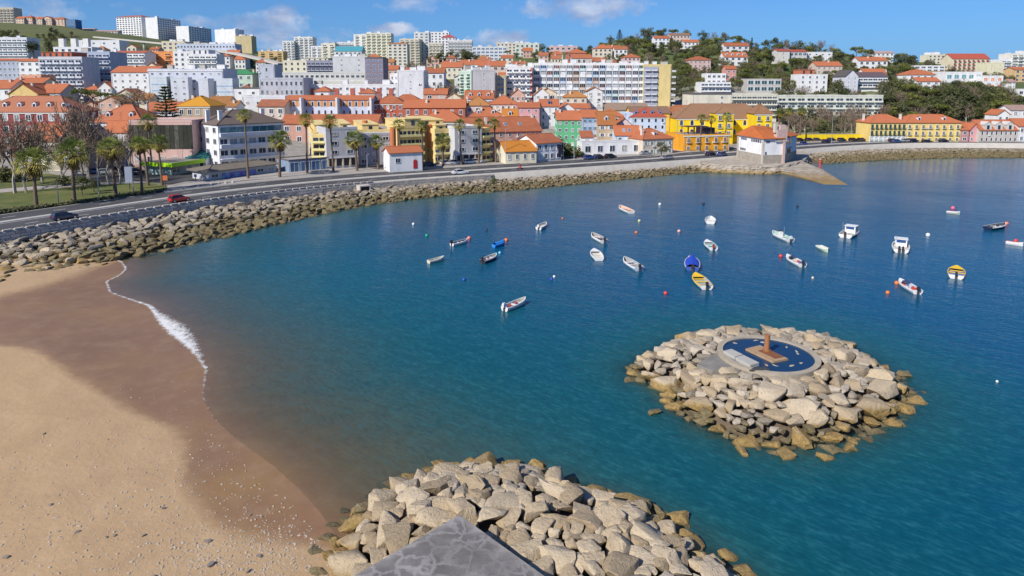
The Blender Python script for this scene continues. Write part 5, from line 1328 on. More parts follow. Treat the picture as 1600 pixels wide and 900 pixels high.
# ------------------------------------------------------------------ window shapes, 1 x 1 m, facing -Y
FRAME = plain_mat('window_frame', (.74, .74, .74), .5)
METAL = plain_mat('railing_metal', (.05, .05, .055), .5)
WIN = {}
def win_mesh(style, fc, gc):
    key = (style, fc, gc)
    if key in WIN: return WIN[key]
    fm = plain_mat('window_frame', fc, .55); gm = glass_mat(gc)
    m = MB(); mats = [fm, gm, METAL]
    def framed(x0, x1, z0, z1, t=.09, mull=True):
        m.box(x0, -.03, z0, x1, .05, z1, 1)
        m.box(x0 - t, -.09, z0 - t, x0, .05, z1 + t); m.box(x1, -.09, z0 - t, x1 + t, .05, z1 + t)
        m.box(x0, -.09, z1, x1, .05, z1 + t); m.box(x0, -.13, z0 - t, x1, .05, z0)
        if mull: m.box(-.035, -.06, z0, .035, .04, z1)
    if style == 'p':
        framed(-.46, .46, .06, .94, .05, False)
        m.box(-.02, -.055, .06, .02, .04, .94)
    elif style == 'w': framed(-.40, .40, .08, .92, .1)
    elif style == 's':
        framed(-.40, .40, .08, .92, .07)
        mats = [FRAME, gm, METAL, fm]
        m.box(-.92, -.08, .03, -.50, .04, .97, 3); m.box(.50, -.08, .03, .92, .04, .97, 3)
    elif style == 'd':
        framed(-.40, .40, .03, .92, .09)
        m.box(-.75, -.55, -.05, .75, .05, .0, 0)
        for x in np.linspace(-.72, .72, 9): m.box(x - .012, -.55, 0, x + .012, -.52, .38, 2)
        m.box(-.74, -.56, .37, .74, -.51, .40, 2)
    elif style == 'a':
        pts = [(-.36, .04), (.36, .04), (.36, .66)] + [(.36 * math.cos(t), .66 + .30 * math.sin(t)) for t in np.linspace(.4, 2.74, 6)] + [(-.36, .66)]
        m.poly([(x, -.03, z) for x, z in pts], 1)
        o = [(x * 1.32, .04 + (z - .04) * 1.10 - .04) for x, z in pts]
        for i in range(len(pts)):
            j = (i + 1) % len(pts)
            m.quad((pts[i][0], -.03, pts[i][1]), (pts[j][0], -.03, pts[j][1]), (o[j][0], -.09, o[j][1]), (o[i][0], -.09, o[i][1]))
            m.quad((o[i][0], -.09, o[i][1]), (o[j][0], -.09, o[j][1]), (o[j][0], .04, o[j][1]), (o[i][0], .04, o[i][1]))
    elif style == 'b':
        m.box(-.48, -.03, .0, .48, .05, .95, 1)
        m.box(-.03, -.07, 0, .03, .04, .95, 0)
        m.box(-.56, -1.1, -.10, .56, .05, .0, 0)
        m.box(-.56, -1.1, .0, .56, -1.02, .36, 0)
        m.box(-.56, -1.02, .0, -.53, .0, .36, 0); m.box(.53, -1.02, .0, .56, .0, .36, 0)
    elif style == 'g':
        m.box(-.47, -.55, .02, .47, .05, .97, 1)
        for x in (-.16, .16): m.box(x - .02, -.60, .02, x + .02, -.5, .97, 0)
        m.box(-.5, -.76, -.10, .5, .05, .05, 0); m.box(-.54, -.80, -.10, -.455, .05, 1.12, 0)
        m.box(-.47, -.70, .04, .47, -.62, .40, 0)
    me = m.mesh('window', mats)
    WIN[key] = me
    return me
def pick(style, fc, gc, k):
    return win_mesh(style, fc, gc)
GRIDC = [((.76, .76, .77), (.48, .50, .52)), ((.76, .76, .77), (.30, .33, .36)), ((.76, .76, .77), (.40, .42, .45)), ((.76, .76, .77), (.12, .13, .15)), ((.76, .76, .77), (.22, .12, .10)), ((.70, .71, .72), (.03, .04, .06)), ((.66, .66, .68), (.10, .035, .03)), ((.55, .66, .66), (.05, .08, .09)), ((.70, .71, .72), (.20, .22, .25)), ((.60, .50, .42), (.08, .05, .04)), ((.50, .58, .66), (.02, .05, .11)), ((.74, .74, .74), (.45, .47, .48))]

ROOTS = {}
NWIN = [0]
def roof_mesh(kind, w, d, rise, z, over, walls):
    """walls receives the gable triangles; returns the closed roof shape with thickness"""
    m = MB(); x, y = w / 2 + over, d / 2 + over; t = .22
    drop = rise * over / max(d / 2 if kind != 'gend' else w / 2, .1)
    def slab(a, b, c, e):
        P = [Vector(q) for q in (a, b, c, e)]
        up = Vector((0, 0, t))
        m.poly([p + up for p in P]); m.poly([p for p in reversed(P)])
        for i in range(4):
            j = (i + 1) % 4
            m.quad(P[i], P[j], P[j] + up, P[i] + up)
    if kind == 'gable':
        slab((-x, -y, z - drop), (x, -y, z - drop), (x, 0, z + rise), (-x, 0, z + rise)); slab((x, y, z - drop), (-x, y, z - drop), (-x, 0, z + rise), (x, 0, z + rise))
        m.tube([(-x, 0, z + rise + t), (x, 0, z + rise + t)], .16, 6)
        for s in (-1, 1): walls.poly([(s * w / 2, -d / 2 * s, z), (s * w / 2, d / 2 * s, z), (s * w / 2, 0, z + rise)])
    elif kind == 'gend':
        slab((-x, y, z - drop), (-x, -y, z - drop), (0, -y, z + rise), (0, y, z + rise)); slab((x, -y, z - drop), (x, y, z - drop), (0, y, z + rise), (0, -y, z + rise))
        m.tube([(0, -y, z + rise + t), (0, y, z + rise + t)], .16, 6)
        for s in (-1, 1): walls.poly([(-w / 2 * s, -s * -d / 2 * -1, z), (w / 2 * s, s * d / 2 * -1 * -1, z), (0, s * d / 2, z + rise)] if False else [(w / 2, s * d / 2, z), (-w / 2, s * d / 2, z), (0, s * d / 2, z + rise)])
    elif kind == 'mono':
        slab((-x, -y, z - .2), (x, -y, z - .2), (x, y, z + rise), (-x, y, z + rise))
        for s in (-1, 1): walls.poly([(s * w / 2, -d / 2, z), (s * w / 2, d / 2, z), (s * w / 2, d / 2, z + rise)])
        walls.quad((-w / 2, d / 2, z), (w / 2, d / 2, z), (w / 2, d / 2, z + rise), (-w / 2, d / 2, z + rise))
    else:  # hip
        if w >= d: k = (x - y * .92); A, B = (-k, 0, z + rise), (k, 0, z + rise)
        else: k = (y - x * .92); A, B = (0, -k, z + rise), (0, k, z + rise)
        c = [(-x, -y, z - .05), (x, -y, z - .05), (x, y, z - .05), (-x, y, z - .05)]
        if w >= d: fs = [(c[0], c[1], B, A), (c[2], c[3], A, B), (c[1], c[2], B), (c[3], c[0], A)]
        else: fs = [(c[0], c[1], A), (c[1], c[2], B, A), (c[2], c[3], B), (c[3], c[0], A, B)]
        for f in fs: m.poly([(p[0], p[1], p[2] + t) for p in f])
        m.poly(list(reversed(c)))
        for i in range(4):
            j = (i + 1) % 4
            m.quad(c[i], c[j], (c[j][0], c[j][1], c[j][2] + t), (c[i][0], c[i][1], c[i][2] + t))
        m.tube([(A[0], A[1], A[2] + t), (B[0], B[1], B[2] + t)], .16, 6)
        for q, e in zip(c, (A, B, B, A) if w >= d else (A, A, B, B)): m.tube([(q[0], q[1], q[2] + t), (e[0], e[1], e[2] + t)], .14, 5)
    return m
def roof_z(kind, w, d, rise, z, x, y):
    if kind == 'gable': return z + rise * (1 - abs(y) / (d / 2))
    if kind == 'gend': return z + rise * (1 - abs(x) / (w / 2))
    if kind == 'mono': return z + rise * (y / d + .5)
    q = min((w / 2 - abs(x)), (d / 2 - abs(y))) / (min(w, d) / 2)
    return z + rise * max(0, q)
def build(b, idx):
    rt = random.Random(idx * 13 + 1)
    Z0, Z1 = b['Z'], b.get('Z1', b['Z'])
    um = (b['u0'] + b['u1']) / 2; Zm = (Z0 + Z1) / 2
    zb = b['zb']; zt = at(um, b['vt'], Zm)[2]
    A, B = at(b['u0'], b['vb'], Z0), at(b['u1'], b['vb'], Z1)
    A, B = A[:2], B[:2]
    w = float(np.linalg.norm(B - A)); d = b['d']; H = zt - zb
    ang = math.atan2(B[1] - A[1], B[0] - A[0])
    mid = (A + B) / 2; back = np.array([-math.sin(ang), math.cos(ang)])
    cen = mid + back * d / 2
    Wm = Matrix.Translation((cen[0], cen[1], zb)) @ Matrix.Rotation(ang, 4, 'Z')
    near = Zm < 330
    if b.get('root'):
        root, RM = ROOTS[b['root']]
        Lm = RM.inverted() @ Wm
    else:
        nm = 'house' if (H < 13 and w < 26) else 'apartment_building'
        for key, val in (('hotel', 'hotel'), ('tower', 'tower_block'), ('kiosk', 'kiosk'), ('pavilion', 'pavilion'), ('villa', 'villa'), ('palace', 'palace'), ('garage', 'garage'), ('cabin', 'cabin'), ('terrace', 'terraced_house'), ('cottage', 'cottage'), ('hall', 'hall'), ('warehouse', 'warehouse'), ('school', 'school'), ('office', 'office_building'), ('clinic', 'clinic'), ('flats', 'apartment_building'), ('chapel', 'chapel'), ('shed', 'shed'), ('carport', 'carport')):
            if key in b['label']: nm = val; break
        root = empty(nm, (cen[0], cen[1], zb), ang, b['label'], 'building' if nm not in ('house', 'villa', 'cottage', 'kiosk', 'cabin') else nm, ('small houses of the ' + b['small']) if b.get('small') else None)
        RM = Wm; Lm = Matrix.Identity(4)
        if b.get('cid'): ROOTS[b['cid']] = (root, RM)
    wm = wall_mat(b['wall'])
    walls = MB()
    walls.box(-w / 2, -d / 2, -6, w / 2, d / 2, H)
    roof = b['roof']
    if roof:
        kind, rise, rc = roof
        rm = roof_mesh(kind, w, d, rise, H, b.get('over', .35), walls)
        ro = rm.build('roof', tile_mat(rc), root, Lm)
    else:
        # parapet round the flat roof
        pm = MB(); t = .25; ph = .7 if H > 8 else .35
        pm.box(-w / 2 - .05, -d / 2 - .05, H, w / 2 + .05, -d / 2 + t, H + ph); pm.box(-w / 2 - .05, d / 2 - t, H, w / 2 + .05, d / 2 + .05, H + ph)
        pm.box(-w / 2 - .05, -d / 2 + t, H, -w / 2 + t, d / 2 - t, H + ph); pm.box(w / 2 - t, -d / 2 + t, H, w / 2 + .05, d / 2 - t, H + ph)
        pm.build('parapet', plain_mat('roof_edge', (.11, .10, .11)) if b.get('darktop') else wm, root, Lm)
        rs = MB(); rs.box(-w / 2 + t, -d / 2 + t, H + .004, w / 2 - t, d / 2 - t, H + .12)
        rs.build('roof', plain_mat('roof_felt', (.30, .28, .27), .9, var=.3, scale=.5), root, Lm)
        ro = None
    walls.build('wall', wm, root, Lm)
    if b.get('corn'):
        cm = MB(); cm.box(-w / 2 - .18, -d / 2 - .22, H - .45, w / 2 + .18, -d / 2 - .01, H - .08)
        cm.build('cornice', plain_mat('cornice', (.70, .69, .66), .7), root, Lm)
    if b.get('base'):
        cm = MB(); cm.box(-w / 2 - .02, -d / 2 - .05, 0, w / 2 + .02, -d / 2 - .005, H / b['fl'] * .95)
        cm.build('plinth', wall_mat(b['base']), root, Lm)
    # windows
    fl, nc = b['fl'], b['nc']; ws = b.get('ws', 'w')
    fh = H / fl; sp = w / nc
    ww = min(sp * b.get('ww', .42), 3.4); wh = fh * b.get('wh', .5)
    if Zm > 400 and ws == 'w': ws = 'p'; ww *= 1.1; wh *= 1.1
    fc = b.get('wfg') or b.get('wx') or (.72, .72, .72); gc = b.get('wg', (.03, .045, .07))
    if ws == 'b': fc = b.get('wfg', tuple(min(.74, c * 1.08 + .03) for c in b['wall']))
    pxsp = sp / Zm * FPX
    single = (near and pxsp > 4.5) or (b.get('cid') == 'grid')
    faces = [(Matrix.Translation((0, -d / 2, 0)), w, nc)]
    if b.get('sd'):
        sds = b.get('sides', 'LR')
        if 'L' in sds: faces.append((Matrix.Translation((-w / 2, 0, 0)) @ Matrix.Rotation(-math.pi / 2, 4, 'Z'), d, b['sd']))
        if 'R' in sds: faces.append((Matrix.Translation((w / 2, 0, 0)) @ Matrix.Rotation(math.pi / 2, 4, 'Z'), d, b['sd']))
    lump = []
    for fi, (FM, fw, n) in enumerate(faces):
        s2 = fw / n; w2 = min(ww, s2 * .7) if fi else ww
        for f in range(fl):
            if f < b.get('f0', 0): continue
            for c in range(n):
                x = -fw / 2 + (c + .5) * s2
                if fi == 0:
                    if b.get('left_blank') and (c + .5) / n < b['left_blank']: continue
                    if b.get('part_blank') and (c + .5) / n > b['part_blank']: continue
                    if b.get('right_only') and c < n - 1: continue
                    if b.get('glassband') and f > 0: continue
                    if b.get('clinic') and f == fl - 1: continue
                    if b.get('mural') and 1 <= c <= 3: continue
                    if b.get('arcade') and f == 0: continue
                    if b.get('reddoor') and c == n - 1: continue
                z = f * fh + (fh - wh) * (.55 if ws not in ('b', 'g', 'd') else .35)
                st, f2, g2 = ws, fc, gc
                if fi and ws in ('b', 'g', 's', 'd', 'a'): st = 'w'; f2 = (.72, .72, .72)
                if st == 'g':
                    f2, g2 = rt.choice(GRIDC) if f > 0 else ((.72, .72, .72), (.02, .025, .04))
                if b.get('teal') and fi == 0 and c in (1, 7) and f > 0: g2 = (.01, .10, .09)
                if near and st in ('w', 'p') and rt.random() < .28 and g2 == (.03, .045, .07): g2 = (.34, .34, .33)   # blinds down
                M = FM @ Matrix.Translation((x, 0, z)) @ Matrix.Diagonal((w2, 1, wh, 1))
                me = win_mesh(st, f2, g2)
                if single:
                    link('window', me, root, Lm @ M); NWIN[0] += 1
                else: lump.append((me, M))
    if lump:
        m = MB(); mats = []
        for me, M in lump:
            vs = [tuple(M @ v.co) for v in me.vertices]; n0 = len(m.v); m.v += vs
            ids = []
            for mt in me.materials:
                if mt not in mats: mats.append(mt)
                ids.append(mats.index(mt))
            for p in me.polygons:
                m.f.append(tuple(n0 + i for i in p.vertices)); m.m.append(ids[p.material_index])
        tag(m.build('windows', mats, root, Lm), kind='stuff')
    # roof furniture
    rz = (lambda x, y: roof_z(roof[0], w, d, roof[1], H, x, y)) if roof else (lambda x, y: H + .1)
    for cx in b.get('chim', []):
        x = -w / 2 + cx * w; y = rt.uniform(-.25, .25) * d; cw = b.get('chw', .75)
        m = MB(); z0 = rz(x, y) - .5; z1 = max(z0 + 1.6, H + (roof[1] if roof else 0) * .9 + .6)
        m.box(x - cw / 2, y - cw / 2, z0, x + cw / 2, y + cw / 2, z1); m.box(x - cw / 2 - .08, y - cw / 2 - .08, z1, x + cw / 2 + .08, y + cw / 2 + .08, z1 + .14)
        m.build('chimney', wall_mat((.66, .60, .54) if b['wall'] != WH2 else WH), root, Lm)
    if b.get('dorm'):
        n = b['dorm']
        for k in range(n):
            x = -w / 2 + (k + .6) * w / (n + .2); y = -d / 2 + d * .16
            z0 = rz(x, y) - .3; s = .62
            m = MB(); m.box(x - s, y - .2, z0, x + s, y + 1.8, z0 + 1.5, 0)
            m.poly([(x - s, y - .2, z0 + 1.5), (x + s, y - .2, z0 + 1.5), (x, y - .2, z0 + 2.0)], 0)
            m.quad((x - s - .1, y - .3, z0 + 1.5), (x, y - .3, z0 + 2.06), (x, y + 2.2, z0 + 2.06), (x - s - .1, y + 2.2, z0 + 1.5), 1)
            m.quad((x, y - .3, z0 + 2.06), (x + s + .1, y - .3, z0 + 1.5), (x + s + .1, y + 2.2, z0 + 1.5), (x, y + 2.2, z0 + 2.06), 1)
            m.box(x - .38, y - .24, z0 + .35, x + .38, y - .19, z0 + 1.35, 2)
            m.build('dormer', [wall_mat(b.get('dormc', WH2)), tile_mat(roof[2]), glass_mat()], root, Lm)
    if b.get('gdorm'):
        for k in range(3):
            x = -w / 2 + w * (.2 + k * .29)
            m = MB(); s = 1.5
            m.box(x - s, -d / 2 - .02, H - .2, x + s, -d / 2 + 3.5, H + 2.1, 0)
            m.poly([(x - s, -d / 2 - .02, H + 2.1), (x + s, -d / 2 - .02, H + 2.1), (x, -d / 2 - .02, H + 3.3)], 0)
            m.quad((x - s - .2, -d / 2 - .2, H + 2.05), (x, -d / 2 - .2, H + 3.4), (x, 0, H + 3.4), (x - s - .2, 0, H + 2.05), 0)
            m.quad((x, -d / 2 - .2, H + 3.4), (x + s + .2, -d / 2 - .2, H + 2.05), (x + s + .2, 0, H + 2.05), (x, 0, H + 3.4), 0)
            m.box(x - .5, -d / 2 - .06, H + .3, x + .5, -d / 2 - .01, H + 1.9, 1)
            m.build('dormer', [wall_mat((.56, .53, .50)), glass_mat()], root, Lm)
    if b.get('sky'):
        for k in range(b['sky']):
            x = -w / 2 + w * (.34 + .2 * k); y = -d * .27; z = rz(x, y) + .24; sl = math.atan2(roof[1], d / 2)
            m = MB(); M = Matrix.Translation((x, y, z)) @ Matrix.Rotation(sl, 4, 'X'); m.box(-.5, -.9, -.02, .5, .9, .08, 0, M); m.box(-.4, -.8, .08, .4, .8, .10, 1, M)
            m.build('skylight', [plain_mat('skylight_frame', (.4, .42, .45)), glass_mat((.16, .20, .28))], root, Lm)
    for (a, c, hh) in b.get('huts', []):
        m = MB(); x0, x1 = -w / 2 + a * w, -w / 2 + c * w
        m.box(x0, -d / 2 + .8, H + .02, x1, d / 2 - 1, H + hh, 0); m.box(x0 - .2, -d / 2 + .55, H + hh, x1 + .2, d / 2 - .8, H + hh + .22, 0)
        k = max(1, int((x1 - x0) / 3))
        for i in range(k):
            xc = x0 + (i + .5) * (x1 - x0) / k; m.box(xc - .5, -d / 2 + .74, H + .6, xc + .5, -d / 2 + .79, H + hh - .4, 1)
        m.build('penthouse', [wall_mat(b['hutm']), glass_mat()], root, Lm)
    for k in range(b.get('roofbits', 0)):
        x = -w / 2 + (k + rt.uniform(.25, .75)) * w / b['roofbits']; y = rt.uniform(-.25, .25) * d; s = rt.uniform(.7, 1.8) * (1.5 if Zm > 450 else 1); hh = rt.uniform(1.2, 2.8)
        m = MB(); m.box(x - s, y - s * .8, H, x + s, y + s * .8, H + hh); m.box(x - s - .1, y - s * .8 - .1, H + hh, x + s + .1, y + s * .8 + .1, H + hh + .15)
        if rt.random() < .5: m.box(x + s * .3, y, H + hh, x + s * .3 + .06, y + .06, H + hh + 2.2)
        m.build('roof_hut', wall_mat(WH if rt.random() < .7 else (.5, .47, .42)), root, Lm)
    if near and b['fl'] >= 2 and w > 5 and not b.get('root'):
        # gutters, down pipes and a weathered base
        cm = MB(); cm.box(-w / 2 - .02, -d / 2 - .04, -.5, w / 2 + .02, -d / 2 - .006, .75)
        if not b.get('base'): cm.build('plinth', wall_mat(tuple(c * .62 for c in b['wall'])), root, Lm)
        for xx in (-w / 2 + .35, w / 2 - .35):
            cm = MB(); cm.tube([(xx, -d / 2 - .07, 0), (xx, -d / 2 - .07, H - .1)], .06, 5); cm.build('drainpipe', plain_mat('drainpipe', (.40, .39, .37)), root, Lm)
        for k in range(rt.choice((0, 1, 2, 3))):
            xx, zz = rt.uniform(-.45, .45) * w, fh * (rt.randint(1, fl - 1) + .02) + .15
            cm = MB(); cm.box(xx - .4, -d / 2 - .35, zz, xx + .4, -d / 2 - .02, zz + .5); cm.build('air_conditioner', plain_mat('air_con', (.62, .62, .60)), root, Lm)
        if roof and rt.random() < .6:
            xx = rt.uniform(-.4, .4) * w; z0 = rz(xx, 0) - .1
            cm = MB(); cm.tube([(xx, 0, z0), (xx, 0, z0 + 2.6)], .035, 4)
            for q in (1.7, 2.1, 2.5): cm.box(xx - .5, -.02, z0 + q, xx + .5, .02, z0 + q + .04)
            cm.build('antenna', METAL, root, Lm)
    if b.get('glassband'):
        z0, z1 = H * b['glassband'][0], H * b['glassband'][1]
        n = 14; s = w / n
        for i in range(n):
            m = MB(); x = -w / 2 + (i + .5) * s
            m.box(x - s / 2 + .06, -d / 2 - .12, z0, x + s / 2 - .06, -d / 2 - .02, z1)
            m.build('glass_panel', glass_mat((.065, .068, .055)), root, Lm)
    if b.get('clinic'):
        z0 = (fl - 1) * fh
        n = 8; s = (w - 1.2) / n
        for i in range(n):
            m = MB(); x = -w / 2 + .6 + (i + .5) * s; m.box(x - s / 2 + .07, -d / 2 - .1, z0 + .25, x + s / 2 - .07, -d / 2 - .02, z0 + fh * .78)
            m.build('glass_panel', glass_mat((.03, .10, .14) if i > 3 else (.10, .17, .18)), root, Lm)
        m = MB()
        for f in (1, 2, 3): m.box(-w / 2 + .2, -d / 2 - 1.2, f * fh - .12, w / 2 + .3, -d / 2 - .02, f * fh + (.9 if f > 1 else .1))
        m.build('balcony', wall_mat((.62, .65, .72)), root, Lm)
        m = MB(); m.box(-w / 2 - .6, -d / 2 - 7, -2, w / 2 + 6, -d / 2 - .1, .9); m.build('terrace', wall_mat((.5, .48, .45)), root, Lm)
    if b.get('mural'):
        for i in range(3):
            x = -w / 2 + (i + 1.6) * w / 6
            m = MB(); m.box(x - w / 12.5, -d / 2 - .08, .35, x + w / 12.5, -d / 2 - .01, 1.7)
            mm, nt, bb = new_mat('mural_paint'); n1 = noise_n(nt, pos_n(nt), .8 + .2 * i, 3)
            L(nt, ramp_n(nt, n1, [(.35, (.10, .06, .35)), (.5, (.20, .16, .52)), (.6, (.06, .35, .46)), (.7, (.6, .62, .7))]), bb.inputs['Base Color'])
            m.build('mural_panel', mm, root, Lm)
    if b.get('lime'):
        m = MB(); LM = plain_mat('lime_fascia', (.38, .68, .01), .5)
        m.box(-w / 2 - 1.1, -d / 2 - 1.4, H - .3, w / 2 + .5, -d / 2 - 1.2, H + .75); m.box(-w / 2 - 1.1, -d / 2 - 1.19, H - .3, -w / 2 - .9, d / 2, H + .75)
        m.build('fascia', LM, root, Lm)
        m = MB(); m.box(-w / 2 - .88, -d / 2 - 1.18, H + .37, w / 2 + .5, d / 2 + .3, H + .6); m.build('canopy', plain_mat('canopy_grey', (.24, .22, .22)), root, Lm)
        for x in (-w / 2 - .6, 0, w / 2): m = MB(); m.tube([(x, -d / 2 - 1.05, 0), (x, -d / 2 - 1.05, H)], .1, 8); m.build('post', METAL, root, Lm)
    if b.get('arcade'):
        m = MB(); m.box(-w / 2 + .05, -d / 2 - .04, .05, w / 2 - .05, -d / 2 - .008, fh * .88); m.build('arcade_opening', plain_mat('arcade_dark', (.035, .03, .04)), root, Lm)  # flat dark sheet on the wall, arcade shade painted as colour
        for i in range(5):
            x = -w / 2 + .3 + i * (w - .6) / 4
            m = MB(); m.box(x - .22, -d / 2 - .4, 0, x + .22, -d / 2 - .05, fh * .88); m.build('pillar', wall_mat((.60, .52, .40)), root, Lm)
        m = MB(); m.box(-w / 2, -d / 2 - .5, fh * .88, w / 2, -d / 2 - .01, fh * .98); m.build('cornice', wm, root, Lm)
    if b.get('reddoor'):
        x = -w / 2 + w * b['reddoor']
        m = MB(); m.box(x - .55, -d / 2 - .08, 0, x + .55, -d / 2 - .01, 1.9); m.poly([(x + .55 * math.cos(t), -d / 2 - .08, 1.9 + .55 * math.sin(t)) for t in np.linspace(0, math.pi, 9)])
        m.build('door', plain_mat('red_door', (.45, .02, .03)), root, Lm)
    if b.get('sign'):
        x = w / 2 - .7
        m = MB(); m.box(x - .55, -d / 2 - .15, .9, x + .55, -d / 2 - .02, H - .7); m.build('sign_board', plain_mat('sign_dark', (.03, .02, .04), var=.5, scale=3), root, Lm)
    if b.get('party'):
        for xf, pr in ((0.012, 1.2), (.215, 3.6), (.625, 4.2), (.99, 1.0)):
            x = -w / 2 + xf * w; m = MB(); m.box(x - .35, -d / 2 - pr, -3, x + .35, -d / 2 - .01, H + .9); m.build('party_wall', wall_mat(WH), root, Lm)
    if b.get('orp'):
        for c in range(nc + 1):
            x = -w / 2 + c * sp * nc / (nc) ; x = min(max(x, -w / 2 + .6), w / 2 - .6)
            m = MB(); m.box(x - sp * .24, -d / 2 - .05, H - fh * .78, x + sp * .24, -d / 2 - .01, H - fh * .12); m.build('panel', wall_mat((.62, .28, .10)), root, Lm)
    if b.get('redp') or b.get('redp2'):
        n = 7 if b.get('redp') else 6
        for c in range(n):
            x = -w / 2 + (c + .5) * w / n + rt.uniform(-1, 1)
            m = MB(); m.box(x - .9, -d / 2 - .3, -2, x + .9, -d / 2 - .01, H * (.9 if b.get('redp') else .55)); m.build('pilaster', wall_mat((.44, .12, .09)), root, Lm)
        if b.get('redp2'):
            m = MB(); m.box(-w / 2, -d / 2 - .6, H * .58, w / 2, -d / 2 - .02, H * .74); m.build('balcony', wall_mat((.58, .57, .52)), root, Lm)
    if b.get('redstripe'):
        m = MB(); m.box(w / 2 - .9, -d / 2 - .12, 0, w / 2 - .1, -d / 2 - .01, H); m.build('pilaster', wall_mat((.5, .14, .09)), root, Lm)
    if b.get('bands'):
        for f in range(1, fl):
            m = MB(); m.box(-w / 2, -d / 2 - .04, f * fh - .3, w / 2, -d / 2 - .005, f * fh + .15); m.build('band', wall_mat((.30, .42, .60)), root, Lm)
    if b.get('sideb'):
        for f in range(1, fl):
            m = MB(); m.box(w / 2 + .01, -d / 2 + .5, f * fh - .1, w / 2 + 2.4, d / 2 - .5, f * fh + .8); m.build('balcony', wall_mat((.60, .60, .62)), root, Lm)
    if b.get('greyside'):
        m = MB(); m.box(-w / 2 - .1, -d / 2 - .25, 0, -w / 2 + w * .52, -d / 2 - .01, H - .4); m.build('recessed_front', wall_mat((.36, .38, .44)), root, Lm)
    if b.get('stacks'):
        for k in range(3):
            x = -w / 2 + w * (.1 + .32 * k); m = MB(); m.box(x - 1.8, -1.5, H, x + 1.8, 1.5, H + 6.5); m.build('chimney', wall_mat((.72, .71, .68)), root, Lm)
    if b.get('pergola'):
        m = MB()
        for x in np.linspace(-w / 2 + .4, w / 2 - .4, 12): m.box(x - .06, -d / 2 + .4, H + .1, x + .06, -d / 2 + .52, H + 1.1)
        m.box(-w / 2 + .3, -d / 2 + .38, H + 1.05, w / 2 - .3, -d / 2 + .54, H + 1.15)
        m.build('railing', METAL, root, Lm)
        m = MB()
        for x in np.linspace(-w * .3, w * .1, 4):
            m.box(x - .1, -2.5, H + .1, x + .1, -2.3, H + 2.7); m.box(x - .1, 2.3, H + .1, x + .1, 2.5, H + 2.7)
        for y in np.linspace(-2.8, 2.8, 10): m.box(-w * .34, y - .12, H + 2.7, w * .14, y + .12, H + 2.85)
        m.build('pergola', plain_mat('dark_wood', (.05, .03, .04)), root, Lm)
        m = MB(); m.box(w * .02, -2, H + .1, w * .3, 2.6, H + 2.3); m.build('penthouse', plain_mat('dark_tent', (.05, .03, .05)), root, Lm)
    return root
for i, b in enumerate(BLD): build(b, i)
# terracotta stair drums of the yellow complex
root, RM = ROOTS['yel']
for (u, v0, v1, Z) in ((615, 256, 198, 191), (571, 222, 188, 200), (672, 230, 194, 199)):
    p, q = at(u, v0, Z), at(u, v1, Z)
    m = MB(); m.tube([(0, 0, 0), (0, 0, q[2] - p[2])], .85, 12)
    m.build('stair_drum', wall_mat((.52, .17, .07)), root, RM.inverted() @ Matrix.Translation(tuple(p)))
print('windows', NWIN[0], 'objects', len(bpy.data.objects))
# ------------------------------------------------------------------ park, car park, pavements inland of the road
def sheet(name, pts, z, mat):
    P = [onz(u, v, z) for u, v in pts]
    m = MB(); m.poly([(p[0], p[1], z) for p in P]); o = m.build(name, mat); tag(o, kind='structure')
    if o.data.polygons[0].normal.z < 0: o.data.flip_normals()
    return o
def lawn_mat():
    m, nt, b = new_mat('lawn_grass'); p = pos_n(nt)
    n1 = noise_n(nt, p, .25, 5, .65); n2 = noise_n(nt, p, 4, 4)
    c = ramp_n(nt, n1, [(.3, (.06, .085, .015)), (.52, (.115, .13, .025)), (.75, (.19, .165, .05))])
    c = mix_n(nt, math_n(nt, 'MULTIPLY', n2, .4), c, (.05, .07, .015))
    L(nt, c, b.inputs['Base Color']); b.inputs['Roughness'].default_value = .95; bump_n(nt, n2, b, .7, .08)
    return m
LAWN = lawn_mat()
sheet('lawn', [(-300, 372), (0, 332.5), (60, 325), (130, 314.5), (200, 304.5), (262, 296), (258, 289), (150, 284), (60, 268), (-300, 268)], 2.66, LAWN)
sheet('path', [(-300, 322), (0, 301), (70, 295), (140, 289), (232, 285.5), (232, 282.5), (140, 285.5), (66, 290), (0, 295), (-300, 312)], 2.68, PAVE)
sheet('car_park', [(118, 283), (228, 282), (262, 288), (300, 282), (345, 273), (318, 262), (262, 246), (120, 250)], 2.67, ASPH)
sheet('forecourt', [(262, 296), (300, 290), (390, 281), (560, 268), (800, 256), (905, 249), (1003, 243), (1003, 240.5), (905, 243), (780, 252), (560, 260), (345, 274), (300, 282), (262, 289)], 2.685, PAVE)
sheet('side_road', [(555, 262), (770, 253.5), (905, 246.5), (905, 245), (770, 250), (555, 258)], 2.71, ASPH)
sheet('street', [(1004, 246), (1066, 239), (1062, 222), (1048, 205), (1030, 205), (1052, 222), (1052, 238)], 2.69, PAVE)

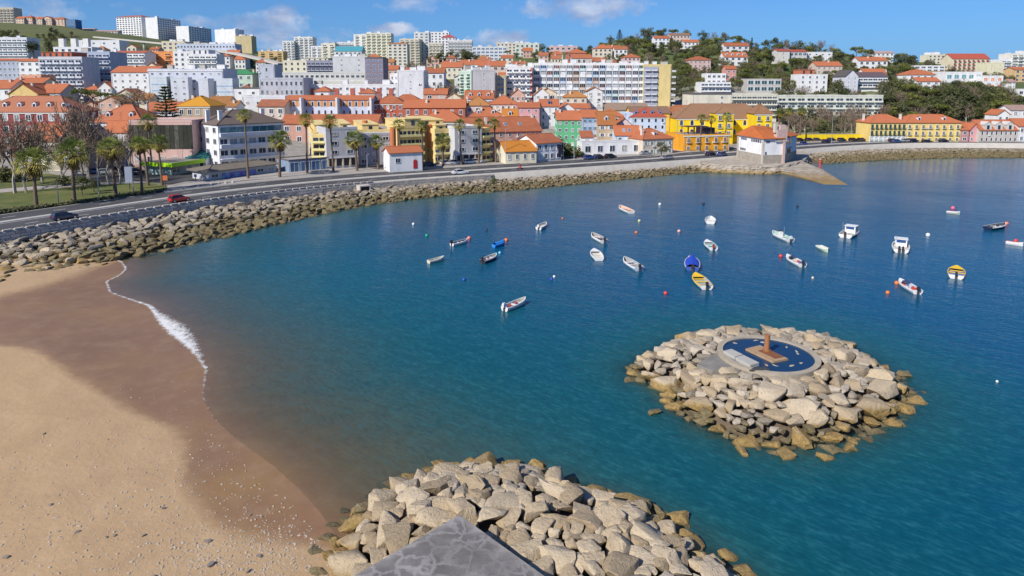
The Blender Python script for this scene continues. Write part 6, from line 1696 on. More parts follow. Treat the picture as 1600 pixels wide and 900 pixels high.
# ------------------------------------------------------------------ foliage
def leaf_mat(name, c0, c1, rnd=.5):
    m, nt, b = new_mat(name)
    oi = N(nt, 'ShaderNodeObjectInfo'); p = pos_n(nt)
    n1 = noise_n(nt, p, .5, 3); n2 = noise_n(nt, p, 2.2, 2)
    f = math_n(nt, 'ADD', math_n(nt, 'ADD', math_n(nt, 'MULTIPLY', oi.outputs['Random'], rnd), math_n(nt, 'MULTIPLY', n1, .5)), math_n(nt, 'MULTIPLY', n2, .3))
    c = ramp_n(nt, f, [(.3, c0), (.95, c1)])
    L(nt, c, b.inputs['Base Color']); b.inputs['Roughness'].default_value = .65; b.inputs['Specular IOR Level'].default_value = .25
    tr = N(nt, 'ShaderNodeBsdfTranslucent'); L(nt, c, tr.inputs[0])
    ms = N(nt, 'ShaderNodeMixShader'); ms.inputs[0].default_value = .3
    L(nt, b.outputs[0], ms.inputs[1]); L(nt, tr.outputs[0], ms.inputs[2]); L(nt, ms.outputs[0], nt.nodes['Material Output'].inputs[0])
    return m
LEAF = dict(pine=leaf_mat('pine_needles', (.085, .115, .028), (.23, .24, .058)), oak=leaf_mat('broad_leaves', (.075, .09, .034), (.20, .195, .07)),
            dark=leaf_mat('dark_leaves', (.048, .065, .028), (.13, .145, .055)), olive=leaf_mat('olive_leaves', (.10, .11, .055), (.19, .18, .10)),
            yellow=leaf_mat('yellow_leaves', (.13, .14, .015), (.22, .20, .03)), palm=leaf_mat('palm_fronds', (.11, .155, .03), (.30, .32, .08), .25),
            thatch=leaf_mat('dead_fronds', (.20, .13, .05), (.34, .22, .08), .2))
BARK = plain_mat('bark', (.13, .095, .07), .9, var=.35, scale=6)
PBARK = plain_mat('plane_bark', (.36, .31, .25), .9, var=.35, scale=4)
TWIG = plain_mat('bare_twigs', (.21, .155, .115), .9, var=.25, scale=2)
def leaf_cloud(clumps, n, size, rng, mat):
    Vs, k = [], 0
    out = MB()
    for (c, r) in clumps:
        c = np.array(c); r = np.array(r)
        for _ in range(n):
            d = rng.normal(size=3); d /= np.linalg.norm(d)
            p = c + d * r * rng.uniform(.72, 1.06)
            nrm = d + rng.normal(size=3) * .55 + np.array([0, 0, .35]); nrm /= np.linalg.norm(nrm)
            t = np.cross(nrm, rng.normal(size=3)); t /= np.linalg.norm(t); b = np.cross(nrm, t)
            s = size * rng.uniform(.6, 1.35); q = size * rng.uniform(.5, 1.0)
            out.quad(p - t * s - b * q * .4, p + t * s * .2 - b * q, p + t * s + b * q * .3, p - t * s * .1 + b * q)
    return out.mesh('crown', mat)
def trunk_mesh(h, r, limbs, rng, mat, bend=.02):
    m = MB()
    m.tube([(0, 0, -.06), (rng.normal() * bend, rng.normal() * bend, h * .5), (0, 0, h)], [r * 1.25, r, r * .8], 7)
    for (x, y, z) in limbs:
        m.tube([(0, 0, h * .82), (x * .5, y * .5, (h + z) * .5 - .01), (x, y, z)], [r * .65, r * .45, r * .2], 5)
    return m.mesh('trunk', mat)
TREES = {}
def make_tree(kind, k):
    rng = np.random.default_rng(hash((kind, k)) % 1000 if False else sum(map(ord, kind)) * 7 + k)
    cl = []
    if kind == 'pine':
        for i in range(15):
            a = rng.uniform(0, 6.28); q = math.sqrt(rng.uniform(0, 1)) * .36
            cl.append(((q * math.cos(a), q * math.sin(a), .80 - q * q * .9 + rng.uniform(-.03, .05)), (rng.uniform(.11, .16),) * 2 + (rng.uniform(.07, .10),)))
        lm = [(c[0][0] * .8, c[0][1] * .8, c[0][2] - .04) for c in cl[:6]]
        return leaf_cloud(cl, 62, .026, rng, LEAF['pine']), trunk_mesh(.55, .022, lm, rng, BARK)
    if kind in ('oak', 'olive', 'yellow', 'dark'):
        n = 17
        for i in range(n):
            d = rng.normal(size=3); d /= np.linalg.norm(d); q = rng.uniform(.55, 1)
            sx = .34 if kind != 'dark' else .27
            cl.append(((d[0] * sx * q, d[1] * sx * q, .58 + d[2] * .30 * q), (rng.uniform(.10, .17),) * 2 + (rng.uniform(.09, .13),)))
        lm = [(c[0][0] * .7, c[0][1] * .7, c[0][2] * .9) for c in cl[:6]]
        return leaf_cloud(cl, 55, .028, rng, LEAF[kind]), trunk_mesh(.34, .025, lm, rng, BARK)
    if kind == 'cypress':
        for i in range(16):
            z = .08 + i / 16 * .88; r = .10 * (1 - (z - .1) ** 2 * .9) + .012
            cl.append(((rng.normal() * .012, rng.normal() * .012, z), (r, r, .06)))
        return leaf_cloud(cl, 45, .022, rng, LEAF['dark']), trunk_mesh(.2, .015, [], rng, BARK)
    if kind == 'bush':
        for i in range(9):
            a = rng.uniform(0, 6.28); q = rng.uniform(0, .4)
            cl.append(((q * math.cos(a), q * math.sin(a), .42 + rng.uniform(-.1, .2)), (rng.uniform(.16, .24),) * 2 + (rng.uniform(.2, .3),)))
        return leaf_cloud(cl, 60, .05, rng, LEAF['oak']), trunk_mesh(.3, .03, [], rng, BARK)
    if kind == 'araucaria':
        m = MB()
        for i in range(13):
            z = .16 + i * .064; r = .36 * (1 - (z / 1.02)) ** .8 + .02
            for j in range(9):
                a = j * 6.28 / 9 + i * .4 + rng.uniform(-.15, .15)
                for s in np.linspace(.15, 1, 9):
                    x, y = math.cos(a) * r * s, math.sin(a) * r * s; zz = z + .045 * s * s - .02 * s
                    for _ in range(3):
                        t = np.array([math.cos(a + rng.normal() * .7), math.sin(a + rng.normal() * .7), rng.normal() * .3]) * .022
                        b = np.array([-t[1], t[0], rng.normal() * .01]) * .55
                        p = np.array([x, y, zz]); m.quad(p - t - b, p + t - b, p + t + b, p - t + b)
        return m.mesh('crown', LEAF['dark']), trunk_mesh(.97, .016, [], rng, BARK, .0)
    # bare winter tree
    m = MB(); tw = MB()
    def grow(p, d, ln, r, lev):
        q = p + d * ln * .5 + rng.normal(size=3) * ln * .05; e = p + d * ln + rng.normal(size=3) * ln * .06
        if lev <= 2: m.tube([p, q, e], [r, r * .8, r * .55], 5 if lev == 0 else 3, cap=False)
        else:
            s = np.cross(d, rng.normal(size=3)); s /= np.linalg.norm(s); s *= r
            m.quad(p - s, p + s, e + s * .3, e - s * .3); 
        if lev == 4: return
        nb = (6, 5, 5, 4)[lev]
        for i in range(nb):
            f = rng.uniform(.45, 1) if i < nb - 1 else 1.0
            dd = d + rng.normal(size=3) * (.42 if lev == 0 else .5); dd[2] += .22; dd /= np.linalg.norm(dd)
            grow(p + (e - p) * f, dd, ln * rng.uniform(.52, .74), max(r * .52, .0034), lev + 1)
    grow(np.array([0, 0, -.03]), np.array([0, 0, 1.0]), .36, .020, 0)
    zmax = max(v[2] for v in m.v); m.v = [(v[0] / zmax, v[1] / zmax, v[2] / zmax) for v in m.v]
    # trunk and first limbs are separate from the twigs
    cut = [i for i, f in enumerate(m.f) if max(m.v[j][2] for j in f) < .42 and len(f) == 4]
    cs = set(cut)
    a, b = MB(), MB()
    a.v = m.v; b.v = m.v
    a.f = [f for i, f in enumerate(m.f) if i not in cs]; a.m = [0] * len(a.f)
    b.f = [f for i, f in enumerate(m.f) if i in cs]; b.m = [0] * len(b.f)
    return a.mesh('crown', TWIG), b.mesh('trunk', PBARK)
TNAME = dict(pine='stone_pine', oak='broadleaf_tree', dark='evergreen_tree', olive='olive_tree', yellow='flowering_tree', cypress='cypress_tree', bare='bare_tree', bush='bush', araucaria='norfolk_pine')
def tree(kind, loc, height, width=None, label=None, group=None, k=None):
    k = random.randrange(3) if k is None else k
    if (kind, k) not in TREES: TREES[(kind, k)] = make_tree(kind, k)
    cr, tk = TREES[(kind, k)]
    o = empty(TNAME[kind], loc, random.uniform(0, 6.28), label, 'bush' if kind == 'bush' else 'tree', group)
    w = width or height
    o.scale = (w, w, height)
    link('crown', cr, o); link('trunk', tk, o)
    return o
def tree_px(kind, u, vb, vt, label, group=None, Z=None, wpx=None, k=None):
    if Z is None: p = onz(u, vb, 2.62)
    else:
        p = at(u, vb, Z)
    Zp = depth_of(p); hgt = (vb - vt) / FPX * Zp
    base = 0.0
    wf = dict(pine=.98, oak=.86, dark=.72, olive=.86, yellow=.86, cypress=.24, bare=.75, bush=1.0, araucaria=.7)[kind]
    return tree(kind, tuple(p), hgt, (wpx / FPX * Zp / wf) if wpx else None, label, group, k)

# trees one by one, where the photograph shows them
tree_px('araucaria', 262, 202, 133, 'tall layered conifer rising before the pale grey apartment slab', Z=205)
for (u, vb, vt, Z, w) in ((52, 88, 62, 500, 24), (77, 90, 61, 505, 18)):
    tree_px('dark', u, vb, vt, 'dark round tree before the white flats with three chimney stacks', 'dark trees by the chimney-stack flats', Z, w)
for (u, vb, vt, Z, w) in ((126, 168, 134, 268, 34), (146, 168, 138, 272, 30), (165, 170, 141, 274, 32), (186, 172, 144, 276, 30), (112, 170, 146, 262, 24)):
    tree_px('pine' if w != 24 else 'oak', u, vb, vt, 'bright green tree in the clump right of the dark red hotel', 'green clump right of the red hotel', Z, w)
for (u, vb, vt, Z, w) in ((215, 172, 138, 262, 46), (232, 178, 142, 255, 36), (196, 176, 150, 258, 36)):
    tree_px('bare', u, vb, vt, 'brown leafless tree on the bank left of the layered conifer', 'brown trees left of the layered conifer', Z, w)
PK = 'bare plane trees of the park'
for (u, vb, vt, w, lb) in ((-6, 296, 168, 84, 'at the very left edge of the picture'), (24, 302, 172, 80, 'just left of the first palm'), (42, 301, 190, 64, 'with a forked white trunk touching the first palm'), (98, 291, 196, 66, 'with a twin white trunk between the first two palms'), (140, 284, 152, 74, 'tallest one before the white hipped roof house'),
        (118, 282, 168, 64, 'right behind the second palm'), (170, 288, 190, 56, 'behind the third palm'), (187, 288, 200, 50, 'right of the third palm with a pale leaning trunk'), (66, 286, 180, 62, 'before the low cream gabled house'), (205, 276, 178, 58, 'at the right end of the park before the pink building'), (6, 284, 186, 60, 'farther back near the left edge'), (156, 276, 196, 50, 'small one among the parked vans')):
    tree_px('bare', u, vb, vt, 'leafless plane tree ' + lb, PK, None, w)
for (u, vb, vt, w) in ((54, 280, 180, 60), (130, 274, 176, 54), (215, 262, 196, 40)):
    tree_px('bare', u, vb, vt, 'brown twiggy leafless tree in the back row of the park', 'back row of leafless park trees', None, w)
for (u, vb, vt, w) in ((129, 305, 272, 26), (147, 300, 276, 22)):
    tree_px('dark', u, vb, vt, 'small dark young conifer on the park lawn', 'young conifers on the lawn', None, w)
for (u, vb, vt, w) in ((8, 285, 255, 50), (40, 283, 262, 36), (160, 262, 238, 40), (100, 290, 272, 40)):
    tree_px('bush', u, vb, vt, 'dark shrub between the bare trunks of the park', 'shrubs in the park', None, w)
for (u, vb, vt, w, Z) in ((873, 244, 208, 34, 214), (889, 246, 221, 34, 212), (902, 247, 229, 24, 211)):
    tree_px('bush', u, vb, vt, 'big green shrub before the bright green house', 'shrubs before the bright green house', Z, w)
tree_px('olive', 1033, 245, 219, 'round olive tree before the beige dormer house', None, None, 25)
tree_px('bush', 772, 290, 272, 'dry grass tuft sprouting from the sea wall foot', None, 152, 13)
for (u, vb, vt, w, Z) in ((676, 108, 82, 22, 520), (690, 106, 78, 26, 530), (706, 104, 76, 26, 525), (722, 106, 76, 28, 520), (738, 108, 80, 22, 520), (728, 98, 74, 18, 560), (746, 104, 82, 18, 530)):
    tree_px(random.choice(('dark', 'oak', 'oak')), u, vb, vt, 'tree on the wooded knoll left of the pale office block', 'trees on the wooded knoll', Z, w)
for (u, vb, vt, w, Z) in ((640, 116, 92, 28, 470), (660, 114, 94, 24, 470), (650, 124, 106, 26, 430), (684, 152, 128, 42, 312), (702, 154, 130, 36, 310), (668, 150, 132, 30, 310), (706, 166, 142, 32, 296), (688, 166, 146, 30, 296), (752, 128, 104, 24, 400)):
    tree_px('bare' if u != 650 else 'oak', u, vb, vt, 'brown leafless tree among the flats in the town centre', 'brown trees in the town centre', Z, w)
# wooded hill and left hill: fill the green with trees, keep the houses in view
BOX = []
for b in BLD:
    if b.get('root'): continue
    Zm = (b['Z'] + b.get('Z1', b['Z'])) / 2
    vt = b['vt'] - (b['roof'][1] / Zm * FPX if b['roof'] else 0)
    BOX.append((b['u0'], b['u1'], vt, b['vb'] - (b['vb'] - b['vt']) * .45, Zm, (b['u1'] - b['u0'])))
PLACED = []
def try_tree(kind, u, vb, hp, label, group, lim=.12, maxz=1100):
    p = hit(u, vb, 235, maxz)
    if p is None: return False
    Z = depth_of(p)
    x, y, z = p
    vv = CV + FPX * (-(y * math.sin(PT) + (z - HC) * math.cos(PT))) / Z
    wf = dict(pine=.98, oak=.86, dark=.72, olive=.86, yellow=.86, cypress=.24, bare=.75)[kind]
    hgt = hp / FPX * Z
    u0, u1, v0, v1 = u - hp * wf * .5, u + hp * wf * .5, vv - hp, vv - hp * .1
    for (a, c, t, bt, Zb, wb) in BOX:
        if Zb > Z - 4:
            ov = max(0, min(u1, c) - max(u0, a)) * max(0, min(v1, bt) - max(v0, t))
            if ov > lim * max((c - a) * (bt - t), 1) or ov > .4 * (u1 - u0) * (v1 - v0): return False
        if abs(Zb - Z) < 9 and a < u < c: return False
    for (pu, pv, ph) in PLACED:
        if (pu - u) ** 2 + ((pv - vv) * 1.5) ** 2 < (.29 * (ph + hp) * .5) ** 2: return False
    PLACED.append((u, vv, hp))
    tree(kind, (x, y, z - .3), hgt, None, label, group)
    return True
def inpoly(x, y, P):
    c = False
    for (ax, ay), (bx, by) in zip(P, P[1:] + P[:1]):
        if (ay > y) != (by > y) and x < (bx - ax) * (y - ay) / (by - ay) + ax: c = not c
    return c
def fill(P, n, kinds, hr, label, group, lim=.22, tries=40):
    us, vs = [p[0] for p in P], [p[1] for p in P]; done = 0
    for _ in range(n * tries):
        if done >= n: break
        u, v = random.uniform(min(us), max(us)), random.uniform(min(vs), max(vs))
        if not inpoly(u, v, P): continue
        kd = random.choice(kinds)
        lb = label.replace('KIND', dict(pine='umbrella pine', oak='broad green tree', dark='dark evergreen', olive='grey-green tree', yellow='yellow-flowering tree', cypress='slim cypress', bare='leafless brown tree')[kd])
        th = ('left', 'middle', 'right')[min(2, int((u - min(us)) / (max(us) - min(us)) * 3))]
        if try_tree(kd, u, v, random.uniform(*hr) * (1.3 if kd == 'cypress' else 1), lb + ', %s third' % th, group + ', ' + kd + ', ' + th, lim): done += 1
# the big pines on the crest first
for (u, vb, hp, kd) in ((976, 86, 30, 'pine'), (962, 88, 26, 'pine'), (1000, 88, 32, 'pine'), (948, 86, 22, 'pine'), (1012, 92, 28, 'pine'), (1106, 76, 18, 'pine'), (1120, 76, 18, 'pine'), (1150, 84, 22, 'pine'), (1196, 86, 26, 'dark'), (1210, 84, 28, 'dark'), (1224, 84, 24, 'olive'),
                        (1245, 88, 28, 'oak'), (1262, 88, 26, 'yellow'), (1280, 86, 24, 'bare'), (1300, 90, 22, 'bare'), (1230, 90, 28, 'bare'), (1348, 98, 24, 'pine'), (1410, 112, 30, 'dark'), (1425, 112, 28, 'dark'), (1440, 114, 24, 'dark'), (1400, 108, 26, 'dark'), (1456, 116, 22, 'dark'), (968, 60, 14, 'araucaria'), (1174, 76, 18, 'cypress'), (1178, 76, 20, 'cypress'), (1082, 60, 10, 'dark'), (1008, 58, 10, 'pine'),
                        (1360, 128, 26, 'pine'), (1385, 128, 28, 'pine'), (1414, 132, 34, 'pine'), (1376, 152, 36, 'oak'), (1396, 154, 34, 'oak'), (1072, 126, 28, 'pine'), (1060, 134, 26, 'pine'), (1064, 146, 24, 'oak'), (1206, 130, 26, 'oak'), (1232, 150, 30, 'oak'), (1130, 112, 20, 'bare'), (1180, 132, 26, 'dark'), (1500, 150, 26, 'pine'), (1520, 152, 28, 'pine'), (1480, 152, 26, 'oak'), (1540, 160, 30, 'olive')):
    if kd == 'araucaria':
        p = hit(u, 66, 400, 900); p = at(u, 64, 580) if p is None else p; tree('araucaria', tuple(p), 18 / FPX * depth_of(p), None, 'lone layered conifer standing on the crest of the wooded hill'); continue
    lb = dict(pine='spreading umbrella pine near the crest of the wooded hill', dark='dark evergreen near the crest of the wooded hill', olive='grey-green tree near the crest of the wooded hill', oak='rounded green tree near the crest of the wooded hill', yellow='yellowish tree near the crest of the wooded hill', bare='brown leafless tree near the crest of the wooded hill', cypress='slim cypress near the crest of the wooded hill')[kd]
    try_tree(kd, u, vb, hp, lb if vb < 100 else lb.replace('near the crest of', 'among the villas on'), 'wooded hill trees picked out, ' + kd + (' crest' if vb < 100 else ' slope'), .5)
fill([(925, 90), (950, 72), (1020, 62), (1100, 66), (1200, 80), (1330, 92), (1430, 104), (1470, 108), (1480, 125), (1300, 122), (1180, 108), (1060, 100), (1010, 108), (940, 104)], 165, ['pine', 'oak', 'dark', 'dark', 'pine', 'olive', 'bare'], (15, 25), 'KIND, upper slope of the wooded hill', 'upper slope trees')
fill([(1050, 100), (1180, 108), (1300, 122), (1480, 125), (1600, 130), (1600, 150), (1390, 152), (1215, 147), (1085, 147), (1050, 140)], 150, ['oak', 'oak', 'dark', 'pine', 'olive', 'bare'], (17, 27), 'KIND, middle slope of the wooded hill', 'middle slope trees')
fill([(1372, 152), (1600, 150), (1600, 190), (1540, 192), (1500, 196), (1372, 196)], 110, ['oak', 'dark', 'olive', 'olive', 'oak', 'bare', 'dark', 'pine'], (24, 40), 'KIND in the wood behind the long yellow terrace', 'wood behind the yellow terrace', .25)
fill([(1208, 190), (1372, 188), (1356, 214), (1240, 214)], 40, ['bare', 'bare', 'bare', 'bare', 'olive', 'oak'], (26, 42), 'KIND behind the bright yellow roadside wall', 'trees behind the yellow wall', .5)
fill([(1210, 168), (1380, 166), (1375, 192), (1215, 195)], 30, ['bare', 'oak', 'olive', 'bare', 'dark'], (24, 38), 'KIND before the pale hotel wing', 'trees before the hotel wing', .14)
fill([(1045, 140), (1085, 150), (1085, 172), (1040, 170)], 8, ['oak', 'olive', 'bare', 'oak'], (18, 28), 'KIND between yellow tower and hotel', 'trees between yellow tower and hotel', .3)
fill([(790, 92), (830, 84), (900, 80), (950, 92), (940, 104), (880, 100), (800, 96)], 24, ['oak', 'dark', 'pine', 'oak'], (12, 20), 'KIND on the slope above the big gridded block', 'trees above the gridded block', .2)
fill([(0, 56), (60, 52), (140, 58), (180, 66), (180, 74), (60, 66), (0, 64)], 30, ['dark', 'oak', 'olive', 'bare', 'oak'], (7, 13), 'KIND at the foot of the grassy hill', 'trees at the foot of the grassy hill', .2)
fill([(160, 92), (240, 84), (400, 100), (410, 112), (340, 110), (180, 104)], 14, ['oak', 'bare', 'dark'], (12, 20), 'KIND between the flats of the upper left town', 'trees of the upper left town', .2)
fill([(430, 118), (620, 112), (800, 100), (800, 112), (640, 128), (440, 126)], 16, ['oak', 'bare', 'dark'], (10, 16), 'KIND between the flats of the central upper town', 'trees of the central upper town', .15)
fill([(395, 96), (405, 90), (440, 104), (420, 118), (396, 112)], 6, ['oak', 'dark', 'olive'], (12, 18), 'KIND beside the viaduct', 'trees beside the viaduct', .3)
for (u, vb, vt) in ((1402, 192, 158), (1418, 192, 160), (1388, 194, 164), (1374, 190, 160)):
    pass

# ------------------------------------------------------------------ palms
LEAF['palm_old'] = leaf_mat('old_palm_fronds', (.28, .25, .05), (.50, .43, .11), .25)
def palm_crown(k, big):
    rng = np.random.default_rng(100 + k + 10 * big)
    m = MB(); d = MB()
    n = 38 if big else 34
    for i in range(n):
        a = i * 2.399 + rng.normal() * .12
        el = math.asin(np.clip(1 - 1.5 * (i + .5) / n, -1, 1))
        mi = 1 if el < .12 + rng.normal() * .15 else 0
        dr = np.array([math.cos(a) * math.cos(el), math.sin(a) * math.cos(el), math.sin(el)])
        side = np.array([-math.sin(a), math.cos(a), 0]); up = np.cross(dr, side)
        q = dr * rng.uniform(.40, .52)
        m.quad(-side * .014, side * .014, q + side * .01, q - side * .01, mi)
        nf = 11; ln = rng.uniform(.48, .60)
        tilt = rng.normal() * .5
        sd = side * math.cos(tilt) + up * math.sin(tilt)
        for j in range(nf):
            t = (j - (nf - 1) / 2) / (nf - 1) * 2.6
            dj = dr * math.cos(t) + sd * math.sin(t); lj = ln * (1 - .22 * abs(t) / 1.3)
            tip = q + dj * lj + np.array([0, 0, -.10 - .08 * rng.random()])
            mid = q + dj * lj * .55
            pw = np.cross(dj, up); pw /= np.linalg.norm(pw) + 1e-9
            m.quad(q, mid - pw * .026, tip, mid + pw * .026, mi)
    for i in range(34):
        a = rng.uniform(0, 6.28); r = rng.uniform(.14, .34); z0 = rng.uniform(-.2, -.05)
        p = np.array([math.cos(a) * r * .5, math.sin(a) * r * .5, z0]); e = np.array([math.cos(a) * r, math.sin(a) * r, z0 - rng.uniform(.25, .6)])
        s = np.array([-math.sin(a), math.cos(a), 0]) * .07
        d.quad(p - s * .3, p + s * .3, e + s, e - s)
    return m.mesh('crown', [LEAF['palm'], LEAF['palm_old']]), d.mesh('dead_fronds', LEAF['thatch'])
PALM = {}
PTR = plain_mat('palm_trunk', (.15, .105, .075), .95, var=.35, scale=5)
def palm(u, vb, vt, cw, label, big=0, z=2.62, lean=0, Z=None):
    p = onz(u, vb, z) if Z is None else at(u, vb, Z)
    Zp = depth_of(p); H = (vb - vt) / FPX * Zp; rc = cw / 2 / FPX * Zp * 1.2
    k = random.randrange(3)
    if (k, big) not in PALM: PALM[(k, big)] = palm_crown(k, big)
    cr, dd = PALM[(k, big)]
    o = empty('palm_tree', tuple(p), 0, label, 'palm tree', 'palms along the coast road')
    top = H - rc * .62
    m = MB(); lx = lean
    m.tube([(0, 0, -.4), (lx * .2, 0, top * .25), (lx * .6, 0, top * .6), (lx, 0, top)], [.42 if big else .36, .34 if big else .26, .28 if big else .22, .26 if big else .2], 9)
    m.build('trunk', PTR, o)
    M = Matrix.Translation((lx, 0, top)) @ Matrix.Rotation(random.uniform(0, 6.28), 4, 'Z') @ Matrix.Scale(rc, 4)
    link('crown', cr, o, M); link('dead_fronds', dd, o, M)
for a in ((57, 323, 233, 56, 'stout palm on the lawn, nearest the left edge', 1), (116, 313, 220, 56, 'stout palm on the lawn, second from the left edge', 1), (181, 305, 217, 42, 'palm on the lawn edge beside a leafless plane tree, third from the left', 1),
          (222, 300, 214, 34, 'palm left of the grey billboard beside the coast road', 0), (232, 290, 217, 26, 'slender palm half hidden behind the palm by the billboard', 0), (254, 290, 212, 34, 'palm right of the grey billboard beside the car park entrance', 0),
          (238, 272, 180, 30, 'dark tall palm in front of the pink building with glass storey', 0), (388, 279, 172, 25, 'tall slim palm in front of the white clinic', 0), (437, 277, 205, 38, 'short bushy palm between clinic and yellow complex', 1),
          (480, 271, 178, 26, 'tall slim palm at the left corner of the yellow complex', 0), (521, 268, 181, 26, 'tall slim palm before the grey block of the yellow complex', 0), (558, 267, 206, 36, 'short bushy palm before the yellow complex beside the grey block', 1),
          (591, 265, 211, 29, 'short palm left of the white cabin', 0), (627, 263, 187, 23, 'tall palm directly behind the white cabin', 0), (660, 262, 190, 22, 'tall palm at the right corner of the white cabin', 0),
          (692, 260, 210, 29, 'short bushy palm right of the white cabin', 1), (721, 258, 187, 22, 'tall palm before the right hand grey block of the yellow complex', 0), (748, 256, 186, 20, 'tall palm at the right end of the yellow complex', 0), (775, 254, 186, 21, 'tall palm before the left end of the salmon house', 0),
          (1093, 236, 179, 17, 'left one of three palms before the orange villa', 0), (1110, 235, 181, 16, 'middle one of three palms before the orange villa', 0), (1132, 234, 176, 18, 'right one of three palms before the orange villa', 0),
          (1216, 212, 172, 17, 'thin palm right of the bright yellow palace, left of three', 0), (1232, 211, 168, 16, 'thin palm behind the boathouse roof, middle of three', 0), (1250, 210, 168, 17, 'thin palm behind the bright yellow wall, right of three', 0)):
    palm(*a[:5], big=a[5], lean=random.uniform(-.5, .5), Z=268 if a[0] > 1200 else None)
# low hedges on the lawn edge
hm = MB(); rng = np.random.default_rng(5)
for i in range(0, 1500):
    t = rng.uniform(0, 1); q = onz(-40 + 300 * t, 336.5 - 39.5 * t + 1.5 * math.sin(t * 3.1), 2.66) + np.array([rng.normal() * .35, rng.normal() * .35, abs(rng.normal()) * .22])
    a, b = rng.normal(size=3) * .16, rng.normal(size=3) * .16
    hm.quad(q - a, q + b, q + a, q - b)
tag(hm.build('hedge', LEAF['olive']), kind='stuff')

# ------------------------------------------------------------------ boathouse, slipway, yellow wall, viaduct
def algae_stone():
    m, nt, b = new_mat('quay_stone'); p = pos_n(nt)
    n1 = noise_n(nt, p, .7, 5, .65); n2 = noise_n(nt, p, 3.5, 4)
    br = N(nt, 'ShaderNodeTexWave', wave_type='BANDS', bands_direction='Z'); br.inputs['Scale'].default_value = .55; br.inputs['Distortion'].default_value = 1.5; L(nt, p, br.inputs['Vector'])
    c = ramp_n(nt, n1, [(.3, (.24, .20, .16)), (.5, (.38, .33, .27)), (.7, (.46, .41, .35))])
    z = N(nt, 'ShaderNodeSeparateXYZ'); L(nt, p, z.inputs[0])
    al = ramp_n(nt, math_n(nt, 'ADD', math_n(nt, 'MULTIPLY', z.outputs[2], .5), math_n(nt, 'MULTIPLY', n1, .7)), [(.52, (1, 1, 1)), (1.0, (0, 0, 0))])
    c = mix_n(nt, math_n(nt, 'MULTIPLY', al, .85), c, ramp_n(nt, n2, [(.35, (.16, .10, .02)), (.6, (.34, .20, .035))]))
    c = mix_n(nt, math_n(nt, 'MULTIPLY', br.outputs['Fac'], .25), c, (.16, .13, .10))
    L(nt, c, b.inputs['Base Color']); b.inputs['Roughness'].default_value = .9; bump_n(nt, math_n(nt, 'ADD', n2, br.outputs['Fac']), b, .7, .15)
    return m
QUAY = algae_stone()
def loft(name, rings, mat, cap=True, parent=None):
    m = MB(); k = len(rings[0])
    for r in rings: m.v += [tuple(p) for p in r]
    for a in range(len(rings) - 1):
        for i in range(k):
            j = (i + 1) % k; m.f.append((a * k + i, a * k + j, (a + 1) * k + j, (a + 1) * k + i)); m.m.append(0)
    if cap: m.f.append(tuple((len(rings) - 1) * k + i for i in range(k))); m.m.append(0)
    o = m.build(name, mat, parent)
    bm = bmesh.new(); bm.from_mesh(o.data); bmesh.ops.recalc_face_normals(bm, faces=bm.faces[:]); bm.to_mesh(o.data); bm.free()
    return o
out0 = [(1088, 266.5), (1104, 268), (1122, 269.5), (1145, 270.5), (1168, 271.5), (1190, 272), (1212, 272), (1234, 270.5), (1250, 267), (1262, 261), (1266, 252), (1255, 243), (1180, 239), (1096, 246)]
PB0 = np.array([onz(u, v, 0)[:2] for u, v in out0]); pc0 = PB0.mean(axis=0)
PD = np.array(dense_xy := [PB0[i] + (PB0[(i + 1) % len(PB0)] - PB0[i]) * t / 5 for i in range(len(PB0)) for t in range(5)])
def pring(z, inset, jit, seed):
    r = random.Random(seed); o = []
    for q in PD:
        d = pc0 - q; d = d / np.linalg.norm(d)
        o.append((q[0] + d[0] * inset + r.uniform(-jit, jit), q[1] + d[1] * inset + r.uniform(-jit, jit), z + r.uniform(-jit, jit) * .4))
    return o
loft_o = loft('promontory', [pring(-1.2, -.6, .3, 1), pring(.25, -.2, .45, 2), pring(.8, .3, .45, 3), pring(1.3, .6, .35, 4), pring(1.9, .8, .2, 5), pring(2.35, 1.0, .1, 6)], QUAY)
tag(loft_o, kind='structure')
fz = 2.3
FA, FB, FC2, FD = (onz(1152, 247, fz), onz(1192, 256, fz), onz(1223, 255, fz), onz(1243, 248, fz))
bk = np.array([.35, .94]) * 9
foot = [FA[:2], FB[:2], FC2[:2], FD[:2], FD[:2] + bk * .6, FA[:2] + bk * .9]
cb = np.mean(foot, axis=0)
bh = empty('boathouse', (cb[0], cb[1], 0), 0, 'white boathouse with an orange roof and stone base on the point by the water', 'boathouse')
def rel(p): return (p[0] - cb[0], p[1] - cb[1])
fp = [rel(p) for p in foot]
ZP, ZE, ZRG = 4.9, 9.7, 12.9
def grow(pts, f): return [(x * f, y * f) for x, y in pts]
m = MB(); m.prism(grow(fp, 1.02), 1.5, ZP); m.build('plinth', masonry_mat((.42, .37, .31), 'boathouse_stone'), bh)
m = MB(); m.prism(fp, ZP, ZE); m.build('wall', wall_mat((.76, .76, .78)), bh)
bm = bmesh.new()
for x, y in grow(fp, 1.07): bm.verts.new((x, y, ZE)); bm.verts.new((x, y, ZE + .2))
for t in (.35, .72):
    x = (fp[0][0] * (1 - t) + fp[2][0] * t); y = (fp[0][1] + fp[3][1] + fp[4][1] + fp[1][1]) / 4 + .5
    bm.verts.new((x, y, ZRG))
bmesh.ops.convex_hull(bm, input=bm.verts[:]); me = bpy.data.meshes.new('roof'); bm.to_mesh(me); bm.free(); me.materials.append(tile_mat((.60, .16, .035)))
link('roof', me, bh)
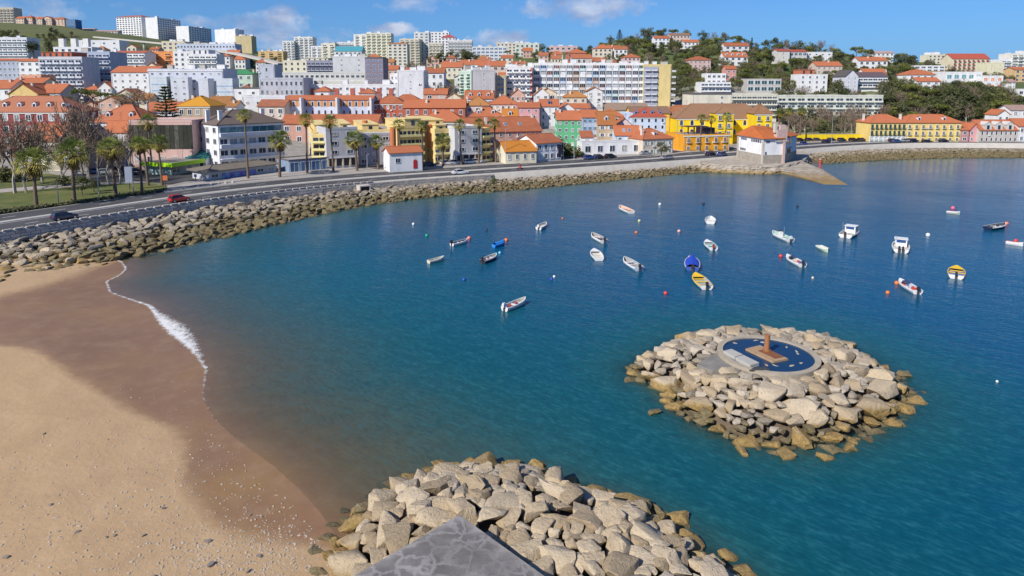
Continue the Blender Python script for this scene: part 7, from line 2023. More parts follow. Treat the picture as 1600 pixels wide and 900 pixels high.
def on_edge(a, b, t0, t1, z0, z1, out, inn, mat, name, cols=1):
    a, b = np.array(a), np.array(b); e = b - a; ln = np.linalg.norm(e); e /= ln; nr = np.array([e[1], -e[0]])
    for c in range(cols):
        s0 = t0 + (t1 - t0) * (c + .08 * (cols > 1)) / cols; s1 = t0 + (t1 - t0) * (c + 1 - .16 * (cols > 1)) / cols
        P = [a + e * ln * s0 + nr * out, a + e * ln * s1 + nr * out, a + e * ln * s1 - nr * inn, a + e * ln * s0 - nr * inn]
        m = MB(); m.prism(P, z0, z1); m.build(name, mat, bh)
PKS = masonry_mat((.56, .40, .36), 'pink_stone'); GRS = masonry_mat((.50, .46, .40), 'pale_stone')
WG = glass_mat((.10, .10, .13))
on_edge(fp[0], fp[1], .12, .36, 8.5, 9.15, .05, .02, WG, 'window', 3); on_edge(fp[0], fp[1], .52, .92, 8.35, 9.15, .05, .02, WG, 'window', 5); on_edge(fp[0], fp[1], .10, .34, 5.2, 5.95, .05, .02, WG, 'window', 3)
on_edge(fp[1], fp[2], .10, .30, 8.4, 9.1, .05, .02, WG, 'window', 2); on_edge(fp[1], fp[2], .08, .16, 4.2, 5.8, .05, .02, WG, 'window', 1)
on_edge(fp[0], fp[1], .95, 1.0, 1.6, ZE - .02, .25, .3, GRS, 'corner_pier'); on_edge(fp[0], fp[1], -.01, .035, 1.6, ZE - .02, .25, .3, GRS, 'corner_pier')
on_edge(fp[1], fp[2], .92, 1.04, 1.6, ZE + .1, .5, .6, PKS, 'corner_pier')
on_edge(fp[2], fp[3], .25, .55, 2.4, 6.2, .06, .02, plain_mat('brown_door', (.20, .08, .03)), 'door'); on_edge(fp[2], fp[3], .2, .6, 6.25, 6.6, .3, .02, GRS, 'lintel')
on_edge(fp[2], fp[3], .2, .6, 7.6, 9.0, .06, .02, WG, 'window', 2)
on_edge(fp[1], fp[2], .60, 1.12, ZE - .6, 12.4, .35, 1.2, PKS, 'gable_block'); on_edge(fp[1], fp[2], .76, 1.06, 12.4, 13.7, .3, 1.1, PKS, 'gable_block'); on_edge(fp[1], fp[2], .52, .62, 11.5, 14.2, .1, .9, GRS, 'chimney')
on_edge(fp[1], fp[2], .54, 1.16, ZE - .85, ZE - .6, .55, 1.2, GRS, 'cornice')
# low annex roof behind the boathouse
h2 = [onz(1139, 240, 2.7), onz(1160, 240, 2.7)]
# slipway
sp = [(1212, 258, 2.2), (1252, 251, 2.3), (1284, 264, 1.1), (1330, 292, -.15), (1296, 291.5, -.15), (1238, 270, .9)]
P = [onz(u, v, z) for u, v, z in sp]
loft_o = loft('slipway', [[(p[0], p[1], min(z - 2.5, -1)) for p, (u, v, z) in zip(P, sp)], [(p[0], p[1], p[2]) for p in P]], QUAY)
tag(loft_o, 'sloping stone slipway running from the boathouse down into the sea', 'slipway')
p = onz(1281, 264, 1.1)
rp = empty('beacon', tuple(p), 0, 'slim red beacon post on the edge of the slipway', 'beacon')
RED = plain_mat('red_paint', (.55, .05, .06), .5)
m = MB(); m.tube([(0, 0, -.5), (0, 0, 2.7)], [.28, .24], 10); m.build('post', RED, rp); m = MB(); m.tube([(0, 0, 2.7), (0, 0, 3.1)], .34, 10); m.build('lantern', plain_mat('pale_red', (.62, .25, .24)), rp)
# bright yellow wall
a, b_ = onz(1243, 220, 2.6), onz(1356, 219.3, 2.6)
d = b_ - a; ln = np.linalg.norm(d[:2]); ang = math.atan2(d[1], d[0])
yw = empty('roadside_wall', tuple(a), ang, 'long bright yellow wall behind the parked cars right of the boathouse', 'wall')
m = MB(); m.box(0, -.2, -1, ln, .2, 2.7); m.build('wall', wall_mat((.84, .60, .01)), yw)
m = MB(); m.box(-.1, -.3, 2.7, ln + .1, .3, 2.85); m.build('coping', CONC, yw)
# viaduct
vp = [at(150, 57, 690), at(255, 67, 610), at(330, 76, 540), at(372, 83, 490), at(405, 90, 460), at(445, 100, 430)]
va = empty('viaduct', (0, 0, 0), 0, 'pale road viaduct sloping across the slope under the ridge towers', 'bridge')
L3 = spline([p for p in vp], 6.0, 1)
m = MB()
for q0, q1 in zip(L3[:-1], L3[1:]):
    e = q1 - q0; n_ = np.array([-e[1], e[0], 0]); n_ /= np.linalg.norm(n_); n_ *= 3
    A_, B_, C_, D_ = q0 - n_, q0 + n_, q1 + n_, q1 - n_
    dn = np.array([0, 0, 1.3]); m.quad(A_, D_, C_, B_); m.quad(A_ - dn, A_, B_, B_ - dn) ; m.quad(A_ - dn, D_ - dn, D_, A_); m.quad(B_ - dn, B_, C_, C_ - dn); m.quad(A_ - dn, B_ - dn, C_ - dn, D_ - dn)
m.build('deck', CONC, va)
for q in L3[3::7]:
    g = float(terrain_z(np.array(q[0]), np.array(q[1])))
    if q[2] - g > 1: m = MB(); m.box(q[0] - .7, q[1] - .7, g - 2, q[0] + .7, q[1] + .7, q[2] - 1.2); m.build('pier', CONC, va)

# ------------------------------------------------------------------ lamp posts, signs
LP = plain_mat('galvanised', (.45, .46, .48), .5, .6)
def lamp(u, vb, vt, label, z=2.66):
    p = onz(u, vb, z); H = (vb - vt) / FPX * depth_of(p)
    o = empty('street_lamp', tuple(p), math.atan2(.5, .86), label, 'street lamp', 'lamp posts along the coast road')
    m = MB(); m.tube([(0, 0, -.2), (0, 0, H * .6), (0, 0, H)], [.11, .085, .06], 7); m.build('post', LP, o)
    m = MB(); m.tube([(0, 0, H - .05), (0, -.6, H + .1), (0, -1.3, H + .15)], .045, 5); m.build('arm', LP, o)
    m = MB(); m.box(-.14, -1.8, H + .08, .14, -1.2, H + .22); m.build('lamp_head', LP, o)
for a in ((92, 319, 283, 'short lamp post on the lawn between the first two palms'), (155, 311, 253, 'lamp post on the lawn edge right of the second palm'), (209, 303, 262, 'lamp post at the lawn edge left of the billboard'), (287, 271, 236, 'thin lamp post before the lime green kiosk'), (574, 268, 241, 'lamp post before the yellow complex left of the cabin'),
          (684, 261, 239, 'lamp post beside the white vans right of the cabin'), (790, 256, 201, 'tall lamp post before the salmon house'), (880, 250, 217, 'lamp post beside the white house with a dark sign'), (897, 249, 219, 'lamp post before the green shrubs'), (914, 248.5, 226, 'lamp post at the left end of the white garage'), (1138, 237, 205, 'lamp post right of the orange villa'), (1299, 224, 183, 'tall white pole before the bright yellow wall')):
    lamp(*a)
def sign(u, vb, vt, wpx, panel, label, name='road_sign', pf=.6, cat='sign'):
    p = onz(u, vb, 2.66); Zp = depth_of(p); H = (vb - vt) / FPX * Zp; w = wpx / FPX * Zp
    o = empty(name, tuple(p), math.atan2(.5, .86) * .3, label, cat)
    m = MB(); m.tube([(0, 0, -.2), (0, 0, H * (1 - pf * .5))], .09, 6); m.build('post', METAL, o)
    m = MB(); m.box(-w / 2, -.16, H * (1 - pf), w / 2, -.06, H); m.build('panel', panel, o)
sign(203, 296, 260, 11, plain_mat('billboard_face', (.30, .34, .44), .5, var=.2), 'grey upright billboard on a dark post between two palms', 'billboard', .7, 'billboard')
sign(259, 291, 274, 7, plain_mat('sign_orange', (.60, .16, .05)), 'orange sign on a white post by the car park entrance', pf=.45)
sign(306, 284, 272, 4, plain_mat('sign_blue', (.05, .15, .45)), 'small blue sign by the kiosk junction', pf=.4)
for k, (u, v) in enumerate(((310, 292), (318, 291), (330, 290), (342, 288), (353, 287), (364, 286))):
    p = onz(u, v, 2.66); m = MB(); m.tube([(0, 0, -.1), (0, 0, .45)], [.35, .28], 8); m.tube([(0, 0, .45), (0, 0, .55)], [.28, .15], 8)
    tag(m.build('bollard', CONC, None, Matrix.Translation(tuple(p))), 'low pale stone bollard in the row at the kiosk junction', 'bollard', 'bollards at the kiosk junction')

# ------------------------------------------------------------------ cars
TYRE = plain_mat('tyre', (.02, .02, .02), .9); RIM = plain_mat('wheel_rim', (.5, .5, .52), .35, .8)
HLT = plain_mat('headlight', (.75, .75, .72), .15); TLT = plain_mat('tail_light', (.45, .015, .015), .25); CGL = glass_mat((.015, .02, .028))
CARP = {}
def car_meshes(kind):
    if kind in CARP: return CARP[kind]
    if kind == 'van':
        lo = [(-2.4, .3, .78, .84), (-2.35, .28, 1.0, .92), (0, .25, 1.0, .95), (1.6, .27, .98, .93), (2.15, .32, .88, .86), (2.4, .4, .72, .72)]
        cab = [(-2.33, .86, 1.92), (-.2, .87, 1.98), (1.0, .86, 1.9), (1.95, .78, 1.0)]
    elif kind == 'saloon':
        lo = [(-2.2, .42, .80, .72), (-2.1, .3, .92, .80), (-1.2, .25, .95, .86), (.5, .24, .93, .88), (1.4, .27, .86, .86), (2.05, .34, .74, .78), (2.25, .42, .62, .60)]
        cab = [(-1.7, .70, .95), (-.95, .64, 1.38), (.15, .64, 1.42), (1.15, .74, .90)]
    else:
        lo = [(-1.95, .42, .78, .70), (-1.88, .3, .92, .80), (-1.1, .25, .96, .86), (.5, .24, .93, .87), (1.3, .27, .86, .85), (1.85, .34, .74, .76), (2.02, .42, .60, .58)]
        cab = [(-1.86, .70, 1.0), (-1.55, .64, 1.38), (.1, .65, 1.46), (1.05, .74, .92)]
    m = MB(); k = 8
    rings = []
    for (x, zb, zt, hw) in lo:
        rings.append([(x, -hw * .92, zb), (x, -hw, zb + .18), (x, -hw * .98, zt - .08), (x, -hw * .86, zt), (x, hw * .86, zt), (x, hw * .98, zt - .08), (x, hw, zb + .18), (x, hw * .92, zb)])
    for r in rings: m.v += r
    for a in range(len(rings) - 1):
        for i in range(k):
            j = (i + 1) % k; m.f.append((a * k + i, (a + 1) * k + i, (a + 1) * k + j, a * k + j)); m.m.append(0)
    m.f.append(tuple(range(k))); m.m.append(0); m.f.append(tuple((len(rings) - 1) * k + i for i in reversed(range(k)))); m.m.append(0)
    # roof skin
    tops = cab[1:3]; zl = lo[2][2] - .02
    (x0, w0, z0), (x1, w1, z1) = tops
    m.box(x0 - .05, -w0 * .93, z0 - .05, x1 + .05, w1 * .93, z1 + .03)
    for s in (-1, 1):   # pillars
        for xx in ((x0 + x1) / 2,): m.tube([(xx, s * w0 * 1.12, zl), (xx, s * w0 * .95, z1 - .02)], .05, 4)
        m.tube([(cab[0][0] + .08, s * cab[0][1] * 1.02, zl), (x0, s * w0 * .95, z0 - .02)], .06, 4); m.tube([(cab[3][0] - .03, s * cab[3][1] * 1.0, zl - .04), (x1, s * w1 * .95, z1 - .02)], .05, 4)
    body = m
    g = MB(); R2 = []
    for i, (x, w_, z) in enumerate(cab):
        zz = z - .02 if i in (1, 2) else zl - .05
        R2.append([(x, -w_ * (1.0 if i in (1, 2) else 1.05), zz), (x, w_ * (1.0 if i in (1, 2) else 1.05), zz)])
    base = [(cab[0][0], -.80, zl - .06), (x0, -.83, zl - .06), (x1, -.83, zl - .06), (cab[3][0], -.78, zl - .1)]
    A, B, C, D = R2
    w0b, w1b = .82, .80
    for s in (0, 1):
        sg = -1 if s == 0 else 1
        q = [(cab[0][0], sg * w0b, zl - .06), (cab[3][0], sg * w1b, zl - .1), C[s], B[s]]
        g.quad(*(q if s == 0 else q[::-1]))
    g.quad((cab[0][0], -w0b, zl - .06), B[0], B[1], (cab[0][0], w0b, zl - .06)); g.quad(C[0], (cab[3][0], -w1b, zl - .1), (cab[3][0], w1b, zl - .1), C[1]); g.quad(B[0], C[0], C[1], B[1])
    if kind == 'van':
        # closed rear quarter panels
        for s in (-1, 1): body.box(-2.3, s * .86 - .03, .9, -.3, s * .86 + .03, 1.9)
    ty = MB(); ty.tube([(0, -.1, 0), (0, .1, 0)], .31, 14); rm = MB(); rm.tube([(0, -.112, 0), (0, .112, 0)], .19, 10)
    xl = lo[-1][0]
    hl = MB(); hl.box(-.06, -.17, -.07, .05, .17, .07)
    wx = 1.3 if kind != 'van' else 1.5
    CARP[kind] = dict(body=body, glass=g.mesh('windows', CGL), tyre=ty.mesh('tyre', TYRE), rim=rm.mesh('rim', RIM), hl=hl.mesh('headlight', HLT), tl=hl.mesh('tail_light', TLT), wx=wx, front=xl, rear=lo[0][0], zf=lo[-2][2] - .12, zr=lo[1][2] - .14, w=lo[-2][3])
    return CARP[kind]
PAINTS = {}
def car(u, v, col, kind, label, head=None, z=2.61, name='car', group=None, Z=None):
    c = car_meshes(kind)
    p = onz(u, v, z) if Z is None else at(u, v, Z)
    if head is None:
        i = int(np.argmin(np.hypot(*(ROAD - p[:2]).T))); t = ROAD[min(i + 2, len(ROAD) - 1)] - ROAD[max(i - 2, 0)]; head = math.degrees(math.atan2(t[1], t[0]))
    pm = plain_mat('car_paint', col, .28, .1, var=.05, coat=.8)
    nm = 'van' if kind == 'van' else 'car'
    o = empty(nm, tuple(p), R(head), label, nm, group)
    key = (kind, col)
    if key not in PAINTS: PAINTS[key] = c['body'].mesh('body', pm, False)
    link('body', PAINTS[key], o); link('windows', c['glass'], o)
    for sx in (-1, 1):
        for sy in (-1, 1):
            w = link('wheel', c['tyre'], o, Matrix.Translation((sx * c['wx'], sy * .76, .31))); link('rim', c['rim'], w)
    for sy in (-1, 1):
        link('headlight', c['hl'], o, Matrix.Translation((c['front'] - .12, sy * c['w'] * .66, c['zf']))); link('tail_light', c['tl'], o, Matrix.Translation((c['rear'] + .04, sy * .58, c['zr'])))
BLK, NAVY, SILV, WHT, DGR, REDC, BLUC = (.012, .013, .018), (.012, .02, .06), (.32, .34, .37), (.70, .70, .70), (.05, .055, .06), (.50, .012, .02), (.03, .08, .26)
for a in ((101, 343, NAVY, 'hatch', 'dark blue hatchback driving on the coast road near the left edge'), (280, 315, REDC, 'hatch', 'red hatchback driving on the coast road beside the stone sea wall'),
          (1042, 249, SILV, 'saloon', 'pale blue-grey car driving on the coast road before the orange villa'), (1110, 243, NAVY, 'hatch', 'dark car driving on the coast road just left of the boathouse'), (1129, 243.6, BLUC, 'hatch', 'dark blue car close to the boathouse wall'),
          (719, 272.5, WHT, 'saloon', 'white car with blue sills speeding along the seaward lane'),
          (1256, 227, BLUC, 'hatch', 'dark blue car on the road just right of the boathouse'), (1291, 223, NAVY, 'hatch', 'dark car on the road before the middle of the yellow wall'), (1401, 223, BLUC, 'hatch', 'blue car on the road before the yellow terrace'), (1448, 223.5, BLK, 'hatch', 'black car on the road below the yellow terrace gap')): car(*a)
for k, (u, w) in enumerate(((1249, BLK), (1264, NAVY), (1276, DGR), (1299, BLK), (1315, DGR), (1333, BLK), (1346, NAVY))):
    car(u, 220.6, w, random.choice(('hatch', 'saloon')), 'dark car parked along the foot of the bright yellow wall', group='cars parked along the yellow wall')
for (u, c_, l) in ((1395, BLK, 'black car parked before the green-shuttered terrace'), (1416, SILV, 'grey car parked at the joint of the yellow terraces'), (1427, NAVY, 'dark blue car parked before the yellow terrace centre'), (1474, BLK, 'black car parked by the right end of the yellow terrace')): car(u, 221.8, c_, 'hatch', l)
for a in ((921, 249, BLUC, 'hatch', 'dark blue hatchback parked by the road in front of the white garage'), (936, 248, BLK, 'hatch', 'black hatchback parked by the road, middle one of three'), (954, 247, BLK, 'hatch', 'black hatchback parked by the road, right one of three'),
          (921, 241, SILV, 'hatch', 'grey car parked close against the white garage, left one'), (951, 240.5, SILV, 'hatch', 'grey car parked close against the white garage, right one'), (1008, 242, SILV, 'saloon', 'blue-grey car parked before the beige dormer house'),
          (909, 245, DGR, 'hatch', 'dark grey car half behind the lamp post left of the garage'), (888, 244, BLK, 'hatch', 'black car parked under the shrubs before the green house'),
          (800, 253, SILV, 'hatch', 'silver car parked before the low ochre-roofed house, left one'), (820, 252, SILV, 'saloon', 'silver saloon parked before the low ochre-roofed house, right one'), (849, 249.5, DGR, 'hatch', 'dark car parked before the white house with a hanging sign'),
          (671, 260, NAVY, 'hatch', 'dark blue car parked right beside the white cabin')): car(*a)
for k, (u, v) in enumerate(((698, 257.5), (711, 256.8), (734, 255.8), (747, 255))):
    car(u, v, WHT, 'hatch', ('white car parked beside the road right of the cabin, leftmost of four', 'white car parked beside the road right of the cabin, second of four', 'white car parked below the right hand grey block, third of four', 'white car parked below the right hand grey block, last of four')[k])
for (u, v, c_, kd, l, hd) in ((127, 258, NAVY, 'hatch', 'dark blue car among the bare trunks at the left of the car park', 30), (148, 262, WHT, 'van', 'white van in the car park behind the third palm', 20), (166, 258, BLUC, 'van', 'blue van in the car park with red tail lights', 200), (150, 271, BLUC, 'hatch', 'blue car in the front row of the car park, left one', 10),
                              (168, 272, SILV, 'hatch', 'silver car in the front row of the car park', 10), (185, 262, WHT, 'hatch', 'white car in the back row of the car park', 20), (202, 273, NAVY, 'saloon', 'long dark saloon at the right of the car park front row', 5), (214, 270, BLK, 'hatch', 'black car behind the palm by the billboard', 5),
                              (256, 258, NAVY, 'hatch', 'dark car near the lime green kiosk, farthest one', 60), (264, 261, SILV, 'hatch', 'silver car left of the lime green kiosk', 60), (274, 265, DGR, 'hatch', 'dark pickup-like car nearest the lime green kiosk', 60), (95, 255, NAVY, 'hatch', 'dark car half hidden behind the second palm crown', 10), (78, 258, BLUC, 'hatch', 'blue car behind the leafless trees at the left', 10)):
    car(u, v, c_, kd, l, hd, z=2.68)
# small red motor scooter with its rider on the seaward pavement
p = onz(812, 264.5, 2.62)
sc = empty('scooter', tuple(p), R(25), 'tiny red scooter riding along the coast road before the salmon house', 'scooter')
m = MB(); m.tube([(-.6, 0, .28), (-.2, 0, .45), (.3, 0, .35), (.5, 0, .95)], [.12, .2, .12, .06], 7); m.build('body', RED, sc)
for x in (-.6, .65): m = MB(); m.tube([(x, -.05, .25), (x, .05, .25)], .25, 12); m.build('wheel', TYRE, sc)
m = MB(); m.tube([(.48, -.3, 1.0), (.48, .3, 1.0)], .025, 5); m.build('handlebar', METAL, sc)
pr = empty('person', (p[0], p[1], p[2] + .55), R(25), 'rider in a red jacket and dark trousers seated on the scooter', 'person')
def skin_body(pts, edges, rad, mat, name, parent):
    me = bpy.data.meshes.new(name); me.from_pydata(pts, edges, []); o = link(name, me, parent)
    md = o.modifiers.new('skin', 'SKIN'); 
    for v, r_ in zip(me.skin_vertices[0].data, rad): v.radius = (r_, r_)
    me.skin_vertices[0].data[0].use_root = True
    o.modifiers.new('sub', 'SUBSURF').levels = 1; me.materials.append(mat)
    return o
skin_body([(-.15, 0, .15), (-.1, 0, .40), (-.05, 0, .66), (-.03, 0, .80), (0, 0, .95), (-.05, .2, .64), (.18, .24, .48), (.42, .22, .46), (-.05, -.2, .64), (.18, -.24, .48), (.42, -.22, .46), (.25, .12, .12), (.2, .14, -.28), (.3, .14, -.3), (.25, -.12, .12), (.2, -.14, -.28), (.3, -.14, -.3)],
          [(0, 1), (1, 2), (2, 3), (3, 4), (2, 5), (5, 6), (6, 7), (2, 8), (8, 9), (9, 10), (0, 11), (11, 12), (12, 13), (0, 14), (14, 15), (15, 16)],
          [.15, .15, .16, .07, .12, .08, .055, .04, .08, .055, .04, .09, .06, .045, .09, .06, .045], plain_mat('red_jacket', (.42, .03, .04), .8), 'body', pr)
m = MB(); m.tube([(0, 0, .9), (0, 0, .96), (0, 0, 1.08), (0, 0, 1.14)], [.08, .14, .14, .05], 10); m.build('helmet', plain_mat('helmet', (.05, .02, .03), .3), pr)

# ------------------------------------------------------------------ boats
def boat(stern, bow, hullc, inc, label, opts=(), minl=3.0, beamf=.36, capc=None):
    s, b = onz(*stern, .3), onz(*bow, .5)
    d = b - s; Ln = max(np.linalg.norm(d[:2]), minl) * .94; Ln = min(Ln, 6.4); ang = math.atan2(d[1], d[0]); c = (s + b) / 2
    B = Ln * beamf * .93
    nm = 'rowing_boat' if 'dinghy' in opts else 'motor_boat'
    o = empty(nm, (c[0], c[1], 0.0), ang, label, 'boat', 'boats moored in the bay')
    st = [(-.5, .84, .62, -.12), (-.3, .95, .60, -.2), (-.05, 1.0, .60, -.24), (.2, .9, .66, -.22), (.36, .62, .74, -.14), (.46, .28, .84, .02), (.5, .03, .92, .25)]
    hs = .62 + .05 * Ln
    m = MB(); inn = MB()
    rings = []; ir = []
    for (t, w, zs, zk) in st:
        x = t * Ln; hw = w * B / 2; z = zs * hs
        rings.append([(x, hw, z), (x, hw * .93, z * .45), (x, hw * .66, -.02), (x * .985, 0, zk), (x, -hw * .66, -.02), (x, -hw * .93, z * .45), (x, -hw, z)])
        hi = max(hw - .09, .01)
        ir.append([(x * .975, hi, z + .02), (x * .96, hi * .9, .22), (x * .96, -hi * .9, .22), (x * .975, -hi, z + .02)])
    for r in rings: m.v += r
    k = 7
    for a in range(len(rings) - 1):
        for i in range(k - 1): m.f.append((a * k + i, a * k + i + 1, (a + 1) * k + i + 1, (a + 1) * k + i)); m.m.append(0)
    m.f.append(tuple(range(k))); m.m.append(0)
    for a in range(len(rings) - 1):   # gunwale
        for q in (0, -1):
            i_ = 0 if q == 0 else 3
            A_, B_, C_, D_ = rings[a][q], rings[a + 1][q], ir[a + 1][i_], ir[a][i_]
            up = lambda p: (p[0], p[1], p[2] + .02)
            m.quad(up(A_), up(B_), C_, D_, 1); sgn = 1 if q == 0 else -1
            m.quad((A_[0], A_[1] + .03 * sgn, A_[2] - .10), (B_[0], B_[1] + .03 * sgn, B_[2] - .10), up(B_), up(A_), 1)
    HM = plain_mat('hull_paint', hullc, .35, coat=.3); CM = plain_mat('gunwale_paint', capc or (.70, .70, .68), .45); IM = plain_mat('boat_inside', inc, .7, var=.25, scale=4)
    hull = m.build('hull', [HM, CM], o)
    for r in ir: inn.v += r
    for a in range(len(ir) - 1):
        for i in range(3): inn.f.append((a * 4 + i, (a + 1) * 4 + i, (a + 1) * 4 + i + 1, a * 4 + i + 1)); inn.m.append(0)
    inn.f.append((0, 1, 2, 3)); inn.m.append(0)
    inn.build('deck', IM, o)
    def bx(name, x0, x1, w, z0, z1, mat):
        m = MB(); m.box(x0 * Ln, -w * B / 2, z0, x1 * Ln, w * B / 2, z1); return m.build(name, mat, o)
    wood = plain_mat('thwart', (.50, .44, .36), .7)
    hgt = .6 * hs
    for x in ((-.34, -.02, .2) if 'open' in opts or 'dinghy' in opts else (-.36,)): bx('bench', x - .025, x + .03, .84, hgt * .55, hgt * .68, wood if 'wood' in opts else CM)
    if 'bowdeck' in opts or 'cabin' in opts or 'yellow' in opts:
        m = MB(); dm = plain_mat('bow_deck', (.74, .46, .02) if 'yellow' in opts else (.66, .66, .65), .5)
        A_ = [(st[j][0] * Ln * .98, (st[j][1] * B / 2 - .05), st[j][2] * hs + .03) for j in range(3, 7)]
        m.poly(A_ + [(x, -y, z) for x, y, z in A_[::-1]]); m.build('bow_deck', dm, o)
    if 'motor' in opts or 'motor2' in opts:
        for y in ((-.25, .25) if 'motor2' in opts else (0,)):
            mo_ = bx('outboard_motor', -.535, -.50, .14, -.3, hgt + .05, METAL); mo_.location.y = y
            mm = MB(); mm.box(-.21, -.15, 0, .21, .15, .36); mm.box(-.15, -.12, .36, .17, .12, .48)
            cw = mm.build('cowl', plain_mat('motor_cowl', (.45, .02, .02) if 'redmotor' in opts else ((.62, .62, .62) if 'whitemotor' in opts else (.03, .03, .035)), .4), mo_, Matrix.Translation((-.525 * Ln, 0, hgt + .05)))
    if 'console' in opts:
        bx('console', .0, .12, .32, .22, 1.05 * hs + .15, CM); m = MB()
        m.quad((.11 * Ln, -.2 * B, hs * .9 + .1), (.11 * Ln, .2 * B, hs * .9 + .1), (.05 * Ln, .18 * B, hs + .55), (.05 * Ln, -.18 * B, hs + .55)); m.build('windscreen', CGL, o)
    if 'screen' in opts:
        m = MB(); z0 = hs * .66
        for (p0, p1) in (((.14, -.40), (.22, 0)), ((.22, 0), (.14, .40))):
            m.quad((p0[0] * Ln, p0[1] * B, z0), (p1[0] * Ln, p1[1] * B, z0 + .03), ((p1[0] - .06) * Ln, p1[1] * B, z0 + .45), ((p0[0] - .06) * Ln, p0[1] * B, z0 + .42))
        m.build('windscreen', plain_mat('blue_glass', (.03, .08, .22), .1), o)
    if 'cabin' in opts:
        bx('cabin', -.02, .22, .66, .3, hs + .55, plain_mat('cabin_paint', (.72, .72, .70), .4))
        for y in (-1, 1):
            m = MB(); m.box(.02 * Ln, y * .335 * B - .01, hs + .12, .19 * Ln, y * .335 * B + .01, hs + .46); m.build('window', CGL, o)
        m = MB(); m.box(-.035 * Ln, -.25 * B, hs + .1, -.022 * Ln, .25 * B, hs + .48); m.build('window', plain_mat('blue_glass', (.03, .08, .22), .1), o)
        m = MB(); m.box(-.04 * Ln, -.38 * B, hs + .55, .26 * Ln, .38 * B, hs + .62); m.build('cabin_roof', CM, o)
    if 'mast' in opts:
        m = MB(); m.tube([(-.3 * Ln, .3 * B, .3), (-.3 * Ln, .3 * B, hs + 1.5)], .03, 5); m.build('mast', LP, o)
    if 'tarp' in opts:
        m = MB(); n = 9
        R_ = []
        for i in range(n):
            t = -.42 + .86 * i / (n - 1); w = np.interp(t, [q[0] for q in st], [q[1] for q in st]) * B / 2 * 1.03; z = np.interp(t, [q[0] for q in st], [q[2] for q in st]) * hs
            R_.append([(t * Ln, -w, z - .1), (t * Ln, -w * .5, z + .22), (t * Ln, 0, z + .34), (t * Ln, w * .5, z + .22), (t * Ln, w, z - .1)])
        for r in R_: m.v += r
        for a in range(n - 1):
            for i in range(4): m.f.append((a * 5 + i, (a + 1) * 5 + i, (a + 1) * 5 + i + 1, a * 5 + i + 1)); m.m.append(0)
        m.build('cover', plain_mat('blue_tarp', (.015, .06, .45) if 'dark' in opts else (.03, .22, .62), .6), o)
    rr = random.Random(int(stern[0]))
    if 'gear' in opts:
        for k_ in range(6):
            x, y = rr.uniform(-.38, .2), rr.uniform(-.28, .28); cc = rr.choice(((.5, .05, .03), (.03, .04, .05), (.55, .5, .42), (.05, .1, .3), (.5, .2, .05)))
            m = MB(); sz = rr.uniform(.12, .24); m.prism([(sz * math.cos(a), sz * .8 * math.sin(a)) for a in np.linspace(0, 5.5, 7)], 0, sz * 1.1)
            m.build('gear', plain_mat('gear', cc, .7), o, Matrix.Translation((x * Ln, y * B, .23)))
    return o
WT, GY, CR, DK = (.70, .70, .68), (.40, .42, .44), (.62, .56, .42), (.03, .035, .05)
boat((705, 382), (731, 374), WT, (.10, .11, .15), 'white skiff with a dark inside tied to a red and white buoy', ('open', 'motor'))
boat((771, 384), (789, 377), (.03, .22, .62), (.03, .22, .6), 'bright blue covered boat tied to an orange buoy', ('tarp',), capc=(.04, .25, .65))
boat((753, 409), (776, 397), DK, (.36, .38, .36), 'dark hulled boat with a pale inside and black motor', ('open', 'motor', 'gear'))
boat((673, 408), (690, 402), CR, (.5, .48, .36), 'small cream dinghy, the boat nearest the beach', ('dinghy', 'wood'))
boat((841, 357), (853, 348), WT, (.40, .36, .33), 'white boat pointing towards the stone bank, alone near the sea wall', ('open', 'motor', 'whitemotor'))
boat((945, 378), (925, 365), WT, (.30, .27, .25), 'white boat with a red mark and a dark motor, upper one of a close pair', ('open', 'motor', 'gear'))
boat((936, 405), (928, 390), WT, (.62, .58, .50), 'round white boat with a tan inside, lower one of a close pair', ('open', 'bowdeck'), beamf=.42)
boat((787, 483), (822, 466), WT, (.50, .48, .44), 'white motor boat with red cushions, the nearest boat in the bay', ('open', 'motor', 'gear', 'whitemotor'), beamf=.33)
boat((987, 332), (968, 322), WT, (.60, .38, .28), 'white boat with orange gear, farthest boat towards the road', ('open', 'gear'))
boat((1110, 348), (1110, 339), WT, (.6, .6, .58), 'tiny white dinghy left of the white boat with a mast', ('dinghy',), beamf=.5)
boat((1115, 389), (1104, 376), WT, (.06, .35, .32), 'white boat with a teal inside and red motor cover', ('open', 'motor', 'redmotor', 'bowdeck'), beamf=.42)
boat((1000, 421), (975, 403), (.48, .55, .66), (.30, .30, .30), 'pale blue-grey boat full of gear, right of the round white boat', ('open', 'motor', 'gear'))
boat((1082, 421), (1081, 402), (.05, .10, .35), (.05, .1, .35), 'boat under a dark blue tarpaulin above the yellow-decked boat', ('tarp', 'dark', 'gear', 'motor'), beamf=.42, capc=(.5, .5, .55))
boat((1105, 450), (1086, 428), WT, (.32, .34, .36), 'white boat with a yellow bow deck and yellow rail', ('open', 'yellow', 'motor'), beamf=.40, capc=(.72, .48, .04))
boat((1236, 376), (1207, 362), WT, (.30, .45, .40), 'white console boat with a mast, right of the tiny dinghy', ('open', 'console', 'motor', 'whitemotor', 'mast'))
boat((1255, 415), (1229, 399), WT, (.5, .5, .5), 'white cruiser with blue windows beside a red buoy', ('screen', 'bowdeck', 'motor', 'gear'))
boat((1318, 371), (1338, 356), WT, (.42, .40, .36), 'cream cabin fishing boat pointing away, with a pole on the stern', ('cabin', 'mast', 'gear', 'motor'), beamf=.42)
boat((1408, 395), (1407, 375), WT, (.5, .5, .48), 'white cabin boat seen from behind with two dark motors', ('cabin', 'motor2', 'mast', 'gear'), beamf=.42)
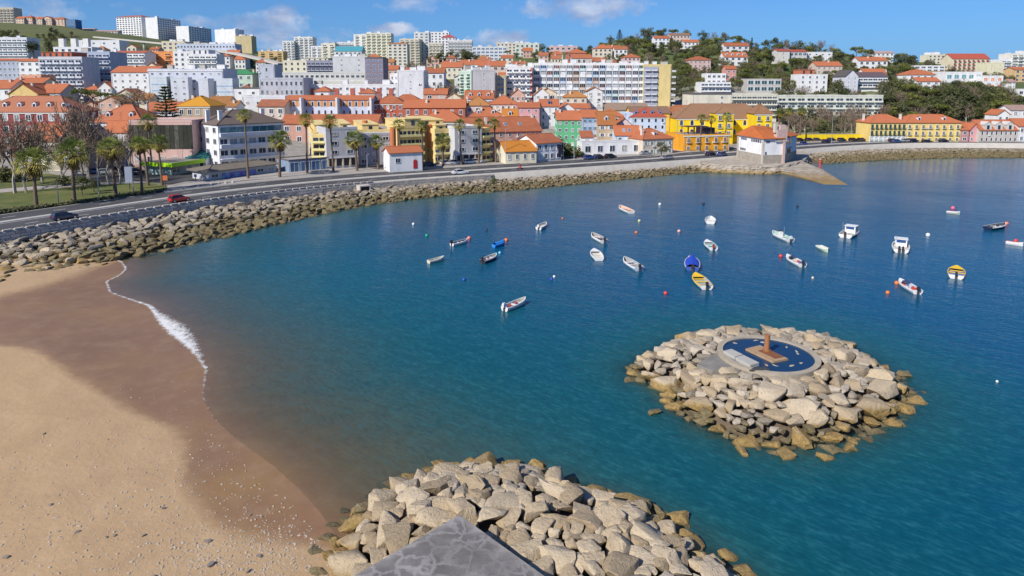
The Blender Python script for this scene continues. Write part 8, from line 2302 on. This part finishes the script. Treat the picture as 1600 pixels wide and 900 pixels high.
boat((1494, 433), (1495, 417), WT, (.12, .2, .42), 'boat with a yellow top and blue seats seen from behind', ('yellow', 'motor', 'open'), beamf=.46, capc=(.74, .48, .04))
boat((1435, 457), (1405, 437), WT, (.46, .50, .56), 'grey-white motor boat beside two orange buoys', ('screen', 'bowdeck', 'motor', 'gear'))
boat((1280, 385), (1293, 389), (.45, .55, .40), (.55, .58, .48), 'tiny pale green dinghy left of the cabin fishing boat', ('dinghy',), beamf=.45)
boat((1542, 357), (1571, 350), (.012, .02, .06), (.08, .09, .12), 'navy blue boat with a red buoy at its bow by the right edge', ('open', 'gear'))
boat((1482, 331), (1497, 331), (.40, .45, .40), (.5, .25, .25), 'tiny grey-green dinghy below a pink buoy at the upper right', ('dinghy',), minl=2.4)
boat((1579, 379), (1592, 379), WT, (.6, .2, .15), 'tiny white and red dinghy at the right edge', ('dinghy',), minl=2.4)

# ------------------------------------------------------------------ buoys
bmb = bmesh.new(); bmesh.ops.create_uvsphere(bmb, u_segments=14, v_segments=9, radius=1); BS = bpy.data.meshes.new('float'); bmb.to_mesh(BS); bmb.free(); BS.polygons.foreach_set('use_smooth', [True] * len(BS.polygons))
def buoy(u, v, r, col, label):
    r *= .82
    p = onz(u, v, r * .5)
    o = empty('buoy', (p[0], p[1], 0), 0, label, 'buoy', 'mooring buoys')
    me = BS.copy(); me.materials.append(plain_mat('buoy_plastic', col, .4)); link('float', me, o, Matrix.Translation((0, 0, r * .45)) @ Matrix.Diagonal((r, r, r * 1.05, 1)))
    m = MB(); m.tube([(0, 0, r * 1.4), (0, 0, r * 1.75)], r * .16, 6); m.build('eye', METAL, o)
RB, OB, WB, DB, BB = (.62, .05, .05), (.70, .17, .03), (.72, .72, .70), (.02, .03, .05), (.02, .06, .42)
for a in ((646, 350, .32, WB, 'small white buoy, first of the bay from the stone bank'), (667, 368, .36, (.02, .30, .16), 'green buoy left of the white skiff'), (760, 359, .30, DB, 'dark buoy above the bright blue boat'), (733, 372, .42, (.66, .18, .16), 'red and white buoy at the bow of the white skiff'),
          (791, 375, .42, OB, 'orange buoy at the bow of the bright blue boat'), (781, 395, .30, (.15, .45, .55), 'pale blue buoy beside the dark hulled boat'), (725, 437, .28, BB, 'blue buoy below the cream dinghy'), (862, 436, .28, BB, 'blue buoy right of the nearest white boat'), (866, 432, .22, WB, 'white buoy touching a blue buoy'),
          (879, 341, .25, OB, 'faint orange buoy above the close pair of boats'), (1031, 319, .38, WB, 'white buoy in the far middle of the bay'), (1099, 318, .36, DB, 'dark buoy in the pale reflection of the boathouse'), (1246, 322, .36, DB, 'black buoy right of the boathouse reflection'), (999, 345, .36, (.5, .5, .25), 'yellowish buoy below the boat with orange gear'),
          (994, 363, .3, OB, 'dull orange buoy right of the upper white boat'), (1061, 361, .36, (.65, .35, .32), 'pink buoy left of the teal boat'), (1112, 339, .28, WB, 'white buoy at the tiny white dinghy'), (1040, 458, .30, RB, 'red buoy left below the yellow-decked boat'), (1220, 400, .36, RB, 'red buoy left of the white cruiser'),
          (1450, 367, .42, WB, 'white buoy right of the two-motor cabin boat'), (1401, 442, .34, OB, 'orange buoy touching the grey-white motor boat'), (1387, 457, .30, OB, 'orange buoy left below the grey-white motor boat'), (1270, 434, .22, (.6, .52, .4), 'cream buoy below the white cruiser'), (1558, 596, .14, WB, 'lone white buoy in the open water at the lower right'),
          (1489, 325, .5, (.66, .12, .24), 'pink buoy by the tiny dinghy at the upper right'), (1573, 349, .42, (.66, .16, .10), 'red buoy at the bow of the navy boat'), (1587, 376, .36, RB, 'red buoy on the tiny dinghy at the right edge'), (1078, 402, .34, (.66, .45, .28), 'tan buoy at the bow of the blue tarpaulin boat')):
    buoy(*a)
print('objects', len(bpy.data.objects))
